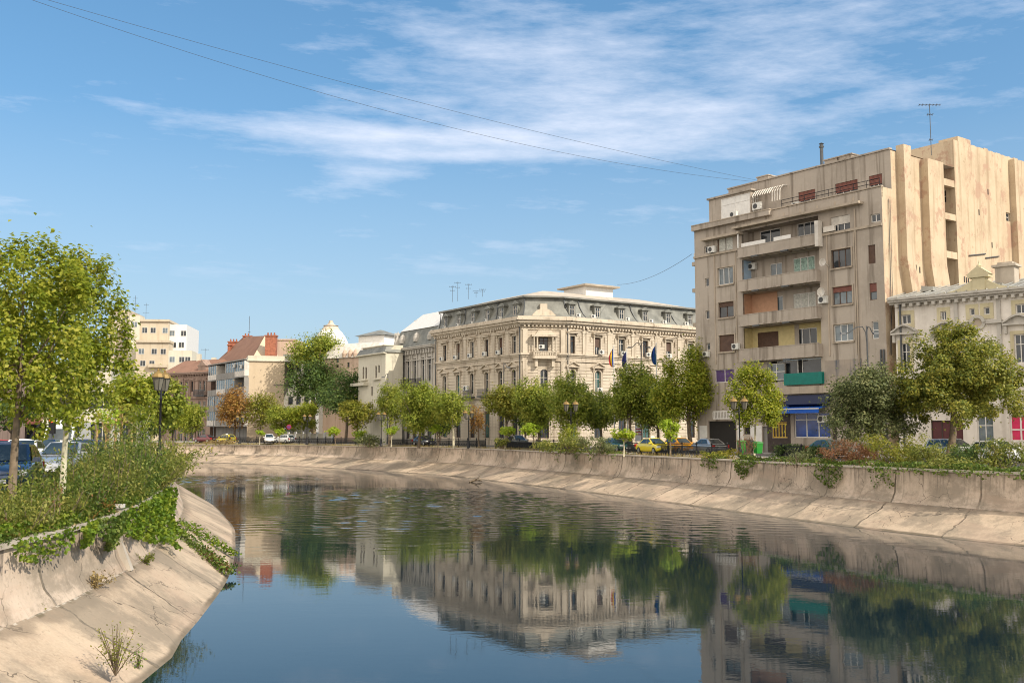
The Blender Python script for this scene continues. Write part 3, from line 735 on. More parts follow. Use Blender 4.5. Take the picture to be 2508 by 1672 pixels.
for r in ol[1:] + orr[1:]:
    a, b, c, d = r
    tm.box(a - .12, b + .12, -.05, .16, c - .16, c - .02, 0, AP)
    tm.box(a - .16, a - .02, -.05, .07, c, d + .1, 0, AP); tm.box(b + .02, b + .16, -.05, .07, c, d + .1, 0, AP); tm.box(a - .02, b + .02, -.05, .07, d + .02, d + .1, 0, AP)
for q in (ol[1][0] - .45, ol[1][1] + .35, orr[1][0] - .45, orr[1][1] + .35): tm.box(q - .06, q + .06, -.05, .08, bal[3][1], ol[0][2] - .3, 0, AP)
for k in range(6):
    q = u0 + 5.2 + k * 1.9; tm.box(q - .1, q + .1, -.02, .012, zpl - .75, zpl - .45, 0, AP) if k < 5 else None
tm.box(u0 + 3.0, UB - 3, -.05, .5, zat(966), zat(948) - .02, 0, AP)
tm.build('stone_trim', M['apttrim'], apt)
# loggias and balcony fronts
for i in range(4):
    zt, zb = bal[i]; a, b, c, d = lg[i]
    W = -1.35
    if i == 0: wo = [AP.rect(*c1(790, 640, 1020, 800), W), AP.rect(*c1(1210, 570, 1435, 720), W)]
    if i == 1: wo = [AP.rect(*c1(905, 1035, 1040, 1230), W), AP.rect(*c1(1165, 965, 1410, 1135), W)]
    if i == 2: wo = [AP.rect(*c1(905, 1410, 1050, 1640), W), AP.rect(*c1(1165, 1370, 1420, 1560), W)]
    if i == 3: wo = [AP.rect(*c2(765, 335, 1000, 515), W), AP.rect(*c2(1185, 292, 1435, 482), W)]
    wo = [(x0, x1, max(z0, c + .05), min(z1, d - .05)) for x0, x1, z0, z1 in wo]
    mb = MB()
    wall(mb, AP, a, b, c, d, wo, .15, W, 1 if i == 3 else 0)
    mb.face([AP.p(a, W, c), AP.p(a, 0, c), AP.p(a, 0, d), AP.p(a, W, d)], (0, 2, 3, 1)[i]); mb.face([AP.p(b, W, c), AP.p(b, W, d), AP.p(b, 0, d), AP.p(b, 0, c)])
    mb.face([AP.p(a, W, d), AP.p(a, 0, d), AP.p(b, 0, d), AP.p(b, W, d)]); mb.face([AP.p(a, W, c), AP.p(b, W, c), AP.p(b, 0, c), AP.p(a, 0, c)])
    if i == 2:
        x = a + .35 * (b - a); mb.face([AP.p(a, W + .02, c), AP.p(x, W + .02, c), AP.p(x, W + .02, d), AP.p(a, W + .02, d)], 3)
    if i == 3: mb.face([AP.p(a + .62 * (b - a), W + .02, c), AP.p(wo[1][0] - .02, W + .02, c), AP.p(wo[1][0] - .02, W + .02, d), AP.p(a + .62 * (b - a), W + .02, d)], 0)
    lo = mb.build('loggia', [M['apt'], M['yellow'], M['blue'], M['orange']], apt)
    win(apt, AP, wo[0], W - .12, 'glassb' if i else 'glass', 'brownwood' if i == 3 else 'white', 1, shut=1.0 if i == 3 else 0)
    win(apt, AP, wo[1], W - .12, 'glass', 'white', 2, blind='curtaing' if i == 1 else ('curtain' if i == 2 else None))
    mb = MB(); pr = .62
    mb.box(a - .05, b + .1, pr - .13, pr, zb, zt, 0, AP); mb.box(a - .05, a + .08, .002, pr - .131, zb, zt, 0, AP); mb.box(b - .03, b + .1, .002, pr - .131, zb, zt, 0, AP)
    mb.box(a + .081, b - .031, .003, pr - .131, zb, zb + .15, 0, AP)
    mb.box(a - .1, b + .16, pr + .002, pr + .1, zb - .02, zb + .12, 0, AP); mb.box(a - .08, b + .13, pr - .16, pr + .03, zt + .002, zt + .07, 0, AP)
    mb.build('balcony', M['apt'], apt)
    for q in (.25, .64): mb = MB(); mb.box(a + q * (b - a) - .4, a + q * (b - a) + .4, pr + .1, pr + .3, zb - .16, zb - .03, 0, AP); mb.build('flower_trough', M['greyiron'], apt)
mb = MB(); mb.box(u1 + .12, u1 + .5, .1, .75, bal[0][1] - .2, lg[0][3] - .6, 0, AP); mb.box(u1 + .7, u1 + 1.9, .02, .25, bal[0][0] + .1, bal[0][0] + .6, 0, AP); mb.build('balcony_screen', M['offwhite'], apt)
mb = MB(); a, b, c, d = lg[0]; mb.box(a + .2, a + 3.2, .3, .34, bal[0][0] + .07, bal[0][0] + .5, 0, AP); mb.build('balcony_screen', M['white'], apt); mb = MB(); mb.box(a + 4.2, a + 6.2, .3, .34, bal[0][0] + .07, bal[0][0] + .5, 0, AP); mb.build('balcony_screen', M['white'], apt)
mb = MB(); mb.box(u0 - .06, u0 + .06, .45, .6, bal[0][1], zcan - .5, 0, AP); mb.build('white_post', M['white'], apt)
for i, r in enumerate(ol): win(apt, AP, r, -.18, ('glass', 'glassb', 'glass', 'glass')[i], ('brownwood', 'white', 'brownwood', 'brownwood')[i], (1, 2, 1, 1)[i], shut=(0, 0, .3, 1)[i], blind='curtain' if i == 0 else None, shutm='brownwood')
for i, r in enumerate(orr): win(apt, AP, r, -.18, ('glass', 'glass', 'glassb', 'glassb')[i], ('white', 'brownwood', 'brownwood', 'white')[i], 2, shut=(.5, 0, .3, 0)[i], shutm=('offwhite', 'brownwood', 'redwood', 'white')[i])
for i, r in enumerate(of): win(apt, AP, r, -.18, ('glass', 'glass', 'glassb', 'glassb')[i], ('white', 'brownwood', 'brownwood', 'white')[i], 1 if i == 0 else 0, .5 if i > 1 else None, shut=(0, 1, .5, 0)[i], shutm=('white', 'brownwood', 'redwood', 'white')[i])
for i, r in enumerate(ot): win(apt, AP, r, -.18, 'glass', 'offwhite', 0)
win(apt, AP, mez[0], -.18, 'glass', 'white', 1, blind='purple'); win(apt, AP, mez[1], -.18, 'glassb', 'white', 1, .5)
mb = MB(); a, b, c, d = mez[2]
a = AP.un(1926, 930)[0]; b = AP.un(2019, 930)[0]; zt, zb = zat(916), zat(944)
mb.box(a, b, .28, .36, zb, zt, 0, AP); mb.box(a, a + .08, .0, .28, zb, zt, 0, AP); mb.box(b - .08, b, 0, .28, zb, zt, 0, AP); mb.build('teal_balcony_panel', M['teal'], apt)
ma, mb_, mc, md = mez[2]
for k in range(2):
    x0 = ma + .5 + k * (mb_ - ma) * .5; win(apt, AP, (x0, x0 + (mb_ - ma) * .42, mc, md), -.45, 'glass', 'white', 0)
mb = MB(); mb.mesh([AP.p(*q) for q in ((ma, -.5, mc), (mb_, -.5, mc), (mb_, -.5, md), (ma, -.5, md))], [(0, 1, 2, 3)]); mb.build('loggia', M['dark'], apt)
a, b, c, d = mez[3]; mb = MB(); mb.box(a - .1, b + .1, -.1, .06, c - .1, d + .1, 0, AP); mb.build('faded_advert_board', M['mural'], apt)
# upper storey, set back behind the terrace
WU = -1.55
zu = AP.un(2199, 361, WU)[1]; zu2 = AP.un(1785, 464, WU)[1]; zu = (zu + zu2) / 2
uu0 = AP.un(1784, 470, WU)[0]
uw = [AP.rect(*q, WU) for q in (c1(1225, 215, 1415, 345), c1(1640, 110, 1895, 260), c1(2022, 45, 2170, 200))]
zz1 = sum(r[3] for r in uw) / 3; uw = [(r[0], r[1], zpl - .5, zz1) for r in uw]
mb = MB(); wall(mb, AP, uu0, UB, zpl - .95, zu, uw, .2, WU)
f2 = Fr(AP.p(uu0, -14, 0)[:2], AP.N); wall(mb, f2, 0, 14 + WU, zpl - .95, zu)
mb.face([AP.p(uu0, WU, zu), AP.p(UB, WU, zu), AP.p(UB, -14, zu), AP.p(uu0, -14, zu)])
mb.box(uu0 - .1, UB - .01, WU - .3, WU + .12, zu + .003, zu + .14, 0, AP)
up = mb.build('upper_storey', M['apt'], apt)
for r in uw: win(apt, AP, r, WU - .15, 'glass', 'white', 2, shut=.42, shutm='redwood')
for q in (AP.un(1868, 435, WU - 1)[0], AP.un(2050, 390, WU - 2)[0], AP.un(2085, 382, WU - 2)[0]):
    mb = MB(); mb.box(q - .7, q + .7, WU - 2.2, WU - 1.0, zu, zu + .75, 0, AP); mb.box(q - .8, q + .8, WU - 2.3, WU - .9, zu + .752, zu + .86, 0, AP); mb.build('chimney', M['apt'], apt)
q = AP.un(2013, 400, -4)[0]; mb = MB(); mb.lathe([(.16, 0), (.16, 2.7), (.24, 2.72), (.24, 2.85), (.17, 2.9), (.17, 3.05), (.26, 3.08), (.05, 3.2)], AP.p(q, -4, zu - .1), 8); mb.build('flue_pipe', M['greyiron'], apt)
# penthouse conservatory, awning, handrail on the terrace
a = AP.un(1736, 480, -.5)[0]; b = AP.un(1838, 470, -.5)[0]; zr = AP.un(1790, 478, -.5)[1]
mb = MB(); wall(mb, AP, a, b, zpl - .9, zr, [(a + 1.6, b - .1, zpl + .15, zr - .2)], .1, -.5); f2 = Fr(AP.p(b, -.5, 0)[:2], (-AP.N[0], -AP.N[1])); wall(mb, f2, 0, 4, zpl - .9, zr)
f3 = Fr(AP.p(a, -5, 0)[:2], AP.N); wall(mb, f3, 0, 4.5, zpl - .9, zr)
mb.box(a - .15, b + .2, -5, -.3, zr + .003, zr + .18, 0, AP)
ph = mb.build('penthouse', M['apt'], apt)
win(apt, AP, (a + 1.6, b - .1, zpl + .15, zr - .2), -.58, 'glassb', 'white', 1, .7, blind='white')
mb = MB()
for k in range(10): mb.box(.3 + k * .36, .36 + k * .36, .02, .08, zpl - .2, zr - .3, 0, f2)
for k in range(5): z = zpl + k * (zr - zpl - .3) / 5; mb.box(.2, 3.8, .081, .11, z, z + .04, 0, f2)
mb.build('white_lattice', M['white'], apt)
mb = MB(); z = zr - .25
for k in range(12):
    x = b + .3 + k * .3; mb.tube([AP.p(x, -2.6, z + .35), AP.p(x, -.9, z + .1), AP.p(x, -.5, z - .35), AP.p(x, -.42, z - 1.4 if k > 7 else z - .5)], .06, 4)
mb.box(b + .2, b + 3.9, -2.7, -2.6, z + .28, z + .4, 0, AP); mb.build('terrace_canopy', M['offwhite'], apt)
acunit(apt, AP, b + .9, zpl + .5, -.6, 1.2); acunit(apt, AP, b + 5.0, zpl + .0, -1.3, 1.0)
mb = MB(); ua_, ub_ = u0 + 4.9, UB - .2
for h_ in (.45, .8): mb.tube([AP.p(ua_, -.1, zpl + h_), AP.p(ub_, -.1, zpl + h_)], .03, 4)
for k in range(9): x = ua_ + (ub_ - ua_) * k / 8; mb.tube([AP.p(x, -.1, zpl), AP.p(x, -.1, zpl + .8)], .025, 4)
mb.build('handrail', M['iron'], apt)
# fixtures on the front
for q, w_, s in (((1801, 526), .05, 1), ((1806.5, 848), .05, 1), ((2021, 735), .1, 1.1), ((1734, 866), .05, .9), ((1748, 612), .05, 1.1)):
    pu = AP.un(q[0], q[1]); acunit(apt, AP, pu[0], pu[1] - .3, w_, s)
pu = AP.un(1844, 653, -1.2); acunit(apt, AP, pu[0], pu[1] - .3, -1.3, 1.1)
for q, r in (((2015, 642), .36), ((2011, 715), .42)): pu = AP.un(q[0], q[1], .9); dish(apt, AP, pu[0], pu[1], .8, r)
mb = MB(); q = AP.un(2100, 700)[0]; mb.tube([AP.p(q, .1, zcan - .3), AP.p(q, .1, zme)], .07); mb.build('rain_pipe', M['apttrim'], apt)
mb = MB(); q = UB - .5; 
for dx in (0, .28): mb.tube([AP.p(q + dx, .12, 12.5), AP.p(q + dx, .12, 4)], .08)
mb.build('rain_pipe', M['greyiron'], apt)
for i, (z, n) in enumerate(((23.4, 2), (20.6, 2), (17.0, 3), (14.6, 2), (12.2, 2))):   # clutter bolted on the far side wall
    acunit(apt, LS, 13.2 - .5 * (i % 2), z, .05, 1.15)
    mb = MB(); mb.box(11.5, 13.9, .02, .5, z - .7, z - .3, 0, LS); mb.build('balcony', M['apttrim'], apt)
# ground floor shops
a, b, c, d = shop[0]; win(apt, AP, (a, b, c, d), -.2, 'shopblue', 'white', 2, .72, name='shop_window', fw=.1)
a, b, c, d = shop[1]; win(apt, AP, (a, b, c, d), -.2, 'darkshop', 'gold', 4, .85, name='shop_window', fw=.1)
mb = MB(); mb.box(a - .5, a - .02, -.02, .05, 3.1, d + 1.9, 0, AP); mb.box(b + .02, b + .35, -.02, .05, 3.1, d + 1.9, 0, AP); mb.box(a - .02, b + .02, -.02, .05, d + .02, d + 1.9, 0, AP); mb.box(a - .02, b + .02, -.02, .05, 3.1, c - .02, 0, AP); mb.build('dark_shopfront', M['darkshop'], apt)
mb = MB(); mb.box(a + .1, a + .75, .08, .14, d + .5, d + 1.5, 0, AP); mb.build('shop_sign', M['gold'], apt)
a, b, c, d = AP.rect(*c2(1130, 1045, 1610, 1170)); mb = MB()
P = [(a, .15, c), (b, .15, c), (b, .15, d), (a, .15, d), (a, .75, c + .15), (b, .75, c + .15), (b, .35, d), (a, .35, d)]
mb.mesh([AP.p(*q) for q in P], [(0, 1, 5, 4), (4, 5, 6, 7), (7, 6, 2, 3), (0, 4, 7, 3), (1, 2, 6, 5)]); mb.build('shop_fascia', M['navy'], apt)
a, b, c, d = AP.rect(*c2(1030, 1200, 1570, 1240)); mb = MB()
mb.mesh([AP.p(*q) for q in ((a, .02, d + .25), (b, .02, d + .25), (b, 1.5, d - .1), (a, 1.5, d - .1), (a, 1.5, c - .12), (b, 1.5, c - .12), (a, .02, d + .2), (b, .02, d + .2))], [(0, 1, 2, 3), (3, 2, 5, 4), (0, 3, 6), (1, 7, 2)]); mb.build('awning', M['awning'], apt)
mb = MB(); mb.box(a, b, 1.5, 1.53, d - .1, d + .0, 0, AP); mb.build('awning_bar', M['white'], apt)
pu = AP.un(2020, 1026); acunit(apt, AP, pu[0], pu[1] - .3, .1, 1.1)
for k, mm in ((2, 'dark'), (3, 'dark'), (4, 'greyblock'), (5, 'darkshop')):
    a, b, c, d = shop[k]; mb = MB(); mb.box(a, b, -.25, -.2, c, d, 0, AP); mb.build('doorway', M[mm], apt)
a, b, c, d = AP.rect(*c2(540, 1390, 600, 1700)); a2 = shop[4][0]
for x0, x1 in ((a, shop[3][0] - .05), (shop[3][1] + .05, a2 - .05), (AP.un(1714, 1060)[0], AP.un(1732, 1060)[0])): mb = MB(); mb.box(x0, x1, -.01, .045, 3.1, d, 0, AP); mb.build('white_pier', M['white'], apt)
a, b, c, d = AP.rect(1752, 1006, 1800, 1026); mb = MB(); mb.box(a, b, .3, .36, c, c + .1, 0, AP); mb.box(a, b, .3, .36, d - .1, d, 0, AP)
for k in range(14): x = a + (b - a) * k / 13; mb.box(x - .04, x + .04, .31, .35, c + .1, d - .1, 0, AP)
mb.build('white_balustrade', M['white'], apt)
# blind side wall with chimney breasts, light well and rear wing
sw = MB()
tw = SF.un(2299, 600)[0]
wall(sw, SF, 0, 1.55, 2.85, zpl); wall(sw, SF, 1.55, tw, 2.85, zu - .1)
sw.face([SF.p(0, 0, zpl), SF.p(1.55, 0, zpl), SF.p(1.55, -.02, zpl - .9)])
we = Fr(SF.p(tw, 0, 0)[:2], (-SF.N[0], -SF.N[1])); wall(sw, we, 0, 7, 2.85, zu - .1)
sw.face([SF.p(1.55, 0, zu - .1), SF.p(tw, 0, zu - .1), SF.p(tw, -7, zu - .1), SF.p(1.55, -7, zu - .1)])
def breast(ta, tb, zt, zk):
    for z0, z1, d0, d1, e0, e1 in ((zk, zt, .75, .75, 0, 0), (zk - 3.2, zk, .75, .75, .7, 0), (2.85, zk - 3.2, .75, .75, .7, .7)):
        V = [SF.p(t + (e if k == 0 else e), w_, z) for z, e in ((z0, e0), (z1, e1)) for k, (t, w_) in enumerate(((ta, -.02), (tb, -.02), (tb, .75), (ta, .75)))]
        sw.mesh(V, [(0, 1, 5, 4), (1, 2, 6, 5), (2, 3, 7, 6), (3, 0, 4, 7), (4, 5, 6, 7)])
breast(SF.un(2218, 500, .75)[0], SF.un(2236, 500, .75)[0], zu + .45, 20.5)
breast(SF.un(2276, 500, .75)[0], tw, zu - .2, 20.5)
sw.build('side_wall', M['side'], apt)
tq = SF.un(2345, 600)[0]
rw_ = MB(); zq = SF.un(2348, 346)[1]
tend = tq + 22
ow = [SF.rect(2464, 521, 2475, 542)]
wall(rw_, SF, tq, tend, 2.85, zq, ow, .3)
rl = Fr(SF.p(tq, -12, 0)[:2], SF.N)
lw_ = []
for y0, y1 in ((466, 498), (552, 592), (640, 655)): 
    z1_ = rl.un(2308, y0)[1]; z0_ = rl.un(2308, y1)[1]; lw_.append((rl.un(2303, y0)[0], rl.un(2317, y0)[0], z0_, z1_))
wall(rw_, rl, 0, 12, 2.85, zq, lw_, .2)
wb = Fr(SF.p(tw - .3, -6.5, 0)[:2], SF.T); wall(rw_, wb, 0, tq - tw + .6, 2.85, zq - 1.2)
rw_.face([SF.p(tq, 0, zq), SF.p(tend, 0, zq), SF.p(tend, -12, zq), SF.p(tq, -12, zq)])
rw_.box(tq + .9, tq + 3.2, -2, -.05, zq + .003, zq + .5, 0, SF)
ta = SF.un(2489, 600, .4)[0]; rw_.box(ta, ta + .8, .001, .6, 2.85, zq - .3, 0, SF)
for k in range(14): x0 = tq + 3.3 + k * 1.15; rw_.box(x0, x0 + .35 + .7 * rnd.random(), -.3, .0, zq + .003, zq + .02 + .05 * rnd.random() + (.1 if k % 5 == 2 else 0), 0, SF)
rear = rw_.build('rear_wing', M['side'], apt)
win(apt, SF, ow[0], -.25, 'glass', 'offwhite', 0, .5)
for r in lw_: win(apt, rl, r, -.15, 'glass', 'offwhite', 1, .5)
for y in (446, 528, 622): z = SF.un(2320, y)[1]; mb = MB(); mb.box(tw - .02, tq + .02, -.45, -.05, z - .32, z + .32, 0, SF); mb.build('bridging_beam', M['side'], apt)
for px, py, w_ in ((2240, 655, .012), (2244, 656, .012), (2253, 661, .012), (2362, 684, .012), (2367, 686, .012), (2372, 687, .012), (2420, 470, .012), (2398, 520, .012), (2430, 600, .012)):
    q = SF.un(px, py, w_); mb = MB(); mb.box(q[0] - .09, q[0] + .09, -.1, w_, q[1] - .28, q[1] + .28, 0, SF); mb.build('wall_opening', M['dark'], apt)
q = SF.un(2239, 700); mb = MB(); mb.box(q[0] - .35, q[0] + .35, -.1, .015, q[1] - 1.0, q[1] + .8, 0, SF)
mb.build('wall_opening', M['dark'], apt)
mb = MB(); mb.tube([SF.p(.9, .1, zpl - 1), SF.p(.7, .1, 16), SF.p(.5, .1, 12)], .03, 4); mb.tube([SF.p(1.1, .1, zpl - 1), SF.p(1.0, .1, 17), SF.p(.3, .1, 12)], .02, 4)
q0, q1, q2 = SF.un(2372, 626), SF.un(2412, 622), SF.un(2445, 628)
mb.tube([SF.p(q0[0], .08, q0[1]), SF.p(q1[0], .08, q1[1])], .06, 5); mb.tube([SF.p(q1[0], .08, q1[1] - .4), SF.p(q2[0], .08, q2[1])], .06, 5); mb.build('service_pipe', M['greyiron'], apt)
# ================================================================ white townhouse, right edge
WF = Fr((32.75, 85.0), (.72, -.694)); WL = 22.0
wt = thing('white_townhouse', 'white townhouse with cream window trim and grey sheet metal roof at right edge', 'townhouse', (*WF.p(4, 0, 0)[:2], GZ))
def c3(x0, y0, x1, y1): return (2140 + x0 / 6.272, 640 + y0 / 6.272, 2140 + x1 / 6.272, 640 + y1 / 6.272)
def c4(x0, y0, x1, y1): return (2140 + x0 / 6.272, 880 + y0 / 6.272, 2140 + x1 / 6.272, 880 + y1 / 6.272)
zco = (WF.un(2180, 748)[1] + WF.un(2480, 722)[1]) / 2
att = [WF.rect(*c3(430, 820, 570, 960)), WF.rect(*c3(1030, 770, 1115, 900)), WF.rect(*c3(1475, 725, 1550, 830)), WF.rect(*c3(1695, 705, 1780, 815)), WF.rect(*c3(2180, 655, 2340, 800))]
fl1 = [WF.rect(*c3(430, 1260, 560, 1640)), WF.rect(*c3(2165, 1120, 2345, 1560))]
ws = fl1[1][1] - fl1[1][0]
fl1.insert(1, (att[1][0] - .1, att[1][1] + .35, fl1[0][2], fl1[0][3])); 
gr = [WF.rect(*c4(880, 935, 1372, 1260)), WF.rect(*c4(1590, 820, 1840, 1330)), WF.rect(*c4(2090, 855, 2420, 1260))]
gr = [(a, b, max(c, 3.12), d) for a, b, c, d in gr]
for k in range(2):
    u = fl1[2][1] + 1.9 + k * 3.1
    att.append((u, u + 1.1, att[4][2], att[4][3])); fl1.append((u - .1, u + 1.2, fl1[2][2], fl1[2][3])); gr.append((u - .3, u + 1.4, 3.9, gr[2][3]))
mb = MB(); wall(mb, WF, 0, WL, 2.85, zco, att + fl1 + gr, .25)
f = Fr(WF.p(0, -14, 0)[:2], WF.N); wall(mb, f, 0, 14, 2.85, zco)
mb.build('wall', M['wwall'], wt)
tm = MB(); cm = MB()
slabs(tm, WF, -.3, WL, [(zco, zco + .16, .35), (zco + .16, zco + .34, .62), (zco + .34, zco + .52, .75), (3.0, 3.75, .1), (7.3, 7.5, .2)], e=.1)
for k in range(int(WL / .62)): tm.box(.2 + k * .62, .45 + k * .62, -.02, .5, zco - .26, zco - .01, 0, WF)
for a, b, c, d in att:
    cm = MB()
    for p in ((a - .3, a - .02, c - .35, d + .35), (b + .02, b + .3, c - .35, d + .35), (a - .02, b + .02, d + .02, d + .35), (a - .02, b + .02, c - .35, c - .02)): cm.box(p[0], p[1], -.02, .06, p[2], p[3], 0, WF)
    cm.build('window_surround', M['cream'], wt)
for a, b, c, d in fl1:
    cm = MB()
    for p in ((a - .28, a - .02, c - .2, d + .3), (b + .02, b + .28, c - .2, d + .3), (a - .02, b + .02, d + .02, d + .3)): cm.box(p[0], p[1], -.02, .08, p[2], p[3], 0, WF)
    cm.build('window_surround', M['cream'], wt)
    m_ = (a + b) / 2; h = (b - a) / 2 + .75
    tm.box(m_ - h, m_ + h, -.02, .4, d + .75, d + .9, 0, WF)
    n = 9
    P = [(m_ - h + 2 * h * i / n, d + .92 + .55 * math.sin(math.pi * i / n) ** 1.3) for i in range(n + 1)]
    tm.prism([(m_ + h, d + .905)] + P[::-1] + [(m_ - h, d + .905)], -.02, .12, WF)
    for i in range(n):
        (x0, z0), (x1, z1) = P[i], P[i + 1]
        tm.prism([(x0, z0), (x1, z1), (x1, z1 + .14), (x0, z0 + .14)], -.02, .42, WF)
    for s in (-1, 1): tm.prism([(m_ + s * (h - .2) - .1, d + .1), (m_ + s * (h - .2) + .1, d + .1), (m_ + s * (h - .2) + .1, d + .74), (m_ + s * (h - .2) - .1, d + .74)], -.02, .28, WF)
# bay with oculus and crowning aedicule
q = WF.un(2395, 790); r = 1.0 * 70 / 6.272 / 2450 * 80
for i in range(20):
    t0, t1 = 2 * math.pi * i / 20, 2 * math.pi * (i + 1) / 20
    tm.prism([(q[0] + k * math.cos(t), q[1] + k * math.sin(t)) for k, t in ((r, t0), (r * 1.7, t0), (r * 1.7, t1), (r, t1))], -.02, .22 if 0 <= i < 10 else .14, WF)
tm.box(q[0] + .7, q[0] + 1.9, -.02, .35, q[1] - .15, q[1] + .12, 0, WF); tm.box(q[0] - 1.9, q[0] - .7, -.02, .35, q[1] - .15, q[1] + .12, 0, WF)
tm.box(q[0] - 1.8, q[0] - 1.5, -.02, .15, 7.6, zco - .02, 0, WF); tm.box(q[0] + 1.5, q[0] + 1.8, -.02, .15, 7.6, zco - .02, 0, WF)
g = MB(); g.prism([(q[0] + r * math.cos(2 * math.pi * i / 20), q[1] + r * math.sin(2 * math.pi * i / 20)) for i in range(20)], -.01, .03, WF); g.build('oculus', M['apttrim'], wt)
a = WF.un(2384, 700)[0]; b = WF.un(2416, 700)[0]; zt = WF.un(2400, 680)[1]; z0 = zco + .53
ae = MB(); ae.box(a, b, -.5, .3, z0, zt, 0, WF); ae.box(a - .3, b + .3, -.65, .45, zt + .002, zt + .25, 0, WF); ae.prism([(a - .4, zt + .255), (b + .4, zt + .255), ((a + b) / 2, zt + .95)], -.6, .4, WF)
ae.lathe([(.16, 0), (.2, .1), (.08, .25), (.02, .5)], WF.p((a + b) / 2, 0, zt + .9), 8)
for s, e in ((-1, a), (1, b)):
    P = [(e, z0)] + [(e + s * 2.3 * i / 6, z0 + .85 * (1 - i / 6) ** 2 + .1) for i in range(7)] + [(e + s * 2.3, z0)]
    vo = MB(); vo.prism(P if s < 0 else P[::-1], -.3, .25, WF); vo.build('volute', M['cream'], wt)
ae.build('roof_aedicule', M['cream'], wt)
tm.build('stone_trim', M['ornate'], wt)
mb = MB(); zr_ = zco + .5
zr2 = WF.un(2470, 686, -7)[1]
for k in range(28):
    x0, x1 = -.3 + k * .8, -.3 + (k + 1) * .8
    mb.mesh([WF.p(x0, .7, zr_), WF.p(x1, .7, zr_), WF.p(x1, -7, zr2), WF.p(x0, -7, zr2)], [(0, 1, 2, 3)])
    mb.mesh([WF.p(x0 - .03, .7, zr_ + .01), WF.p(x0 + .03, .7, zr_ + .01), WF.p(x0 + .03, -7, zr2 + .09), WF.p(x0 - .03, -7, zr2 + .09), WF.p(x0, .7, zr_ + .1), WF.p(x0, -7, zr2 + .14)], [(0, 4, 5, 3), (1, 2, 5, 4)])
mb.mesh([WF.p(-.3, -7, zr2), WF.p(WL, -7, zr2), WF.p(WL, -14, zr_), WF.p(-.3, -14, zr_)], [(0, 1, 2, 3)]); mb.mesh([WF.p(-.3, .7, zr_), WF.p(-.3, -7, zr2), WF.p(-.3, -14, zr_)], [(0, 1, 2)])
roof = mb.build('metal_roof', M['zinc'], wt)
mb = MB(); q = WF.un(2467, 690, -4); qz = q[1]
mb.box(q[0] - .75, q[0] + .75, -4.6, -3.4, qz - 1.2, qz + 1.2, 0, WF); mb.box(q[0] - .95, q[0] + .95, -4.8, -3.2, qz + 1.202, qz + 1.4, 0, WF); mb.box(q[0] - .6, q[0] + .6, -4.5, -3.5, qz + 1.402, qz + 1.6, 0, WF)
mb.build('chimney', M['coping'], roof)
for q in ((2275, 708), (2443, 700)):
    u_, z_ = WF.un(q[0], q[1], -3); mb = MB(); mb.prism([(u_ - .5, z_ - .2), (u_ + .5, z_ - .2), (u_ + .5, z_ + .15), (u_ - .5, z_ + .3)], -3.3, -2.6, WF); mb.build('roof_hatch', M['zinc'], roof)
for i, r_ in enumerate(att): win(wt, WF, r_, -.2, 'glass', 'white', 1 if i in (0, 1, 4) else 0)
for r_ in fl1: win(wt, WF, r_, -.2, 'glass', 'white', 1, .66)
win(wt, WF, gr[0], -.2, 'darkred', 'darkshop', 2); win(wt, WF, gr[1], -.2, 'glassb', 'white', 1, .62, name='door'); win(wt, WF, gr[2], -.2, 'pinkglass', 'white', 1, .45, name='shop_window', fw=.12)
for r_ in gr[3:]: win(wt, WF, r_, -.2, 'glass', 'white', 1, .6)
mb = MB(); mb.tube([WF.p(.5, .15, zco), WF.p(.5, .15, 3)], .08); mb.build('rain_pipe', M['greyiron'], wt)
# ================================================================ grey ornate townhouse next to the palace
OT = FL.T
ol_ = 14.0; OF = Fr((A_[0] - OT[0] * ol_, A_[1] - OT[1] * ol_), OT)
oh = thing('grey_townhouse', 'narrow pale grey townhouse with iron balcony and slate roof beside the palace', 'townhouse', (*OF.p(7, 0, 0)[:2], GZ))
def c7(x0, y0, x1, y1): return (760 + x0 / 7.128, 760 + y0 / 7.128, 760 + x1 / 7.128, 760 + y1 / 7.128)
cols = [(1545, 1605, 855, 1100), (1680, 1740, 850, 1130), (1795, 1860, 835, 1120), (1940, 2000, 825, 1100), (2050, 2120, 810, 1080)]
ow = [OF.rect(*c7(a, c, b, d)) for a, b, c, d in cols]
zt_ = sum(r[3] for r in ow) / 5; zb_ = zt_ - 4.0
ow = [(a, b, zb_, zt_) for a, b, _, _ in ow]
zc_ = OF.un(1015, 851)[1]
lowo = [(a - .1, b + .1, 4.2, 8.2) for a, b, _, _ in ow]
mb = MB(); wall(mb, OF, 0, ol_, 2.85, zc_, ow + lowo, .3)
bx = [OF.p(0, 0, 0)[:2], OF.p(ol_, 0, 0)[:2]]
f = Fr(OF.p(0, -13, 0)[:2], OF.N); wall(mb, f, 0, 13, 2.85, zc_ + 3)
mb.build('wall', M['ornate'], oh)
tm = MB(); slabs(tm, OF, 0, ol_, [(zc_ - 2.2, zc_ - 2.0, .2), (zc_ - .5, zc_ - .3, .4), (zc_ - .3, zc_ - .05, .8), (zc_ - .05, zc_ + .1, .9), (zb_ - 1.6, zb_ - 1.3, .3), (10.0, 10.3, .25)])
for k in range(16): u = .5 + k * (ol_ - 1) / 15; tm.box(u - .18, u + .18, -.05, .5, zc_ - 1.1, zc_ - .52, 0, OF)
for i, (a, b, c, d) in enumerate(ow):
    for s in (a - .3, b + .06): tm.box(s, s + .26, -.05, .16, c - 1.2, d + .6, 0, OF)
    tm.box(a - .35, b + .35, -.05, .24, d + .6, d + .85, 0, OF)
tm.build('stone_trim', M['ornate'], oh)
for r in ow: win(oh, OF, r, -.25, 'glass', 'offwhite', 1, .7)
for r in lowo: win(oh, OF, r, -.25, 'glass', 'brownwood', 1)
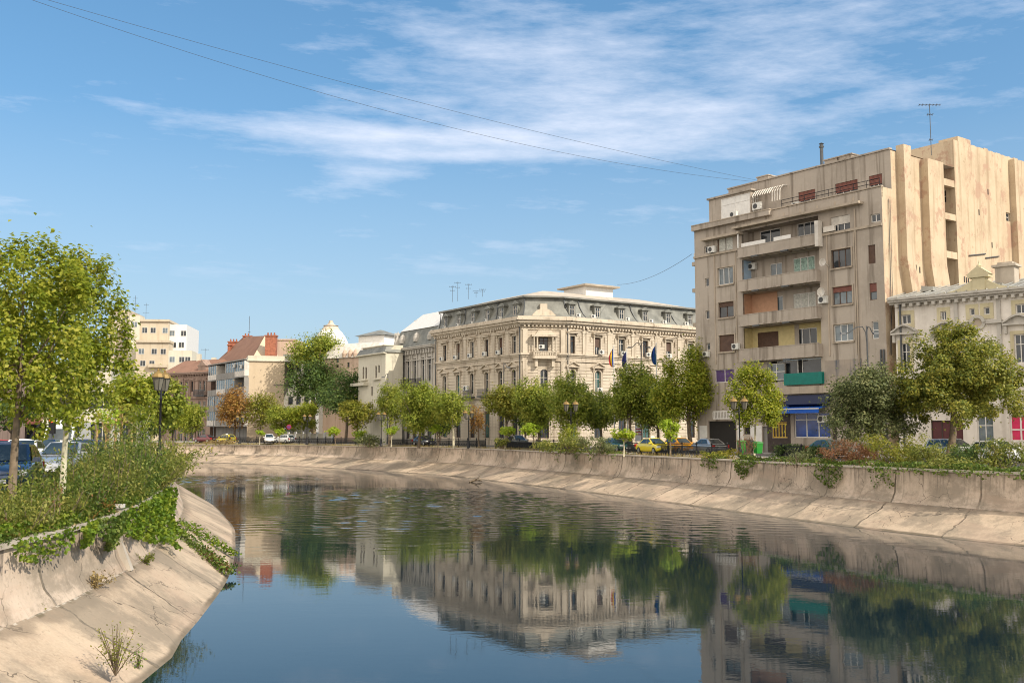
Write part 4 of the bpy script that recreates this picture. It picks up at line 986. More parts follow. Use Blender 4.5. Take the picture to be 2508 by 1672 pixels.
mb = MB(); a, b = ow[1][0] - .6, ow[3][1] + .5; z = zb_ - .7
mb.box(a, b, .05, 1.1, z - .25, z, 0, OF)
for k in range(24): x = a + .05 + (b - a - .1) * k / 23; mb.box(x - .03, x + .03, 1.0, 1.06, z, z + 1.2, 0, OF)
mb.box(a, b, .99, 1.07, z + 1.2, z + 1.28, 0, OF); mb.box(a, b, 1.0, 1.06, z + .5, z + .56, 0, OF)
mb.build('balcony', M['iron'], oh)
mb = MB(); 
for p in ((a + .4), (b - .6)): mb.prism([(p, z - 1.3), (p + .25, z - 1.3), (p + .25, z - .26), (p, z - .26)], 0, .8, OF)
mb.build('balcony_bracket', M['ornate'], oh)
OP = [OF.p(0, 0, 0)[:2], OF.p(ol_, 0, 0)[:2], OF.p(ol_, -13, 0)[:2], OF.p(0, -13, 0)[:2]]
mb = MB(); ring(mb, OP, [(-.1, zc_ + .12), (.15, zc_ + .9), (.5, zc_ + 2.0), (.75, zc_ + 3.1)], cap=True); ro2 = mb.build('slate_roof', M['slate'], oh)
mb = MB(); P = [OF.p(1.0, -.6, 0)[:2], OF.p(ol_, -.6, 0)[:2], OF.p(ol_, -12, 0)[:2], OF.p(1.0, -12, 0)[:2]]
ring(mb, P, [(0, zc_ + 3.11), (2.8, zc_ + 6.0), (5, zc_ + 6.3)], cap=True); mb.build('upper_roof', M['white'], ro2)
mb = MB()
for px in (1830, 1590, 2080):
    u, z = OF.un(760 + px / 7.128, 836, -.1)[0], zc_ + 1.0
    mb.lathe([(.7, 0), (.75, .6), (.55, 1.2), (.1, 1.6)], OF.p(u, -.5, z), 10)
mb.lathe([(.7, 0), (.75, .8), (.5, 1.6), (.25, 2.1), (.05, 3.0)], OF.p(.5, -.4, zc_ + .2), 10)
mb.build('roof_ornament', M['ornate'], ro2)
u, z = OF.un(1027, 800, -3); mb = MB(); mb.box(u - .6, u + .4, -3.4, -2.6, z - 1, z + .9, 0, OF); mb.box(u - .8, u + .6, -3.6, -2.4, z + .902, z + 1.1, 0, OF); mb.build('chimney', M['white'], ro2)
# ================================================================ white arched house
WH = Fr((-20.9 - .565 * 10.2, 165 + .825 * 10.2), (.565, -.825)); whl = 10.2
wh = thing('white_arched_house', 'plain white rendered house with paired arched windows and steep slate mansard', 'house', (*WH.p(5, 0, 0)[:2], GZ))
zc_ = WH.un(910, 870)[1]
aw = [WH.rect(*c7(*q)) for q in ((915, 985, 937, 1195), (960, 985, 984, 1195), (1130, 960, 1160, 1180), (1185, 950, 1208, 1085), (1060, 1330, 1088, 1490))]
wi = .62
aw = [((a + b) / 2 - wi / 2, (a + b) / 2 + wi / 2, c, d) for a, b, c, d in aw]
mb = MB(); wall(mb, WH, 0, whl, 2.85, zc_, aw, .3)
for o in aw[:4]: arch(mb, WH, o[0], o[1], o[3], depth=.3)
sf = Fr(WH.p(whl, 0, 0)[:2], (.837, .548)); wall(mb, sf, 0, 3.2, 2.85, zc_)
zt = WH.un(955, 842)[1]
mb.mesh([sf.p(0, 0, zc_), sf.p(3.2, 0, zc_), sf.p(3.2, 0, zt), sf.p(1.7, 0, zt)], [(0, 1, 2, 3)])
wall(mb, Fr(WH.p(0, -12, 0)[:2], WH.N), 0, 12, 2.85, zc_)
mb.build('wall', M['whitebld'], wh)
mb = MB(); mb.box(-.4, whl + .2, -.05, .5, zc_, zc_ + .22, 0, WH)
for i in (0, 2): mb.box(aw[i][0] - .4, aw[i + 1][1] + .4, -.02, .4, aw[i][2] - .35, aw[i][2] - .12, 0, WH)
mb.box(aw[0][0] - 3, aw[1][1] + .6, -.02, .9, aw[0][2] - 1.2, aw[0][2] - .7, 0, WH)
mb.build('stone_trim', M['whitebld'], wh)
for o in aw: win(wh, WH, o, -.25, 'glass', 'brownwood', 0)
HP = [WH.p(0, 0, 0)[:2], WH.p(whl, 0, 0)[:2], WH.p(whl, -12, 0)[:2], WH.p(0, -12, 0)[:2]]
mb = MB(); ring(mb, HP, [(-.3, zc_ + .24), (.2, zc_ + 1.2), (1.9, zt), (4, zt + .4)], cap=True); ro3 = mb.build('slate_roof', M['slate'], wh)
mb = MB(); u0_, u1_ = WH.un(890, 860, -.4)[0], WH.un(944, 860, -.4)[0]
mb.box(u0_, u1_, -3, -.3, zc_ + .5, zt - .1, 0, WH); mb.box(u0_ - .2, u1_ + .2, -3, -.1, zt - .098, zt + .05, 0, WH); dm = mb.build('dormer', M['whitebld'], ro3)
for q in ((1080, 1175), (1205, 1300)):
    o = WH.rect(*c7(q[0], 665, q[1], 745), -.3); mb = MB(); mb.box(o[0], o[1], -.35, -.27, o[2], o[3], 0, WH); mb.build('dormer_window', M['darkred'], dm)
# pale roofs and low house further back between the white house and the trees
ph = thing('pink_house', 'pinkish low house with pale mansard roof behind the white arched house', 'house', (-33, 190, GZ))
PF = Fr((-36.2, 196), (.86, -.5)); mb = MB()
po = [PF.rect(*c7(*q)) for q in ((450, 840, 495, 910), (450, 950, 495, 995), (645, 905, 685, 990))]
zc_ = PF.un(850, 876)[1]; wall(mb, PF, -1, 13, 2.85, zc_, po, .3); mb.build('wall', M['pink'], ph)
for o in po: win(ph, PF, o, -.2, 'glass', 'brownwood', 0)
mb = MB(); P = [PF.p(-1, 0, 0)[:2], PF.p(13, 0, 0)[:2], PF.p(13, -14, 0)[:2], PF.p(-1, -14, 0)[:2]]
ring(mb, P, [(-.3, zc_), (.2, zc_ + 1.0), (1.6, PF.un(870, 842, -2)[1]), (4.5, PF.un(870, 838, -3)[1])], cap=True); r4 = mb.build('mansard_roof', M['offwhite'], ph)
mb = MB()
for q in (600, 700, 790): u = PF.un(760 + q / 7.128, 868)[0]; mb.lathe([(.55, 0), (.6, .7), (.4, 1.2), (.08, 1.6)], PF.p(u, -.1, zc_ + .1), 8)
mb.build('dormer', M['pink'], r4)
q = PF.un(932, 826, -9); mb = MB(); P = [PF.p(q[0] + dx, dy, 0)[:2] for dx, dy in ((-3.2, -6), (3.2, -6), (3.2, -12), (-3.2, -12))]
ring(mb, P, [(0, q[1] - 3), (0, q[1] + .1)], cap=False); mb.build('roof_lantern', M['white'], r4)
mb = MB(); ring(mb, P, [(-.6, q[1] + .1), (3, q[1] + 1.5)], cap=True); mb.build('lantern_roof', M['slate'], r4)
# ================================================================ white dome beyond the trees
dm = thing('church_dome', 'large white ribbed dome with stacked lantern rising behind the tall tree', 'dome', (-52, 290, GZ))
c = (X(808, 290), 290.0)
s = 290 / F; zz = lambda py: E + (HY - py) * s * 1.0
R0 = 52 * s
prof = [(R0 * 1.02, 3)] + [(R0 * 1.02, zz(905)), (R0 * 1.1, zz(904)), (R0, zz(898))]
for i in range(12): h = i / 11; prof.append((R0 * math.sqrt(max(0, 1 - h ** 2.1 * .86)), zz(897) + (zz(806) - zz(897)) * h))
mb = MB(); mb.lathe(prof, (*c, 0), 32); d_ = mb.build('dome_shell', M['white'], dm, True)
mb = MB(); mb.lathe([(24 * s, zz(822)), (25 * s, zz(812)), (21 * s, zz(806)), (16 * s, zz(798)), (19 * s, zz(797.5)), (19 * s, zz(797)), (12 * s, zz(797)), (10 * s, zz(794)), (7 * s, zz(793)), (6 * s, zz(789)), (4.5 * s, zz(788)), (5 * s, zz(785.5)), (.3, zz(784))], (*c, 0), 18); mb.build('dome_lantern', M['maintrim'], dm)
# ================================================================ beige apartment block with glazed balconies
BF = Fr((-52.8 - .56 * 23.7, 200 + .83 * 23.7), (.56, -.83)); BLn = 23.7
bb = thing('balcony_block', 'grey apartment block with glazed balconies and a blank beige end wall', 'apartment house', (-52.8, 200, GZ))
BS = Fr(BF.p(BLn, 0, 0)[:2], (.953, .30))
zt = BS.un(650, 871)[1]; zl = BS.un(650, 882)[1]
mb = MB(); bw = BS.un(696, 930)[0]; wall(mb, BS, 0, bw, 2.85, zl); wall(mb, Fr(BS.p(bw, 0, 0)[:2], (-BS.N[0], -BS.N[1])), 0, 14, 2.85, zt); mb.build('end_wall', M['beige'], bb)
mb = MB(); mb.box(-.1, bw, -14, .05, zl + .002, zt, 0, BS); mb.box(-.3, bw + .1, -14, .3, zl - .2, zl, 0, BS); mb.build('parapet', M['whitebld'], bb)
mb = MB(); nfl = 5; fh = (zl - 3.3) / nfl
wall(mb, BF, 0, BLn, 2.85, zl, [], 0, -1.3); mb.box(0, BLn, -14, .9, zl + .003, zl + .25, 0, BF)
for k in range(1, nfl): mb.box(-.1, BLn, -1.3, .8, 3.3 + k * fh - .15, 3.3 + k * fh + .1, 0, BF)
mb.build('wall', M['greyblock'], bb)
for k in range(1, nfl):
    z = 3.3 + k * fh + .1
    for j in range(4):
        a = .1 + j * BLn / 4; b = a + BLn / 4 - .25
        mb = MB(); mb.box(a, b, .68, .8, z, z + 1.05, 0, BF); mb.box(b, b + .2, -1.28, .8, z, z + fh - .28, 0, BF)
        bp = mb.build('balcony_front', M['offwhite'] if (j + k) % 3 == 1 else M['greyblock'], bb)
        if (j * 2 + k) % 3 != 0:
            g = MB()
            for q in range(5): x = a + (b - a) * q / 4; g.box(x - .05, x + .05, .66, .74, z + 1.06, z + fh - .3, 0, BF)
            gg = g.build('balcony_frame', M['white'], bp)
            g = MB(); g.face([BF.p(a, .68, z + 1.06), BF.p(b, .68, z + 1.06), BF.p(b, .68, z + fh - .3), BF.p(a, .68, z + fh - .3)]); g.build('balcony_glazing', M['glassb'], gg)
        else: win(bb, BF, (a + 1.2, b - 1.2, z + .3, z + fh - .5), -1.28, 'glass', 'white', 1)
u, z = BS.un(712 - 25, 823 + 12); 
for q, w_ in (((575, 895), .8), ((592, 897), .8)): u, z = BF.un(*q, .8); acunit(bb, BF, u, z - .4, w_, 1.2)
mb = MB(); q = BS.un(676, 943); mb.tube([BS.p(q[0] - .5, .1, q[1]), BS.p(q[0] + 1.6, .1, q[1])], .06, 4); mb.build('wall_bracket', M['greyiron'], bb)
# red roofed house with brick chimneys behind the block
rh = thing('red_roofed_house', 'old house with rust red tiled roof and two big brick chimney stacks', 'house', (-60, 225, GZ))
RF = Fr(BF.p(2, -15, 0)[:2], (.56, -.83)); zr0 = E + (HY - 888) * 215 / F
RS = Fr((X(528, 240), 240.0), (.86, -.5))
def Z(py, y): return E + (HY - py) * y / F
def bxy(px, y): return (X(px, y), y)
V = [(*bxy(528, 240), Z(885, 240)), (*bxy(612, 214), Z(886, 214)), (*bxy(646, 222), Z(822, 222)), (*bxy(594, 240), Z(824, 240)), (*bxy(690, 218), Z(886, 218)), (*bxy(600, 252), Z(885, 252))]
mb = MB(); mb.mesh(V, [(0, 1, 2, 3)]); mb.mesh(V, [(3, 2, 4, 5)]); mb.build('tiled_roof', M['terracotta'], rh)
mb = MB(); mb.mesh(V, [(1, 4, 2)]); B0 = [(v[0], v[1], 2.85) for v in V]
for i, j in ((0, 1), (1, 4), (4, 5), (5, 0)): mb.face([B0[i], B0[j], V[j], V[i]])
mb.mesh(V, [(0, 3, 5)]); mb.build('gable_wall', M['beige'], rh)
for px0, px1, y0, y1, d in ((647, 673, 823, 870, 216), (592, 612, 824, 846, 238), (556, 582, 838, 858, 240), (555, 561, 846, 858, 238)):
    mb = MB(); x0, x1 = X(px0, d), X(px1, d); mb.box(x0, x1, d, d + 1.6, Z(y1, d) - 3, Z(y0, d), 0); mb.box(x0 - .15, x1 + .15, d - .15, d + 1.75, Z(y0, d) + .002, Z(y0, d) + .25, 0)
    for k in range(int((x1 - x0) / .7)): mb.lathe([(.2, 0), (.16, .6)], (x0 + .4 + k * .7, d + .8, Z(y0, d) + .25), 8)
    mb.build('brick_chimney', M['redbrick'], rh)
mb = MB(); mb.box(X(662, 235), X(722, 235), 235, 245, 2.85, Z(833, 235)); mb.box(X(660, 235), X(722, 235), 234.8, 245.2, Z(833, 235) + .002, Z(830, 235)); mb.build('rear_wing', M['pink'], rh)
mb = MB(); mb.box(X(696, 214), X(760, 214), 214, 224, 2.85, Z(873, 214)); gb = mb.build('side_house', M['ornate'], rh)
mb = MB(); mb.box(X(694, 214), X(762, 214), 213.4, 224.4, Z(873, 214) + .003, Z(868, 214)); mb.build('flat_roof', M['slate'], gb)
gf = Fr((X(696, 214), 214.0), (1, 0))
for r in range(4):
    for k in range(3): u = 1 + k * 1.7; mb = MB(); mb.box(u, u + .9, -.02, .05, Z(894 + r * 40, 214) - 1.4, Z(894 + r * 40, 214) + .2, 0, gf); mb.build('window', M['glass'], gb)
# ================================================================ brown ornate old house, left of the block
bo = thing('brown_townhouse', 'soot brown old townhouse with ornate window bays and red tiled roof', 'townhouse', (-72, 224, GZ))
OF2 = Fr((X(405, 229), 229.0), (X(517, 221) - X(405, 229), 221 - 229.0)); l2 = math.dist(OF2.O, (X(517, 221), 221))
def c6(x0, y0, x1, y1): return (400 + x0 / 6.533, 760 + y0 / 6.533, 400 + x1 / 6.533, 760 + y1 / 6.533)
oo = [OF2.rect(*c6(a, 1140, b, 1300)) for a, b in ((160, 215), (270, 312), (360, 400), (445, 485), (570, 610), (640, 680))]
oo = [(a, b, oo[2][2], oo[2][3]) for a, b, _, _ in oo]
oo += [(a, b, oo[0][2] - 5.6, oo[0][2] - 2.2) for a, b, _, _ in oo] + [(a - .1, b + .2, 3.2, 6.0) for a, b, _, _ in oo]
zc_ = OF2.un(470, 914)[1]
mb = MB(); wall(mb, OF2, 0, l2, 2.85, zc_, oo, .3); wall(mb, Fr(OF2.p(l2, 0, 0)[:2], (-OF2.N[0], -OF2.N[1])), 0, 10, 2.85, zc_); mb.build('wall', M['brownold'], bo)
tm = MB(); slabs(tm, OF2, 0, l2, [(zc_ - 1.7, zc_ - 1.5, .2), (zc_ - .3, zc_, .7), (zc_, zc_ + .25, .9), (oo[0][2] - 1.6, oo[0][2] - 1.2, .35), (oo[0][2] - 6.2, oo[0][2] - 6, .2)])
for a, b, c, d in oo[:6]:
    for x in (a - .28, b + .04): tm.box(x, x + .24, -.02, .16, c - 1.1, d + .6, 0, OF2)
    tm.box(a - .3, b + .3, -.02, .3, d + .4, d + .65, 0, OF2)
for k in range(18): u = .3 + k * (l2 - .6) / 17; tm.box(u - .12, u + .12, -.02, .5, zc_ - .62, zc_ - .31, 0, OF2)
tm.build('stone_trim', M['brownold'], bo)
for i, r in enumerate(oo): win(bo, OF2, r, -.22, 'glass', 'offwhite' if i % 3 else 'brownwood', 1, .7)
mb = MB(); a, b = oo[4][0] - .6, oo[5][1] + .6; z = oo[4][2] - .9; mb.box(a, b, .02, 1.0, z - .2, z, 0, OF2)
for k in range(14): x = a + (b - a) * k / 13; mb.box(x - .04, x + .04, .92, .99, z, z + 1.1, 0, OF2)
mb.box(a, b, .9, 1.0, z + 1.1, z + 1.2, 0, OF2); mb.build('balcony', M['greyiron'], bo)
mb = MB(); zr_ = OF2.un(470, 883, -4)[1]
mb.mesh([OF2.p(*q) for q in ((-.3, .8, zc_ + .26), (l2 + .3, .8, zc_ + .26), (l2 - .5, -4, zr_), (1.5, -4, zr_))], [(0, 1, 2, 3)]); mb.mesh([OF2.p(*q) for q in ((l2 + .3, .8, zc_ + .26), (l2 + .3, -9, zc_ + .26), (l2 - .5, -4, zr_))], [(0, 1, 2)]); r5 = mb.build('tiled_roof', M['terracotta'], bo)
mb = MB(); u = OF2.un(498, 900)[0]; mb.box(u - 1.2, u + 1.2, -1.5, .4, zc_ + .26, zc_ + 1.5, 0, OF2); mb.prism([(u - 1.5, zc_ + 1.5), (u + 1.5, zc_ + 1.5), (u + .5, zc_ + 2.3), (u, zc_ + 3.0), (u - .5, zc_ + 2.3)], -1.5, .5, OF2); mb.build('roof_gable', M['brownold'], r5)
for px, py, py1, y in ((473, 864, 885, 226), (510, 873, 890, 226)):
    mb = MB(); mb.box(X(px - 4, y), X(px + 5, y), y + 3, y + 4.2, Z(py1 + 10, y), Z(py, y)); mb.build('chimney', M['whitebld'], r5)
# ================================================================ cream high-rise far left
ch = thing('cream_tower', 'tall stepped cream apartment tower far away behind the left trees', 'apartment tower', (X(330, 280), 280, GZ))
def blk(par, name, px0, px1, pyt, y, dep, mat, T=(1, .12), over=0):
    f = Fr((X(px0, y), y), T); l = (X(px1, y) - X(px0, y)); mb = MB(); zt = Z(pyt, y)
    mb.box(0, l, -dep, 0, 2.85, zt, 0, f)
    if over: mb.box(-.3, l + .3, -dep, over, zt + .003, zt + .6, 0, f)
    return f, l, zt, mb.build(name, mat, par)
f1, l1, z1, _ = blk(ch, 'tower_block', 262, 308, 757, 283, 18, M['creamhigh'])
f2, l2_, z2, _ = blk(ch, 'tower_block', 308, 405, 786, 280, 18, M['creamhigh'], over=.5)
f3, l3, z3, _ = blk(ch, 'tower_block', 405.5, 452, 794, 283, 18, M['white'])
f4, l4, z4, _ = blk(ch, 'tower_block', 330, 408, 838, 275, 5, M['creamhigh'], over=.5)
f5, l5, z5, _ = blk(ch, 'tower_block', 410, 466, 858, 276, 7, M['whitebld'])
f6, l6, z6, _ = blk(ch, 'tower_block', 312, 336, 772, 279.4, 6, M['whitebld'])
for f, l, zt, n, r in ((f1, l1, z1, 2, 8), (f2, l2_, z2, 4, 1), (f3, l3, z3, 2, 2), (f4, l4, z4, 3, 6), (f5, l5, z5, 3, 2), (f6, l6, z6, 1, 1)):
    for j in range(r):
        for k in range(n):
            if (j * 3 + k * 5) % 7 == 6: continue
            u = l * (k + .5) / n + .5 * ((j + k) % 2); z = zt - 2.4 - j * 3.3
            win(ch, f, (u - .75, u + .75, z - .9, z + .7), .02, 'glass' if (k + j) % 3 else 'glassb', 'white', 1)
    if f is f4 or f is f5:
        for j in range(1, 3):
            mb = MB(); mb.box(l * .4, l * .98, .0, 1.1, zt - 3.6 - j * 3.3, zt - 2.7 - j * 3.3, 0, f); mb.build('balcony', M['creamhigh'], ch)
# left bank street front seen under the near trees
for i, (px0, px1, pyt, y, mt, lab, nw) in enumerate(((-260, -20, 880, 78, 'brownold', 'brown street building glimpsed between the left tree trunks', 5), (-15, 135, 905, 96, 'pink', 'pink shop building under awnings behind the parked cars on the left', 4), (138, 262, 900, 118, 'whitebld', 'pale building behind the white van on the left street', 4), (262, 352, 965, 150, 'ornate', 'low pale grey building beyond the young staked trees', 3))):
    t = thing('street_building', lab, 'building', (X(px0, y), y, LZ)); f = Fr((X(px0, y), y), (1, .25)); l = X(px1, y) - X(px0, y); zt = Z(pyt, y)
    o = []
    for r in range(max(1, int((zt - LZ) / 3.6))):
        for k in range(nw): u = l * (k + .5) / nw; z = LZ + .4 + r * 3.6; o.append((u - .8, u + .8, z + (.5 if r else 0), z + 2.5))
    mb = MB(); wall(mb, f, 0, l, 2.8, zt, o, .3); mb.box(0, l, -9, -.4, 2.8, zt - .01, 0, f); mb.box(-.2, l + .2, -9, .4, zt + .002, zt + .3, 0, f); mb.build('wall', M[mt], t)
    for k, r in enumerate(o): win(t, f, r, -.25, 'glass', 'offwhite' if k % 2 else 'brownwood', 1)
    if i == 1:
        for k in range(3):
            mb = MB(); a = .5 + k * 2.1; mb.mesh([f.p(*q) for q in ((a, .02, LZ + 3.4), (a + 1.9, .02, LZ + 3.4), (a + 1.9, 1.4, LZ + 2.8), (a, 1.4, LZ + 2.8), (a, 1.4, LZ + 2.55), (a + 1.9, 1.4, LZ + 2.55))], [(0, 1, 2, 3), (3, 2, 5, 4)]); mb.build('awning', M[('pink', 'redwood', 'whitebld')[k]], t)
# low white garden wall with railings beyond the far street
lw_t = thing('garden_wall', 'low white wall with pale panels across the far street below the trees', 'wall', (X(740, 186), 186, GZ))
f = Fr((X(690, 190), 190.0), (X(850, 181) - X(690, 190), -9)); l = 13.0
mb = MB(); mb.box(0, l, -.3, 0, 2.85, 3.9, 0, f)
for k in range(8): u = k * l / 7.0; mb.box(u - .2, u + .2, -.35, .05, 2.86, 5.3, 0, f)
mb.build('wall', M['white'], lw_t)
mb = MB()
for k in range(7): mb.box(k * l / 7 + .25, (k + 1) * l / 7 - .25, -.2, -.12, 3.95, 5.0, 0, f)
mb.build('panel', M['whitebld'], lw_t)
# ---------------------------------------------------------------- foliage
def leaves(name, C, size, matl, parent=None, seed=0, up=.35, asp=.62, stretch=None, out=None):
    r = np.random.default_rng(seed); C = np.asarray(C, float); N = len(C)
    n = r.normal(size=(N, 3)); n[:, 2] = np.abs(n[:, 2]) + up
    if out is not None: n = n * .7 + np.asarray(out) * .9 + np.array((0, 0, .15))
    n /= np.linalg.norm(n, axis=1)[:, None]
    d = r.normal(size=(N, 3))
    if stretch is not None: d = d * .35 + np.asarray(stretch)
    d -= (d * n).sum(1)[:, None] * n; d /= np.linalg.norm(d, axis=1)[:, None] + 1e-9
    b = np.cross(n, d)
    L = size * r.uniform(.6, 1.3, (N, 1)); W = L * asp * .5
    V = np.empty((N, 4, 3)); V[:, 0] = C - d * L * .5; V[:, 1] = C + b * W + n * L * .1; V[:, 2] = C + d * L * .5 - n * L * .06; V[:, 3] = C - b * W + n * L * .1
    me = bpy.data.meshes.new(name); me.vertices.add(N * 4); me.vertices.foreach_set('co', V.ravel())
    me.loops.add(N * 4); me.loops.foreach_set('vertex_index', np.arange(N * 4, dtype=np.int32))
    me.polygons.add(N); me.polygons.foreach_set('loop_start', np.arange(0, N * 4, 4, dtype=np.int32)); me.polygons.foreach_set('loop_total', np.full(N, 4, dtype=np.int32))
    me.update(calc_edges=True)
    for q in (matl if isinstance(matl, (list, tuple)) else [matl]): me.materials.append(q)
    if isinstance(matl, (list, tuple)): me.polygons.foreach_set('material_index', r.choice(len(matl), N, p=[.86, .14] if len(matl) == 2 else None).astype(np.int32))
    return link(name, me, parent)
def crown_pts(c, rad, N, r, nb=11, tight=.17, blobs=None):
    """leaf positions clustered in clumps over several lobes; returns points and clump centres"""
    c = np.asarray(c); rad = np.asarray(rad)
    if blobs is None:
        blobs = []
        for i in range(nb):
            d = r.normal(size=3); d /= np.linalg.norm(d)
            k = r.uniform(.45, .68); d[2] *= .9; blobs.append((d * k, r.uniform(.38, .52)))
        blobs.append((np.zeros(3), .6))
    cl = []
    for bc, br in blobs:
        for j in range(max(5, int(60 * br * br))):
            d = r.normal(size=3); d[2] += .15; d /= np.linalg.norm(d); cl.append(np.asarray(bc) + d * br * r.uniform(.55, 1.0))
    cl = np.array(cl); m = int(N / len(cl)) + 1
    d = r.normal(size=(len(cl) * m, 3)); d /= np.linalg.norm(d, axis=1)[:, None]
    k = (r.random((len(cl) * m, 1)) ** .45) * tight * 1.55 * r.uniform(.6, 1.25, (len(cl), 1)).repeat(m, 0)
    st = r.random(len(k)) < .09; k[st] = np.abs(r.normal(size=(st.sum(), 1))) * tight * 1.1 + tight * 1.0
    P = np.repeat(cl, m, 0) + d * k
    global OUT
    OUT = d * .75 + P * .75; OUT /= np.linalg.norm(OUT, axis=1)[:, None] + 1e-6
    return c + P * rad, c + cl * rad
OUT = None
L_ = {}
L_['plane'] = leafm('plane_tree_leaves', (0.098, 0.143, 0.015), (0.314, 0.368, 0.047), (0.406, 0.375, 0.061))
L_['near'] = leafm('near_plane_leaves', (0.104, 0.156, 0.013), (0.332, 0.371, 0.034), (0.429, 0.390, 0.058), .45, 1.2)
L_['lime'] = leafm('lime_tree_leaves', (.06, .095, .014), (.26, .27, .038), (.36, .31, .05), .32, .9)
L_['dark'] = leafm('dark_leaves', (0.033, 0.072, 0.018), (0.098, 0.156, 0.031), (0.143, 0.189, 0.039), .28)
L_['olive'] = leafm('grey_willow_leaves', (.07, .095, .032), (.18, .205, .075), (.26, .255, .11), .3, 1.0)
L_['bright'] = leafm('catalpa_leaves', (0.182, 0.299, 0.018), (0.390, 0.494, 0.046), (0.520, 0.520, 0.052), .42)
L_['yellow'] = leafm('yellowing_leaves', (.14, .17, .02), (.27, .28, .035), (.32, .25, .04), .35)
L_['rust'] = leafm('rusty_leaves', (0.221, 0.124, 0.031), (0.429, 0.215, 0.058), (0.286, 0.234, 0.046), .3)
L_['shrub'] = leafm('shrub_leaves', (0.070, 0.098, 0.014), (0.246, 0.275, 0.050), (0.351, 0.305, 0.078), .38, 1.4)
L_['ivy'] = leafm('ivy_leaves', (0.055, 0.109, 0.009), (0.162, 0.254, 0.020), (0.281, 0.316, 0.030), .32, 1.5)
L_['ivyd'] = leafm('dark_ivy_leaves', (0.044, 0.083, 0.013), (0.129, 0.194, 0.028), (0.221, 0.240, 0.052), .32, 1.5)  # deeper green leaf for ivy, shrubs and ground cover
L_['straw'] = leafm('dry_stems', (.28, .2, .08), (.42, .31, .13), (.24, .2, .07), .2)
L_['reddish'] = leafm('reddish_shrub_leaves', (.2, .085, .04), (.32, .16, .08), (.15, .13, .04), .3)
GT = 'trees along the far river bank'
def tree(label, px, top, bot, hw, d, mat='plane', base=None, leaf=.27, cov=6.5, seed=1, group=GT, bark='bark', tpx=None, nb=11, blobs=None, tight=.17, trad=None, name='tree', gz=GZ, stake=False, cat='tree', up=.35):
    r = np.random.default_rng(seed)
    zt, zb = atd(px, top, d)[1], atd(px, bot, d)[1]; x = atd(px, (top + bot) / 2, d)[0]; R = hw * d / F
    rz = (zt - zb) / 2
    R *= 1.33 if blobs is None else 1.1; rz *= 1.06 if blobs is None else 1.0
    xb = atd(tpx, 1090, d)[0] if tpx else x + r.uniform(-.1, .1) * R
    t = thing(name, label, cat, (xb, d, gz), group=group)
    c = (x, d, (zt + zb) / 2); rad = (R, R * .95, rz)
    P, cl = crown_pts(c, rad, cov * 1.15 * math.pi * R * rz / (.31 * leaf * leaf), r, nb, tight, blobs)
    kp = P[:, 2] > gz + .05; P = P[kp]
    leaves('crown', P, leaf, L_[mat], t, seed, up, out=OUT[kp])
    mb = MB(); tr = trad or max(.06, .019 * (zt - gz))
    zm = zb + rz * .8; B = Vector((xb, d, gz - .1)); T = Vector((x, d, zm))
    pts = [B, B.lerp(T, .35) + Vector((r.uniform(-.1, .1), 0, 0)) * R * .3, B.lerp(T, .7), T, T + Vector((0, 0, rz * .7))]
    mb.tube(pts, [tr * 1.25, tr, tr * .8, tr * .5, tr * .12], 7)
    for i in r.choice(len(cl), min(12, len(cl)), False):
        q = Vector(cl[i]); k = r.uniform(.5, .95); s0 = B.lerp(T, k); 
        mb.tube([s0, s0.lerp(q, .5) + Vector((0, 0, -.08 * rz)), q], [tr * .4, tr * .26, tr * .06], 5)
    mb.build('trunk', M[bark], t, True)
    if stake:
        for s in (-.45, .5):
            mb = MB(); mb.tube([(xb + s, d + .1, gz - .1), (xb + s * .8, d + .1, gz + 2.6)], .05, 6); mb.build('stake', M['wood'], t)
    return t
# right bank row (px, top, bottom, half width, distance)
tree('round green plane tree in front of the grey townhouse balcony', 1030, 928, 1058, 52, 138, 'plane', seed=2)
tree('small loose tree beside the white arched house', 958, 928, 1045, 34, 150, 'plane', seed=3, cov=4)
tree('pale trunked slim tree left of the ornate lamp before the palace', 1108, 948, 1055, 36, 134, 'plane', bark='palebark', seed=4, cov=4.5)
tree('thin rust brown autumn tree beside the ornate lamp before the palace', 1172, 985, 1065, 20, 133, 'rust', seed=5, cov=1.5, trad=.1, leaf=.24)
tree('yellowish green tree under the left palace facade', 1240, 938, 1046, 47, 127, 'yellow', seed=6)
tree('taller dark leaved tree before the palace corner loggia', 1318, 898, 1052, 46, 122, 'plane', seed=7)
tree('bushy tree with twin lantern lamp showing through its crown', 1404, 912, 1052, 66, 116, 'plane', seed=8)
tree('dense rounded tree behind the three flagpoles', 1540, 894, 1050, 62, 111, 'plane', seed=9)
tree('tallest street tree, hiding the seam between palace and apartment house', 1682, 842, 1052, 92, 103, 'near', seed=10, blobs=[(np.array((.38, 0, .55)), .45), (np.array((-.1, 0, .2)), .55), (np.array((-.55, 0, -.1)), .45), (np.array((.5, 0, -.05)), .5), (np.array((0, .2, -.35)), .55), (np.array((-.5, -.2, -.5)), .42), (np.array((.5, .2, -.5)), .42), (np.array((0, -.3, 0)), .5)])
tree('light green tree with thin pale trunk left of the blue shop', 1852, 880, 1046, 74, 88, 'near', seed=12, bark='palebark', tpx=1846, trad=.09, leaf=.25, cov=5, blobs=[(np.array((-.15, 0, .6)), .4), (np.array((-.4, 0, .2)), .45), (np.array((.25, 0, .1)), .5), (np.array((.55, .1, -.3)), .42), (np.array((-.55, -.1, -.25)), .42), (np.array((0, -.2, -.5)), .48), (np.array((.4, 0, -.65)), .35), (np.array((-.4, 0, -.65)), .35)])
tree('feathery grey green willow beside the big yellowing lime tree', 2135, 892, 1095, 88, 71, 'olive', seed=13, leaf=.19, cov=6.5, tight=.15, up=.0)
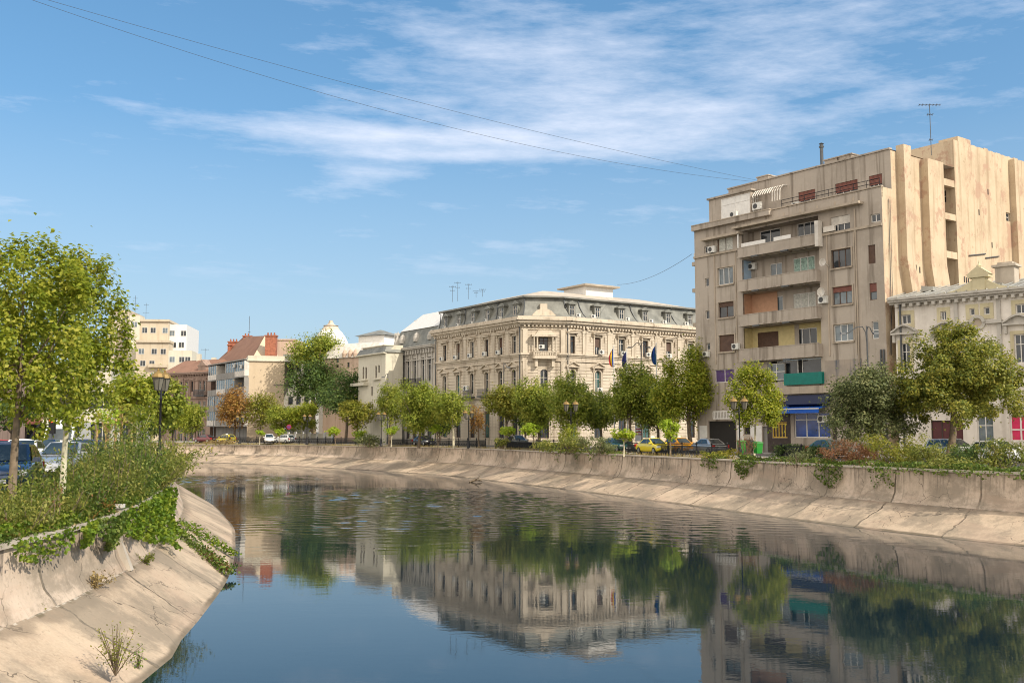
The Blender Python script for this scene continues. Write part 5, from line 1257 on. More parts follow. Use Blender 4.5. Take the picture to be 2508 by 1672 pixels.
tree('big dense lime tree turning yellow before the white townhouse', 2342, 778, 1030, 148, 70, 'lime', seed=14, leaf=.2, cov=9, tpx=2320, trad=.24, tight=.105, blobs=[(np.array((.62 * math.cos(k * .9), .62 * math.sin(k * .9), -.52 + .08 * math.sin(k * 2.3))), .45) for k in range(7)] + [(np.array((.52 * math.cos(k * 1.05 + .4), .52 * math.sin(k * 1.05 + .4), -.08 + .1 * math.sin(k * 1.7))), .48) for k in range(6)] + [(np.array((.28 * math.cos(k * 2.1 + 1), .28 * math.sin(k * 2.1 + 1), .42)), .38) for k in range(3)] + [(np.array((.05, 0, .72)), .24), (np.array((0, 0, -.1)), .6)])
tree('dark second row tree between the grey townhouse and the palace', 1075, 955, 1062, 40, 146, 'dark', seed=15)
tree('dark second row tree behind the yellowish green tree', 1285, 965, 1060, 42, 131, 'dark', seed=16)
tree('second row tree filling the gap left of the flagpoles', 1470, 950, 1058, 36, 120, 'plane', seed=17)
tree('second row tree between the flagpoles and the tallest street tree', 1612, 935, 1058, 40, 113, 'plane', seed=18)
# far left part of the bank
tree('tall two tiered ailanthus tree hiding the white dome', 772, 800, 905, 62, 200, 'plane', seed=20, leaf=.42, cov=5)
tree('deep green tall tree below the two tiered crown', 768, 868, 1005, 66, 196, 'dark', seed=21, leaf=.4, cov=3.6)
tree('very dark broad tree in front of the white arched house', 850, 908, 1025, 60, 176, 'dark', seed=22, leaf=.36, cov=3.8)
tree('low yellow green tree under the very dark broad tree', 875, 975, 1046, 36, 166, 'yellow', seed=23, leaf=.32)
tree('tall orange brown chestnut tree before the balcony block', 578, 936, 1052, 40, 192, 'rust', seed=24, leaf=.36, cov=3.4)
tree('dull brown green tree right of the orange chestnut', 640, 958, 1055, 38, 190, 'yellow', seed=25, leaf=.36, cov=3)
tree('low green tree before the beige end wall', 690, 993, 1060, 34, 184, 'plane', seed=26, leaf=.34)
tree('light green slender tree beside the red rimmed road sign', 738, 977, 1052, 34, 182, 'near', seed=27, leaf=.32, bark='palebark')
tree('green street tree in front of the brown townhouse', 478, 985, 1060, 34, 196, 'plane', seed=28, leaf=.36)
tree('light leaved tree behind the left lamp post', 430, 975, 1070, 38, 170, 'near', seed=29, leaf=.34)
tree('clipped hedge tree at the far end of the street', 372, 990, 1075, 40, 150, 'dark', seed=30, leaf=.32)
# left bank
GL = 'trees on the left bank'
def full(seed, n, shoots):
    r = np.random.default_rng(seed); B = [(np.array((0, 0, -.05)), .55), (np.array((0, 0, -.45)), .5), (np.array((0, 0, .35)), .42)]
    for k in range(n):
        th = k * 2.4 + r.normal() * .2; z = -.82 + 1.62 * (k + .5) / n + r.normal() * .04; q = math.sqrt(max(.05, 1 - abs(z) ** 2.4)) * r.uniform(.55, .78)
        B.append((np.array((q * math.cos(th), q * math.sin(th), z)), r.uniform(.22, .34)))
    return B + [(np.array((x, 0, z)), s) for x, z, s in shoots]
tree('big sunlit plane tree with leaning trunk at the left edge', 55, 598, 1036, 165, 27.5, 'near', seed=40, leaf=.145, cov=4.8, tpx=34, trad=.1, group=GL, bark='bark', gz=LZ, tight=.12, blobs=full(3, 30, ((-.1, .95, .12), (.26, .92, .13), (.5, .8, .14), (-.4, .88, .12), (.74, .5, .14))))
tree('sunlit plane tree with whitewashed trunk beside the grey car', 178, 626, 1040, 118, 30.5, 'near', seed=41, leaf=.145, cov=4.6, tpx=157, trad=.085, group=GL, bark='limewash', gz=LZ, tight=.13, blobs=full(8, 28, ((-.05, .98, .1), (.2, .9, .14), (.55, .78, .13), (.86, .35, .13), (.98, .02, .12), (.95, -.3, .13))))
tree('mid green street tree left of the single lantern lamp', 318, 902, 1045, 64, 62, 'near', seed=42, leaf=.25, cov=4, group=GL, gz=LZ, trad=.1)
tree('dark green street tree right behind the single lantern lamp', 400, 905, 1055, 48, 66, 'plane', seed=43, leaf=.25, cov=4, group=GL, gz=LZ, trad=.1)
tree('young sparse tree tied between wooden stakes nearest the shrubs', 262, 985, 1075, 34, 44, 'bright', seed=44, leaf=.2, cov=.7, group=GL, gz=LZ, trad=.045, stake=True, bark='wood')
tree('young yellowish tree between pale stakes near the van', 300, 975, 1070, 40, 50, 'yellow', seed=45, leaf=.2, cov=.8, group=GL, gz=LZ, trad=.045, stake=True, bark='wood')
tree('slanting young tree with pale trunk beside the lamp', 345, 985, 1068, 34, 47, 'near', seed=46, leaf=.2, cov=.9, group=GL, gz=LZ, trad=.05, tpx=325, bark='limewash')
tree('dark tree behind the parked cars at the left edge', 30, 960, 1050, 90, 70, 'dark', seed=47, leaf=.26, cov=3, group=GL, gz=LZ)
tree('shady tree behind the white van', 150, 955, 1040, 70, 84, 'plane', seed=48, leaf=.28, cov=2.6, group=GL, gz=LZ)
# clipped ball trees on the verge
for i, (px, top, bot, hw, d, lab) in enumerate(((1642, 1020, 1078, 25, 88, 'tall lollipop catalpa with bright crown behind the orange taxi'), (1528, 1046, 1080, 25, 92.5, 'flat topped bright lollipop tree beside the yellow taxi'), (1307, 1031, 1072, 25, 113, 'large deep green lollipop tree right of the silver estate car'),
        (1237, 1041, 1070, 21, 119, 'round green lollipop tree left of the silver estate car'), (1071, 1036, 1066, 17, 137, 'small ball crowned tree beside the dark parked car'), (960, 1040, 1067, 14, 148, 'slim ball crowned tree with white trunk next to the twin lantern lamp'),
        (820, 1045, 1070, 18, 160, 'yellow green flat ball tree before the white garden wall'), (878, 1047, 1075, 16, 155, 'bright bushy ball tree right of the yellow green one'), (684, 1046, 1068, 12, 172, 'bright little ball tree between the white cars'), (636, 1052, 1068, 11, 174, 'smallest ball tree left of the white van'))):
    tree(lab, px, top, bot, hw, d, 'bright', seed=60 + i, leaf=.22, cov=4.2, nb=7, tight=.12, group='clipped ball trees on the river verge', bark='palebark' if i % 2 else 'bark', trad=.07, name='ball_tree', gz=3.25)
# shrubs of the right verge
GS = 'shrubs on the far verge'
def bush(label, px, top, bot, hw, d, mat, leaf=.15, cov=3.4, seed=1, group=GS, nb=12, depth=None, name='shrub', up=.2, stretch=None, tight=.16, asp=.55):
    r = np.random.default_rng(seed); zt, zb = atd(px, top, d)[1], atd(px, bot, d)[1]; x = atd(px, (top + bot) / 2, d)[0]; R = hw * d / F * 1.12; zt += .2 * (zt - zb)
    c = (x, d, (zt + zb) / 2); rad = np.array((R, depth or R, (zt - zb) / 2))
    blobs = []
    for i in range(nb): blobs.append((np.array((r.uniform(-.75, .75), r.uniform(-.6, .6), r.uniform(-.6, .35))), r.uniform(.3, .5)))
    P, cl = crown_pts(c, rad, cov * math.pi * R * rad[2] / (.31 * leaf * leaf), r, 0, tight, blobs)
    t = thing(name, label, 'shrub', (x, d, zb), group=group)
    leaves('foliage', P, leaf, L_[mat], t, seed, up, asp, stretch, None if stretch else OUT)
    mb = MB()
    for i in r.choice(len(cl), min(14, len(cl)), False):
        q = Vector(cl[i]); mb.tube([(x + (q.x - x) * .35, d + (q.y - d) * .35, zb - .1), q], [.03, .012], 4)
    mb.build('stems', M['bark'], t)
    return t
bush('dark clipped box hedge below the blue shop window', 1962, 1086, 1128, 62, 75.5, 'dark', .13, 4.5, 3, nb=16, depth=.8, name='hedge')
bush('blue grey lavender like clump at the parapet', 1952, 1096, 1140, 42, 69.5, 'olive', .2, 3, 4, asp=.18, up=0, stretch=(0, 0, 1.2))
bush('russet dried shrub between the hedge and the straw coloured shrub', 2085, 1078, 1142, 62, 66, 'reddish', .13, 3.2, 5)
bush('straw coloured feathery tall shrub near the willow', 2190, 1056, 1145, 62, 63.5, 'yellow', .14, 3.0, 6)
bush('dark green leafy shrub right of the straw coloured one', 2290, 1078, 1150, 52, 61, 'shrub', .14, 3.4, 7)
bush('wide dark green shrub below the lime tree', 2385, 1084, 1155, 62, 59, 'dark', .14, 3.6, 8)
bush('olive green shrub at the right edge of the verge', 2475, 1080, 1160, 56, 57.5, 'shrub', .14, 3.4, 9)
bush('low green shrub in front of the wide dark shrub', 2330, 1112, 1160, 70, 58.5, 'shrub', .14, 3.0, 10)
bush('shaggy low weeds spilling over the parapet before the stone coloured shrub', 1375, 1068, 1110, 62, 102.5, 'shrub', .2, 3.2, 11)
bush('pale upright shrub under the twin lantern lamp', 1395, 1040, 1100, 24, 104, 'near', .2, 3, 12)
bush('dull green shrub behind the railing right of the twin lamp', 1458, 1068, 1110, 44, 97, 'olive', .18, 3, 13)
bush('small green weed clump before the silver estate car', 1228, 1072, 1096, 18, 118, 'shrub', .22, 3, 14)
bush('dark olive shrub around the slim ball tree', 905, 1062, 1092, 38, 152, 'olive', .28, 3, 15)
bush('orange brown spiky plant beside the lamp post', 1828, 1070, 1112, 22, 80, 'reddish', .2, 2.4, 16, asp=.2, up=0, stretch=(0, 0, 1))
bush('dry tan shrubs on the verge before the red car', 545, 1075, 1088, 40, 180, 'straw', .3, 2.4, 17, depth=1.2)
bush('dry brown weeds left of the lamp on the verge', 1755, 1098, 1124, 50, 80.5, 'yellow', .16, 2.4, 18, depth=.8)
# overgrown left bank
GU = 'overgrown shrubs on the left bank'
def lshrub(label, y0, y1, z0, z1, w0, w1, mat, n, leaf, seed):
    """stemmy shrub mass along the left coping between distances y0..y1"""
    r = np.random.default_rng(seed); P = []; st = []
    K = [(c, q) for c, q in zip(lc, ln) if y0 - 3 < c.y < y1 + 3]
    for i in range(n):
        y = r.uniform(y0, y1); j = min(range(len(K)), key=lambda k: abs(K[k][0].y - y)); c, q = K[j]
        f = (y - y0) / (y1 - y0); o = r.uniform(w0, w1)
        H = (z0 + (z1 - z0) * f - 3.0) * (r.uniform(.4, .95) if i % 9 else 1.2) * (.82 + .22 * math.sin(y * 2.1 + seed) + .12 * math.sin(y * 5.3 + o * 3))
        b = np.array((c.x + q.x * max(o, .3), y + q.y * o * 0, 3.0)); lean = np.array((r.normal() * .35 - q.x * 0, r.normal() * .35, 0))
        if o < .3: lean[0] += (.3 - o) * .9
        m = int(10 + 26 * H)
        t = np.sort(r.uniform(.12, 1, m))[:, None]
        pts = b + lean * t ** 1.6 * H * .6 + np.array((0, 0, 1)) * (t - (.35 * t ** 3 if o < .3 else 0)) * H + r.normal(size=(m, 3)) * .11
        P.append(pts)
        if i % 6 == 0: st.append((b, b + lean * .6 * H + np.array((0, 0, H * .9))))
    P = np.concatenate(P); c = K[len(K) // 2][0]
    t = thing('shrub', label, 'shrub', (c.x - 1, (y0 + y1) / 2, 3.0), group=GU)
    leaves('foliage', P, leaf, L_[mat], t, seed, .1, .42, (0, 0, .5))
    mb = MB()
    for a, b in st: mb.tube([a, (a + b) / 2 + np.array((.04, .03, 0)), b], [.016, .012, .006], 4)
    mb.build('stems', M['bark'], t)
lshrub('overgrown olive green shrub nearest the camera at the left edge', 20.5, 24.5, 3.75, 3.95, -.35, 2.6, 'shrub', 300, .115, 71)
lshrub('overgrown shrub below the leaning plane trunk', 24, 27.5, 3.9, 4.15, -.35, 3.0, 'shrub', 300, .115, 72)
lshrub('overgrown green shrub below the grey car', 27, 31, 4.1, 4.5, -.4, 3.0, 'ivyd', 320, .12, 73)
lshrub('overgrown shrub before the young staked trees', 30.5, 35.5, 4.5, 4.95, -.4, 3.0, 'shrub', 340, .125, 74)
lshrub('tall shrub mass between the staked trees and the lamp', 35, 41, 4.95, 5.2, -.5, 3.0, 'ivyd', 360, .13, 75)
lshrub('tallest shrub overhanging the water bend', 40.5, 48, 5.1, 5.25, -1.5, 3.0, 'shrub', 460, .14, 76)
lshrub('tan green shrub farthest along the bank behind the overhanging one', 47.5, 58, 5.1, 4.6, -1.0, 2.5, 'yellow', 330, .15, 77)
lshrub('small orange dried patch of shrub beside the broken wall pier', 27.6, 30.2, 3.65, 3.7, -.45, .5, 'rust', 70, .1, 78)
lshrub('sparse brown dead stems among the shrubs near the camera', 22.5, 25.5, 4.0, 4.1, .2, 1.6, 'reddish', 26, .08, 79)
# ivy hanging over the walls
def ivy(label, caps, wats, nrm, i0, i1, drop, n, leaf, mat, seed, fall=lambda f: 1.0, group='ivy hanging over the bank walls', inland=.8):
    r = np.random.default_rng(seed); P = np.empty((n, 3))
    for k in range(n):
        f = r.random(); s = i0 + f * (i1 - i0); i = int(s); g = s - i
        c = caps[i].lerp(caps[i + 1], g); w = wats[i].lerp(wats[i + 1], g); q = nrm[i]
        dd = drop * fall(f)
        v = r.random() ** 1.3 * (dd + inland) - inland
        if v < 0: p = (c.x - q.x * v * 1.0, c.y - q.y * v, c.z + .13 + r.random() * (.1 + .28 * abs(math.sin(s * 1.7))))
        else:
            z = max(c.z + .14 - v, .0); kk = 0.0; oo_ = .13 + r.random() * .22 + .3 * max(0, math.sin(s * 2.3 + v * 3.1 + seed))
            if z < 1.42: kk = .14 + (1.42 - z) / 1.42 * .86
            elif z < 2: kk = .14 * ((2 - z) / .6) ** 2
            p = (c.x + (w.x - c.x) * kk - q.x * oo_, c.y + (w.y - c.y) * kk - q.y * oo_, z + .12 * (kk > 0.1))
        P[k] = p
    c = caps[(i0 + i1) // 2]
    t = thing('ivy', label, 'ivy', tuple(c), group=group)
    leaves('ivy_leaves', P, leaf, L_[mat], t, seed, .2, .8)
def idx(caps, px):
    return min((i for i in range(len(caps)) if caps[i].y > 12), key=lambda i: abs(CX + F * caps[i].x / caps[i].y - px) + (60 if caps[i].y > 195 else 0))
def rivy(label, p0, p1, drop, n, mat, seed, leaf=.17, fall=None, inland=.8):
    a, b = sorted((idx(rc, p0), idx(rc, p1)))
    if b == a: b = a + 1
    ivy(label, rc, rw, rn, a, b, drop, n, leaf, mat, seed, fall or (lambda f: .45 + .55 * abs(math.sin(f * 5 + seed))), inland=inland)
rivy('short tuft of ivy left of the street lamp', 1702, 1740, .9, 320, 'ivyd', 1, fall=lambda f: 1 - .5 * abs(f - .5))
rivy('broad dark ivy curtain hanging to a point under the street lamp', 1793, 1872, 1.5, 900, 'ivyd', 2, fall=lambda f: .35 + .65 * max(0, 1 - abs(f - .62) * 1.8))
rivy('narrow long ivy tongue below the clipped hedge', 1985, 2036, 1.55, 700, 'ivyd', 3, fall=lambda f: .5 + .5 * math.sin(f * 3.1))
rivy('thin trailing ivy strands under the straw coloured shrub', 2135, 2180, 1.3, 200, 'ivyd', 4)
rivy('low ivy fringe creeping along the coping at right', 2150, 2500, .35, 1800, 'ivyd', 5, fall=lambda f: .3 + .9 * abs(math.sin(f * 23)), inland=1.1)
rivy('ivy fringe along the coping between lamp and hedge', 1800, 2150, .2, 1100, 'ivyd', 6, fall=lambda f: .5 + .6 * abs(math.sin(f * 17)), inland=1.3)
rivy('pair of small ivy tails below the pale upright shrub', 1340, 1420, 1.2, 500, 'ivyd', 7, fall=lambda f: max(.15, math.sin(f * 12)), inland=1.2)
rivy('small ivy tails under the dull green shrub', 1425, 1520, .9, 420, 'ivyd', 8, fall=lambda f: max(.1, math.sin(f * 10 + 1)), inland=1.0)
def lidx(y): return min(range(len(lc)), key=lambda i: abs(lc[i].y - y))
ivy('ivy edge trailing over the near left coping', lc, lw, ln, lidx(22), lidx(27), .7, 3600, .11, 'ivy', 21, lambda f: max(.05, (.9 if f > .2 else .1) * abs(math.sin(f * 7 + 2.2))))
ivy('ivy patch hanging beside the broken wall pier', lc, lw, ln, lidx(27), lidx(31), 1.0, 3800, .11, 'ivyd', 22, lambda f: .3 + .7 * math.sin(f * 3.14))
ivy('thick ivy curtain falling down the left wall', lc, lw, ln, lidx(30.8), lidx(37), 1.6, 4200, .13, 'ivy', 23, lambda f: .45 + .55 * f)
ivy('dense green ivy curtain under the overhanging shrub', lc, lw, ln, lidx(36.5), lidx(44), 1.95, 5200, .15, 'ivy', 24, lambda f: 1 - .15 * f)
# plants rooted in the slab joints
def creep(label, P0, P1, n, mat, seed, wdt=.35, leaf=.12):
    r = np.random.default_rng(seed); f = r.random(n); A, B = np.array(P0), np.array(P1)
    P = A + (B - A) * f[:, None] + r.normal(size=(n, 3)) * np.array((wdt, wdt, .05)) * (1.1 - .6 * f[:, None]); P[:, 2] += .1 + .12 * r.random(n)
    t = thing('creeper', label, 'creeper', tuple(A), group='creepers growing in the slab joints')
    leaves('creeper_leaves', P, leaf, L_[mat], t, seed, .5, .8)
def onslab(px, py, z): x, y = atz(px, py, z); return (x, y, z)
creep('bright green creeper strip reaching the water at the bank bend', onslab(446, 1285, 1.25), onslab(577, 1366, .08), 700, 'ivy', 31, .2)
creep('thicker creeper strip with reddish leaves just before the bright one', onslab(420, 1300, 1.3), onslab(569, 1413, .05), 1200, 'ivyd', 32, .26)
creep('reddish dry creeper among the strip near the water', onslab(500, 1358, .6), onslab(562, 1408, .1), 200, 'reddish', 33, .16)
def weed(label, px, py, z, h, n, mat, seed, leaf=.09, spread=.5):
    x, y, z = onslab(px, py, z); r = np.random.default_rng(seed); P = []; mb = MB()
    for k in range(n):
        d = r.normal(size=2) * spread; tip = np.array((x + d[0] * h, y + d[1] * h, z + h * r.uniform(.5, 1))); b = np.array((x, y, z - .05))
        mid = (b + tip) / 2 + np.array((0, 0, .08 * h)); mb.tube([b, mid, tip], [.012, .009, .004], 4)
        for f in r.uniform(.3, 1, 22): P.append(b + (tip - b) * f + r.normal(size=3) * .05)
    t = thing('weed', label, 'plant', (x, y, z)); leaves('weed_leaves', np.array(P), leaf, L_[mat], t, seed, .1, .5); mb.build('stems', M['bark'], t)
weed('straggly dry bush with yellow flowers growing from the near slab', 283, 1648, .42, 1.05, 22, 'yellow', 41, .06, .24)
weed('small tuft of dry weed in the seam of the near bank', 234, 1440, 1.35, .45, 12, 'straw', 42)
weed('little green weed beside the seam further left', 88, 1505, 1.3, .22, 8, 'shrub', 43)
weed('tiny weed at the seam junction under the ivy', 355, 1378, 1.3, .35, 9, 'shrub', 44)
weed('thin green sprig at the waterline below the dry bush', 338, 1640, .12, .5, 5, 'ivy', 45, .06, .15)
# dry grass on the far verge and low ground cover on the left bank
def scatter(curve, nrm, y0, y1, o0, o1, zf, n, hmin, hmax, seed):
    r = np.random.default_rng(seed); K = [i for i, c in enumerate(curve) if y0 < c.y < y1]; P = []
    for k in range(n):
        i = K[r.integers(len(K) - 1)]; g = r.random(); c = curve[i].lerp(curve[i + 1], g); q = nrm[i]; o = r.uniform(o0, o1); h = r.uniform(hmin, hmax)
        for f in (.3, .7): P.append((c.x + q.x * o + r.normal() * .04, c.y + q.y * o + r.normal() * .04, zf(c, o) + h * f))
    return np.array(P)
o = leaves('grass', scatter(rc, rn, 48, 200, .4, 2.7, lambda c, o: c.z * .5 + 1.55, 7500, .12, .5, 51), .3, [L_['straw'], L_['shrub']], None, 51, 0, .14, (0, 0, 2))
tag(o, 'dry straw coloured grass along the far verge behind the coping', 'grass', kind='stuff')
o = leaves('undergrowth', scatter(lc, ln, 20, 70, -.1, 3.2, lambda c, o: 3.0 + .16 * max(0, o), 12000, .05, .55, 52), .14, [L_['ivyd'], L_['straw']], None, 52, .2, .5)
tag(o, 'low tangled ground cover under the shrubs of the left bank', 'undergrowth', kind='stuff')
# ---------------------------------------------------------------- street furniture and vehicles
def at_px(px, d, z=3.26): return (X(px, d), d, z)
# ornate lamps
def lamp(label, loc, rz):
    t = thing('street_lamp', label, 'street lamp', loc, rz, 'ornate lantern lamps along the river', True)
    mb = MB(); mb.lathe([(.24, 0), (.24, .12), (.2, .18), (.19, .6), (.14, .75), (.12, 1.1), (.08, 1.25), (.06, 1.4), (.055, 3.55), (.09, 3.6), (.06, 3.7), (.05, 4.1), (.02, 4.3)], seg=10)
    mb.tube([(-.52, 0, 4.0), (-.35, 0, 3.82), (0, 0, 3.9), (.35, 0, 3.82), (.52, 0, 4.0)], .035, 5); mb.build('post', M['iron'], t, True)
    for s in (-1, 1):
        mb = MB(); mb.lathe([(.12, 4.0), (.16, 4.05), (.27, 4.62), (.29, 4.66)], (s * .47, 0, 0), 6); ln_ = mb.build('lantern', M['lamp_glass'], t)
        mb = MB(); mb.lathe([(.34, 4.66), (.33, 4.71), (.25, 4.84), (.12, 4.93), (.05, 4.97), (.06, 5.03), (.01, 5.1)], (s * .47, 0, 0), 10); mb.build('lantern_roof', M['copper'], ln_)
        mb = MB()
        for k in range(6):
            a = 2 * math.pi * (k + .5) / 6; mb.tube([(s * .47 + .165 * math.cos(a), .165 * math.sin(a), 4.05), (s * .47 + .28 * math.cos(a), .28 * math.sin(a), 4.64)], .014, 4)
        mb.build('lantern_frame', M['iron'], ln_)
    return t
lp = lamp('twin lantern street lamp beside the green bins', at_px(1809, 83), .15)
for px, d, rz, lab, s, z in ((1398, 106, .2, 'twin lantern lamp half hidden in the bushy tree', 1.08, 3.26), (1148, 131, .3, 'twin lantern lamp beside the rust brown autumn tree', .98, 3.26), (935, 148, .4, 'twin lantern lamp in front of the dark olive shrub', 1.0, 3.26),
                         (754, 168, .5, 'distant twin lantern lamp before the white garden wall', 1.0, 3.25), (590, 180, .5, 'distant twin lantern lamp under the orange chestnut tree', 1.0, 3.25), (395, 46, 1.5 + .08, 'single looking lantern lamp above the left bank shrubs', .93, LZ)):
    dup(lp, at_px(px, d, z), rz, lab, scale=s)
# modern street lights with curved arms
def arm_light(label, px, d, top, arms, z=3.28):
    x = X(px, d); h = atd(px, top, d)[1] - z
    t = thing('arm_street_light', label, 'street light', (x, d, z), 0, 'steel street lights with curved arms', True)
    mb = MB(); mb.lathe([(.13, 0), (.12, 1.2), (.08, 1.3), (.06, h * .9), (.05, h)], seg=8); mb.build('pole', M['greyiron'], t)
    for a in arms:
        s = a * d / F; mb = MB(); mb.tube([(0, 0, h - 1.4), (s * .05, 0, h - .5), (s * .2, 0, h - .05), (s * .5, 0, h - .12), (s * .8, 0, h - .5), (s, 0, h - .62)], .045, 5)
        a_ = mb.build('arm', M['greyiron'], t)
        q = MB(); e = s + math.copysign(.45, s); q.mesh([(min(s, e), -.13, h - .68), (max(s, e), -.13, h - .68), (max(s, e), .13, h - .68), (min(s, e), .13, h - .68), (min(s, e) + .05, -.09, h - .52), (max(s, e) - .05, -.09, h - .52), (max(s, e) - .05, .09, h - .52), (min(s, e) + .05, .09, h - .52)],
               [(0, 3, 2, 1), (4, 5, 6, 7), (0, 1, 5, 4), (2, 3, 7, 6), (1, 2, 6, 5), (3, 0, 4, 7)]); q.build('lamp_head', M['greyiron'], a_)
arm_light('double armed steel street light above the willow', 2127, 79, 798, (-52, 16))
arm_light('double armed steel street light between the flagpoles', 1571, 116, 838, (-24, 14))
arm_light('steel street light against the white arched house wall', 950, 158, 914, (-9,))
arm_light('plain steel light mast before the left palace facade', 1234, 128, 888, (8,))
arm_light('thin distant light mast before the balcony block', 526, 190, 968, (-8,))
# flags
def flag(label, px, d, top, cols, seed):
    x, z = atd(px, top, d); t = thing('flagpole', label, 'flagpole', (x, d, 3.28), 0, 'flagpoles before the palace', True)
    mb = MB(); h = z - 3.28; mb.lathe([(.09, 0), (.05, h), (.09, h + .02), (.02, h + .15)], seg=7); mb.build('pole', M['white'], t)
    mb = MB(); n = 10; H = 2.3; w = .5
    for c in range(3):
        for k in range(n):
            V = []
            for kk, cc in ((k, c), (k, c + 1), (k + 1, c + 1), (k + 1, c)):
                f = kk / n; u = cc / 3
                xx = -u * w * (.35 + .75 * math.sin(.4 + f * 2.4)) * (1 if f < .95 else .7) - .06; yy = .14 * math.sin(u * 7 + f * 3 + seed)
                V.append((xx, yy, h - .1 - f * H - u * .5 * (1 - f)))
            mb.face(V, c)
    mb.build('flag', cols, t)
FB = [plain('flag_blue', (.01, .05, .25), .8), plain('flag_yellow', (.6, .38, .02), .8), plain('flag_red', (.4, .03, .03), .8), plain('flag_navy', (.012, .015, .09), .8), plain('flag_teal', (.01, .07, .16), .8)]
flag('flagpole with limp blue yellow and red flag', 1503, 120, 850, [FB[0], FB[1], FB[2]], 0)
flag('flagpole with limp navy blue flag', 1535, 118.5, 857, [FB[3]] * 3, 1)
flag('flagpole with limp teal blue flag right of the street light', 1607, 114.5, 842, [FB[4], FB[0], FB[4]], 2)
# railing runs
def railing(label, pa, pb, off=2.7):
    a, b = sorted((idx(rc, pa), idx(rc, pb)), key=lambda i: rc[i].y)
    P = rows_out(rc, rn, off, 3.26); step = 1 if a < b else -1
    Q = [P[i] for i in range(min(a, b), max(a, b) + 1)]
    pts = [Q[0]]; acc = 0
    for i in range(1, len(Q)):
        if (Q[i] - pts[-1]).length > 2.3: pts.append(Q[i])
    t = thing('iron_railing', label, 'railing', tuple(pts[0]), 0, 'black iron railings on the far bank')
    for p in pts:
        mb = MB(); mb.lathe([(.09, 0), (.09, .12), (.05, .16), (.05, 1.1), (.08, 1.14), (.09, 1.22), (.02, 1.32)], tuple(p), 6); mb.build('post', M['iron'], t)
    for p, q in zip(pts, pts[1:]):
        fr = Fr((p.x, p.y), (q.x - p.x, q.y - p.y)); l = (q - p).length; mb = MB()
        for z in (.14, .88, 1.04): mb.box(.05, l - .05, -.025, .025, 3.26 + z, 3.26 + z + .075, 0, fr)
        n = int(l / .14)
        for k in range(1, n): u = l * k / n; mb.box(u - .024, u + .024, -.02, .02, 3.4, 4.14, 0, fr)
        for k in range(int(l / .5)): u = (k + .5) * l / int(l / .5); mb.prism([(u - .12, 3.7), (u, 3.56), (u + .12, 3.7), (u, 3.84)], -.012, .012, fr)
        mb.build('panel', M['iron'], t)
railing('black iron railing in front of the taxis and silver car', 1735, 1490)
railing('black iron railing between the lamp and the clipped hedge', 1848, 1915)
railing('black iron railing below the left palace facade', 1330, 1170)
railing('black iron railing in front of the grey townhouse and dark car', 1165, 925)
railing('distant black iron railing before the white garden wall', 900, 480)
# ---- vehicles
CARP = {k: plain('car_paint_' + k, c, .25, me, var=.04, coat=1.0) for k, c, me in (('silver', (.5, .5, .49), .5), ('white', (.75, .75, .73), 0), ('navy', (.02, .035, .09), .3), ('blue', (.02, .05, .12), .3), ('yellow', (.72, .58, .03), 0), ('orange', (.75, .33, .015), 0), ('red', (.3, .02, .02), .1), ('dark', (.03, .03, .045), .3), ('green', (.03, .09, .07), .2), ('grey', (.42, .44, .46), .5), ('maroon', (.14, .02, .025), .2))}
M['carglass'] = glassm('car_glass', (.02, .03, .035), .04, .8)
M['tyre'] = plain('tyre_rubber', (.02, .02, .02), .8); M['rim'] = plain('wheel_rim', (.4, .4, .4), .35, .7)
M['headl'] = plain('headlamp_glass', (.6, .62, .62), .1); M['taill'] = plain('tail_lamp_red', (.4, .02, .015), .2); M['plate'] = plain('number_plate', (.7, .7, .68), .5)
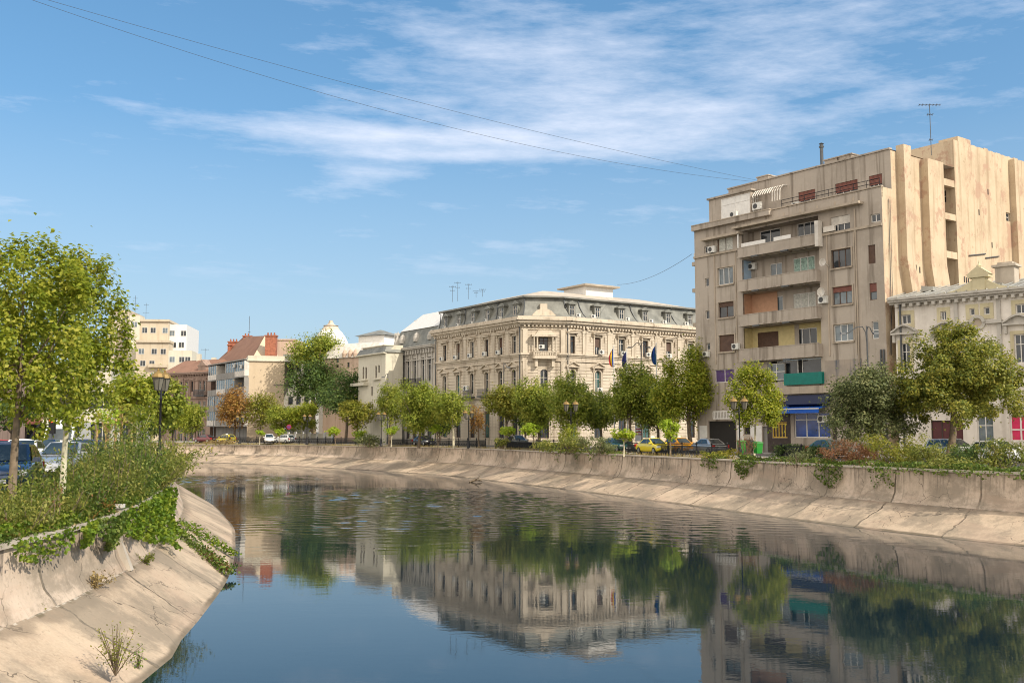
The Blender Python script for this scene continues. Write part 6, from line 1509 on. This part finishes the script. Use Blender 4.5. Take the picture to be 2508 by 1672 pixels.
def make_car(kind, paint, label, loc, rz, group='cars parked and driving along the river'):
    t = thing('parked_car' if kind != 'van' else 'delivery_van', label, 'car' if kind != 'van' else 'van', loc, rz, group, True)
    if kind == 'sedan': L, W, zb, zr = 4.45, .88, .92, 1.44; st = [(-2.22, .5, .68, .74), (-2.12, .32, .86, .82), (-1.5, .22, .95, .88), (-.6, .2, .95, .88), (.9, .2, .93, .88), (1.5, .22, .86, .87), (2.05, .3, .72, .8), (2.22, .42, .6, .7)]; gh = [(-1.75, .93), (-.95, 1.40), (.1, 1.44), (1.05, .92)]
    elif kind == 'hatch': L, W, zb, zr = 4.0, .86, .95, 1.48; st = [(-2.0, .5, .8, .74), (-1.94, .3, .96, .82), (-1.4, .22, .97, .86), (0, .2, .96, .86), (.95, .2, .94, .86), (1.4, .22, .88, .85), (1.85, .3, .74, .78), (2.0, .42, .6, .68)]; gh = [(-1.9, .95), (-1.35, 1.46), (.05, 1.49), (1.0, .93)]
    elif kind == 'estate': L, W, zb, zr = 4.5, .89, .98, 1.56; st = [(-2.25, .5, .85, .78), (-2.2, .3, 1.0, .85), (-1.4, .22, 1.0, .89), (0, .2, .99, .89), (.95, .2, .97, .89), (1.5, .22, .9, .88), (2.05, .3, .76, .8), (2.25, .42, .62, .7)]; gh = [(-2.15, .98), (-1.85, 1.53), (.1, 1.57), (1.1, .96)]
    else: L, W, zb, zr = 5.4, 1.0, 1.35, 2.55; st = [(-2.7, .5, 1.3, .98), (-2.66, .3, 1.35, 1.0), (-1.4, .26, 1.35, 1.0), (0, .26, 1.35, 1.0), (1.3, .26, 1.32, 1.0), (1.9, .3, 1.2, .97), (2.5, .35, 1.0, .9), (2.7, .5, .8, .8)]; gh = [(-2.66, 1.33), (-2.6, 2.5), (.9, 2.55), (1.85, 1.24)]
    mb = MB(); S = []
    for x, zl, zt, hw in st:
        S.append([(x, s * w, z) for s, w, z in ((-1, hw * .9, zl), (-1, hw * .99, zl + .12 * (zt - zl) + .05), (-1, hw, zl + .55 * (zt - zl)), (-1, hw * .95, zt - .05), (-1, hw * .82, zt), (1, hw * .82, zt), (1, hw * .95, zt - .05), (1, hw, zl + .55 * (zt - zl)), (1, hw * .99, zl + .12 * (zt - zl) + .05), (1, hw * .9, zl))])
    V = [p for r in S for p in r]; n = 10; fs = []
    for i in range(len(S) - 1):
        for k in range(n): k2 = (k + 1) % n; fs.append((i * n + k, (i + 1) * n + k, (i + 1) * n + k2, i * n + k2))
    fs.append(tuple(range(n))); fs.append(tuple(range((len(S) - 1) * n, len(S) * n))[::-1])
    mb.mesh(V, fs)
    bw, tw_ = W * .9, W * (.68 if kind != 'van' else .86)
    G = []
    for (x, z), w in zip(gh, (bw, tw_, tw_, bw)): G.append(((x, -w, z), (x, w, z)))
    a, b, c, d = G
    mb.face([a[0], b[0], c[0], d[0]]); mb.face([a[1], d[1], c[1], b[1]]); mb.face([a[0], a[1], b[1], b[0]]); mb.face([d[0], c[0], c[1], d[1]])
    bm_, cm_ = ((b[0][0] + .05, 0, b[0][2] + .045), (c[0][0] - .05, 0, c[0][2] + .05))
    mb.face([b[0], bm_, cm_, c[0]]); mb.face([b[1], c[1], cm_, bm_]); mb.face([b[0], b[1], bm_]); mb.face([c[0], cm_, c[1]])
    body = mb.build('body', paint, t); body['paint'] = 1
    bv = body.modifiers.new('bevel', 'BEVEL'); bv.width = .035; bv.segments = 2; bv.limit_method = 'ANGLE'; bv.angle_limit = .45
    body.data.polygons.foreach_set('use_smooth', [True] * len(body.data.polygons))
    def lerp(p, q, f): return tuple(p[i] + (q[i] - p[i]) * f for i in range(3))
    def quad(p, q, r, s, i0, i1, j0, j1, o):   # p-q bottom, s-r top
        g = [lerp(lerp(p, q, i), lerp(s, r, i), j) for i, j in ((i0, j0), (i1, j0), (i1, j1), (i0, j1))]
        nn = (Vector(g[1]) - Vector(g[0])).cross(Vector(g[3]) - Vector(g[0])).normalized() * o
        return [tuple(Vector(v) + nn) for v in g]
    for s, o in ((0, .028), (1, -.028)):
        mb = MB(); A, B, C, D = a[s], b[s], c[s], d[s]
        if kind == 'van': mb.face(quad(A, D, C, B, .72, .93, .2, .85, o)); 
        else:
            mb.face(quad(A, D, C, B, .10, .30, .12, .86, o)) if kind != 'sedan' else None
            mb.face(quad(A, D, C, B, .33 if kind != 'sedan' else .16, .58, .1, .88, o)); mb.face(quad(A, D, C, B, .61, .93, .1, .88, o))
        mb.build('side_window', M['carglass'], t)
    mb = MB(); mb.face(quad(d[0], d[1], c[1], c[0], .07, .93, .1 if kind != 'van' else .06, .92 if kind != 'van' else .6, .03)); mb.build('windscreen', M['carglass'], t)
    if kind != 'van': mb = MB(); mb.face(quad(a[1], a[0], b[0], b[1], .1, .9, .12, .9, .03)); mb.build('rear_window', M['carglass'], t)
    x1 = st[-1][0]; x0 = st[0][0]; zf = .62 if kind != 'van' else .8
    for s in (-1, 1):
        mb = MB(); mb.box(x1 - .22, x1 - .02, s * W * .82 - .17, s * W * .82 + .14 * (1 if s < 0 else .6), zf - .02, zf + .14); mb.build('headlight', M['headl'], t)
        mb = MB(); mb.box(x0 - .015, x0 + .2, s * W * .84 - .12, s * W * .84 + .1, .62, .9 if kind != 'van' else 1.1); mb.build('tail_light', M['taill'], t)
        mb = MB(); mb.box(gh[3][0] - .32, gh[3][0] - .18, s * (W * 1.05) - .11, s * (W * 1.05) + .11, gh[3][1] + .03, gh[3][1] + .17); m_ = mb.build('wing_mirror', paint, t); m_['paint'] = 1
        for xw in (x1 - .85, x0 + .8):
            mb = MB(); r = .31; P = lambda q, y: [(xw + q * math.cos(2 * math.pi * i / 18), y, r + q * math.sin(2 * math.pi * i / 18)) for i in range(18)]
            ya, yb = s * (W - .2), s * (W + .012)
            A, B = P(r, ya), P(r, yb)
            for i in range(18): mb.face([A[i], A[(i + 1) % 18], B[(i + 1) % 18], B[i]])
            mb.face(B); w_ = mb.build('wheel', M['tyre'], t)
            mb = MB(); mb.face(P(r * .66, yb + s * .008)); mb.build('rim', M['rim'], w_)
    mb = MB(); mb.box(x1 - .03, x1 + .012, -.26, .26, .36, .47); mb.box(x0 - .02, x0 + .02, -.26, .26, .6, .71); mb.build('number_plate', M['plate'], t)
    mb = MB(); mb.box(x1 - .12, x1 - .005, -.5, .5, .5, .58); mb.box(x1 - .1, x1 + .008, -.6, .6, .24, .33); mb.build('grille', M['tyre'], t)
    return t
def head(d):   # heading along the far bank at distance d, pointing away from the camera
    c, n_, a = near(rc, rn, *min(((q.x, q.y) for q in rc), key=lambda p: abs(p[1] - d))); return a
RZ = 3.37
def put(px, d, z=RZ): return (X(px, d), d, z)
h98 = head(88)
sed = make_car('sedan', CARP['silver'], 'silver saloon car behind the railing at the dark shop entrance', put(1730, 92), h98)
hat = make_car('hatch', CARP['white'], 'white compact car farthest right behind the shrubs', put(2440, 66), head(60) + math.pi)
est = make_car('estate', CARP['silver'], 'silver estate car between two lollipop trees', put(1268, 126), head(116) + math.pi)
van = make_car('van', CARP['white'], 'white high roofed delivery van on the left street', put(166, 66, LZ), -1.42)
def car(base, label, px, d, rz, paint, z=RZ): return dup(base, put(px, d, z), rz, label, swap=CARP[paint])
tx = car(sed, 'yellow taxi with roof sign beside the orange one', 1600, 95, head(94) + math.pi, 'yellow')
tx2 = car(hat, 'orange taxi tucked behind the tall lollipop tree', 1664, 94.5, head(92) + math.pi, 'orange')
car(sed, 'dark green saloon car with white roof stripe behind the dull green shrub', 1512, 104, head(100) + math.pi, 'green')
car(sed, 'dark purple grey car beside the small ball crowned tree', 1040, 147, head(136) + math.pi, 'dark')
car(sed, 'dark green parked car behind the clipped hedge', 2030, 80, head(74) + math.pi, 'green')
car(est, 'white long car below the lime tree by the townhouse', 2330, 72.5, head(66) + math.pi, 'white')
car(sed, 'maroon car at the far bend of the street', 505, 190, head(170) * 0 + 2.7, 'maroon')
tx3 = car(hat, 'distant yellow taxi left of the orange chestnut', 556, 188, 2.6, 'yellow')
car(est, 'white car seen from the front beside the smallest ball tree', 662, 178, -1.3, 'white')
car(hat, 'pale car behind the railing by the red rimmed road sign', 700, 178, 2.5, 'white')
car(hat, 'blue hatchback nearest the leaning plane trunk at left', 28, 31.5, -1.25, 'blue', LZ)
car(sed, 'light grey saloon car facing the camera behind the whitewashed trunk', 168, 41, -1.42, 'grey', LZ)
car(hat, 'dark blue car half hidden behind the light grey saloon', 216, 46, -1.42, 'navy', LZ)
car(sed, 'navy saloon car between the white hatchback and the van', 113, 55, -1.35, 'navy', LZ)
car(hat, 'white hatchback just behind the blue one on the left', 62, 47, -1.3, 'white', LZ)
car(sed, 'red car farthest left behind the blue hatchback', 4, 50, -1.25, 'red', LZ)
car(sed, 'dark blue grey saloon behind the leaning plane trunk', 20, 40, -1.28, 'navy', LZ)
for t in (tx, tx2, tx3):
    mb = MB(); mb.mesh([(-.35, -.2, 1.49), (-.15, -.2, 1.49), (-.15, .2, 1.49), (-.35, .2, 1.49), (-.3, -.17, 1.64), (-.2, -.17, 1.64), (-.2, .17, 1.64), (-.3, .17, 1.64)], [(4, 5, 6, 7), (0, 1, 5, 4), (1, 2, 6, 5), (2, 3, 7, 6), (3, 0, 4, 7)]); o = mb.build('taxi_roof_sign', M['white']); o.parent = t
# bins and signs
M['bin'] = plain('green_plastic', (.03, .26, .035), .4)
def binn(label, px, d, mt, s=1):
    t = thing('wheelie_bin', label, 'bin', put(px, d, 3.48), rnd.uniform(-.4, .4), 'bins on the pavement', True)
    mb = MB(); mb.mesh([(-.24, -.28, .1), (.24, -.28, .1), (.24, .28, .1), (-.24, .28, .1), (-.3, -.35, .98), (.3, -.35, .98), (.3, .35, .98), (-.3, .35, .98)], [(0, 3, 2, 1), (0, 1, 5, 4), (1, 2, 6, 5), (2, 3, 7, 6), (3, 0, 4, 7), (4, 5, 6, 7)]); mb.build('bin_body', M[mt], t)
    mb = MB(); mb.mesh([(-.33, -.4, .985), (.33, -.4, .985), (.33, .38, 1.0), (-.33, .38, 1.0), (-.3, -.36, 1.05), (.3, -.36, 1.05), (.28, .3, 1.12), (-.28, .3, 1.12)], [(0, 3, 2, 1), (0, 1, 5, 4), (1, 2, 6, 5), (2, 3, 7, 6), (3, 0, 4, 7), (4, 5, 6, 7)]); mb.build('lid', M[mt], t)
    for y in (-.2, .2): mb = MB(); mb.lathe([(.1, -.03), (.1, .03)], (.2, y, .1), 10); mb.build('wheel', M['tyre'], t)
    t.scale = (s, s, s)
binn('bright green wheelie bin next to the street lamp', 1813, 87.5, 'bin', 1.1)
binn('green wheelie bin right of the pale thin trunk', 1853, 87, 'bin')
binn('dark grey rubbish bin between the two green bins', 1831, 88.5, 'greyiron', 1.15)
def sign(label, px, d, top, r_):
    x, z = atd(px, top, d); t = thing('road_sign', label, 'road sign', (x, d, 3.26), 0, None, True); h = z - 3.26
    mb = MB(); mb.lathe([(.04, 0), (.04, h)], seg=6); mb.build('post', M['greyiron'], t)
    f = Fr((0, -.06), (1, 0)); n = 20; mb = MB(); mb.prism([(r_ * math.cos(2 * math.pi * i / n), h - r_ + r_ * math.sin(2 * math.pi * i / n)) for i in range(n)], 0, .03, f); p = mb.build('sign_plate', FB[2], t)
    mb = MB(); q = r_ * .72; mb.prism([(q * math.cos(2 * math.pi * i / n), h - r_ + q * math.sin(2 * math.pi * i / n)) for i in range(n)], .031, .036, f); mb.build('sign_face', FB[0], p)
    mb = MB()
    for s in (1, -1): mb.prism([(-q * .68, h - r_ - s * q * .58), (-q * .5, h - r_ - s * q * .75), (q * .68, h - r_ + s * q * .58), (q * .5, h - r_ + s * q * .75)][::s], .037 + .003 * (s > 0), .042 + .003 * (s > 0), f)
    mb.build('sign_cross', FB[2], p)
sign('round red rimmed no stopping sign before the white garden wall', 708, 176, 1039, .42)
x, y = X(1563, 121), 121.0
t = thing('notice_board', 'tall white notice board with red bands under the dense rounded tree', 'notice board', (x, y, 3.28), .3, None, True)
mb = MB(); mb.box(-.45, .45, -.06, .06, 1.0, 4.6); mb.box(-.4, -.32, -.05, .05, 0, 1); mb.box(.32, .4, -.05, .05, 0, 1); p = mb.build('board', M['white'], t)
mb = MB()
for z in (1.75, 2.05, 2.4): mb.box(-.4, .4, -.075, -.062, z, z + .1)
mb.build('red_band', FB[2], p)
# traffic light on the left street
x, z = atd(130, 1030, 58); t = thing('traffic_light', 'traffic light showing red behind the whitewashed trunk', 'traffic light', (x, 58, LZ), 0, None, True); h = z - LZ
mb = MB(); mb.lathe([(.06, 0), (.05, h)], seg=8); mb.build('post', M['greyiron'], t)
mb = MB(); mb.box(-.17, .17, -.2, .02, h - .75, h + .2); hd = mb.build('signal_head', M['iron'], t)
m, tt = newm('red_signal_lit'); e = tt.add('Emission', Color=(1, .03, .02, 1), Strength=3.0); tt.out(e.outputs[0])
f = Fr((0, -.2), (1, 0)); mb = MB(); mb.prism([(.12 * math.cos(i * .4488), h + .02 + .12 * math.sin(i * .4488)) for i in range(14)], .001, .03, f); mb.build('red_lens', m, hd)
# broken pier on the left wall
i = lidx(30.6); c = lc[i]; q = ln[i]; t = thing('wall_pier', 'weathered concrete pier with pale cap on the left wall among the ivy', 'pier', tuple(c))
fr = Fr((c.x, c.y), (lc[i + 1].x - c.x, lc[i + 1].y - c.y)); mb = MB()
mb.mesh([fr.p(*k) for k in ((-.09, -.05, 3.2), (.09, -.05, 3.2), (.09, .14, 3.2), (-.09, .14, 3.2), (-.2, -.05, 1.4), (.2, -.05, 1.4), (.2, .5, 1.35), (-.2, .5, 1.35), (-.11, -.05, 2.2), (.11, -.05, 2.2), (.11, .17, 2.2), (-.11, .17, 2.2))], [(0, 1, 2, 3), (8, 9, 1, 0), (9, 10, 2, 1), (10, 11, 3, 2), (11, 8, 0, 3), (4, 5, 9, 8), (5, 6, 10, 9), (6, 7, 11, 10), (7, 4, 8, 11)]); mb.build('pier_body', M['coping'], t)
mb = MB(); mb.box(-.15, .15, -.1, .2, 3.202, 3.31, 0, fr); mb.build('pier_cap', M['offwhite'], t)
x, y = atz(1167, 1178, .1); t = thing('driftwood', 'dark driftwood caught at the foot of the far concrete slab', 'driftwood', (x, y, 0), .6, None, True)
mb = MB(); mb.tube([(-.9, 0, .05), (-.2, .15, .25), (.7, 0, .12)], [.09, .12, .06], 6); mb.tube([(-.2, .15, .2), (.1, -.3, .5), (.2, -.4, .75)], [.07, .05, .02], 5); mb.tube([(-.6, .3, .05), (.5, -.2, .3)], [.1, .05], 5); mb.build('branch', M['bark'], t)
# overhead cables
def cable(label, A, B, sag, r=.012):
    A, B = Vector(A), Vector(B); P = [A.lerp(B, k / 40) - Vector((0, 0, sag * 4 * (k / 40) * (1 - k / 40))) for k in range(41)]
    mb = MB(); mb.tube(P, r, 5); o = mb.build('overhead_cable', M['greyiron']); tag(o, label, 'cable', 'overhead cables')
def D3(px, py, y): x, z = atd(px, py, y); return (x, y, z)
cable('upper of two long cables crossing the sky to the apartment roof', D3(95, -6, 62), D3(1870, 445, 101), .7, .013)
cable('lower of two long cables crossing the sky to the apartment roof', D3(60, -6, 60), D3(1858, 446, 101), 1.9, .013)
cable('short cable from the palace roof house to the apartment house', D3(1512, 697, 150), D3(1695, 622, 105), .8, .022)
# roof aerials
def aerial(label, px, base, top, d, arms, r=.035, group='roof aerials'):
    x, z0 = atd(px, base, d); z1 = atd(px, top, d)[1]; t = thing('roof_aerial', label, 'aerial', (x, d, z0 - .3), 0, group, True)
    h = z1 - z0 + .3; mb = MB(); mb.tube([(0, 0, 0), (0, 0, h)], r, 5); mb.build('mast', M['greyiron'], t)
    mb = MB()
    for f, w, n in arms:
        mb.tube([(-w, 0, h * f), (w, 0, h * f)], r * .7, 4)
        for k in range(n): xx = -w + 2 * w * k / max(1, n - 1); mb.tube([(xx, -.25, h * f), (xx, .25, h * f)], r * .5, 4); mb.tube([(xx, 0, h * f - .12), (xx, 0, h * f + .12)], r * .5, 4)
    mb.build('crossbars', M['greyiron'], t)
aerial('tall aerial with crossbars on the apartment house roof', 2281, 372, 256, 88.6, [(.99, .95, 7), (.8, .22, 3), (.3, .12, 2)])
for px, b, tp, lab in ((1108, 735, 700, 'leftmost thin aerial on the palace roof'), (1121, 733, 690, 'second aerial from the left on the palace roof'), (1147, 728, 695, 'third aerial from the left on the palace roof'), (1166, 724, 712, 'shortest aerial on the palace roof'), (1182, 722, 708, 'rightmost thin aerial on the palace roof')):
    aerial(lab, px, b, tp, 158, [(.95, .5, 4), (.7, .3, 3)], .03)
aerial('thin mast on the red roofed house', 610, 826, 774, 225, [(.3, .2, 2)], .05)
aerial('bushy aerial mast on the cream tower', 330, 786, 724, 282, [(.9, .5, 3), (.7, .9, 4), (.5, .7, 4), (.3, 1.2, 4)], .05)
aerial('second lower mast on the cream tower', 357, 787, 742, 283, [(.9, .6, 3), (.5, .8, 3)], .04)
aerial('small aerial on the brown townhouse roof', 502, 880, 853, 226, [(.9, .8, 4)], .04)
# ---------------------------------------------------------------- sky, sun, camera
SUN = Vector((.80, -.60, 0)).normalized(); EL = math.radians(40)
sd = bpy.data.lights.new('sun', 'SUN'); sd.energy = SUN_E; sd.angle = math.radians(.53); sd.color = (1, .91, .77)
so = bpy.data.objects.new('sun', sd); COL.objects.link(so)
dirv = Vector((SUN.x * math.cos(EL), SUN.y * math.cos(EL), math.sin(EL)))
so.rotation_euler = (-dirv).to_track_quat('-Z', 'Y').to_euler(); so.location = (40, -30, 60)
w = bpy.data.worlds.new('World'); sc.world = w; t = NT(w)
sky = t.add('TexSky', _sky_type='NISHITA', _sun_disc=False, _sun_elevation=EL, _sun_rotation=math.atan2(SUN.x, SUN.y), _altitude=100, _air_density=1.0, _dust_density=1.2, _ozone_density=1.6)
gen = t.add('TexCoord').outputs['Generated']
s3 = t.add('SeparateXYZ', Vector=gen)
zc_ = t.math('MAXIMUM', s3.outputs[2], .015)
uvx = t.math('DIVIDE', s3.outputs[0], t.math('ADD', zc_, .12)); uvy = t.math('DIVIDE', s3.outputs[1], t.math('ADD', zc_, .12))
pv = t.add('CombineXYZ', i0=uvx, i1=uvy, i2=0.0).outputs[0]
rot = t.add('VectorRotate', Vector=pv, Angle=-.35, _rotation_type='Z_AXIS').outputs[0]
band = t.noise(t.add('VectorMath', _operation='ADD', i0=t.scl(rot, .42, 1.15, 1), i1=CLOFF).outputs[0], 1.0, 7, .62)
fine = t.noise(t.add('VectorMath', _operation='ADD', i0=t.scl(rot, 1.6, 4.2, 1), i1=(3.1, 1.7, 0)).outputs[0], 1.0, 8, .68)
az = t.math('ARCTAN2', s3.outputs[0], s3.outputs[1]); el = t.math('ARCSINE', s3.outputs[2])
def blob(a0, wa, e0, we, tilt=0.0):
    da = t.math('DIVIDE', t.math('SUBTRACT', az, math.radians(a0)), math.radians(wa))
    de = t.math('DIVIDE', t.math('SUBTRACT', t.math('SUBTRACT', el, math.radians(e0)), t.math('MULTIPLY', az, tilt)), math.radians(we))
    return t.math('POWER', 2.718, t.math('MULTIPLY', -1.0, t.math('ADD', t.math('MULTIPLY', da, da), t.math('MULTIPLY', de, de))))
msk = 0.0
for k, q in ((.21, blob(2, 16, 21, 4.8, -.12)), (.27, blob(-8, 13, 16.4, .8, -.02)), (.19, blob(-4, 7, 15.6, .38)), (.14, blob(8, 8, 17.0, 2.0)), (.13, blob(22, 8, 23, 3.5)), (.14, blob(-8.5, 3, 14.4, .8))):
    msk = t.math('ADD', t.math('MULTIPLY', q, k), msk)
fine2 = t.noise(t.add('CombineXYZ', i0=t.math('MULTIPLY', az, 9.0), i1=t.math('MULTIPLY', el, 42.0), i2=0.0).outputs[0], 1.0, 9, .66)
cov = t.math('ADD', t.math('ADD', t.math('MULTIPLY', band, .35), t.math('MULTIPLY', fine, .30)), t.math('ADD', t.math('MULTIPLY', fine2, .45), msk))
cl = t.rng(cov, .60, .90, 0, 1, False)
cl = t.math('MULTIPLY', cl, t.rng(s3.outputs[2], .10, .2, 0, 1))
hs = t.add('HueSaturation', Hue=SKY_H, Saturation=SKY_S, Value=1.0, Color=sky.outputs[0])
gm = t.add('Gamma', Color=hs.outputs[0], Gamma=SKY_G)
base = t.mix(1.0, gm.outputs[0], (*SKY_T, 1), 'MULTIPLY')
base = t.mix(t.rng(s3.outputs[2], .30, .02, 0, .72, False), base, (*HAZE_C, 1))
col = t.mix(t.math('MULTIPLY', cl, .85), base, (*CL_C, 1))
# bright cloud bank added to the sky behind the camera as unseen fill light
fill_cloud_n = t.noise(t.add('VectorMath', _operation='ADD', i0=t.scl(gen, 2.2, 2.2, 3.4), i1=(4.0, 2.0, 1.0)).outputs[0], 1.0, 6, .6)
fill_mask = t.math('MULTIPLY', t.rng(t.math('ADD', t.math('ADD', t.math('MULTIPLY', s3.outputs[1], -.5), t.math('MULTIPLY', s3.outputs[0], -.28)), fill_cloud_n), .40, .68), t.rng(t.math('ADD', s3.outputs[1], t.math('MULTIPLY', s3.outputs[0], .35)), .25, -.15))
col = t.mix(t.math('MULTIPLY', fill_mask, .92), col, (*FILL_CLOUD_C, 1))
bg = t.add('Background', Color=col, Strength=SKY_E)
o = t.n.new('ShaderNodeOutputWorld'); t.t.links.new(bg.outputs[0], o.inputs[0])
cd = bpy.data.cameras.new('camera'); cd.sensor_width = 36; cd.lens = 36 * F / 2508; cd.clip_start = .1; cd.clip_end = 5000
co = bpy.data.objects.new('camera', cd); COL.objects.link(co); co.location = (0, 0, E); co.rotation_euler = (math.pi / 2 + PIT, 0, 0); sc.camera = co
sc.view_settings.view_transform = 'Standard'; sc.view_settings.look = 'None'; sc.view_settings.exposure = EXPO; sc.view_settings.gamma = 1
sc.cycles.use_denoising = True; sc.cycles.max_bounces = 6; sc.cycles.diffuse_bounces = 3; sc.cycles.glossy_bounces = 3; sc.cycles.transmission_bounces = 3; sc.cycles.transparent_max_bounces = 6
sc.cycles.sample_clamp_indirect = 8
sc.cycles.pixel_filter_type = 'BLACKMAN_HARRIS'; sc.cycles.filter_width = 1.05
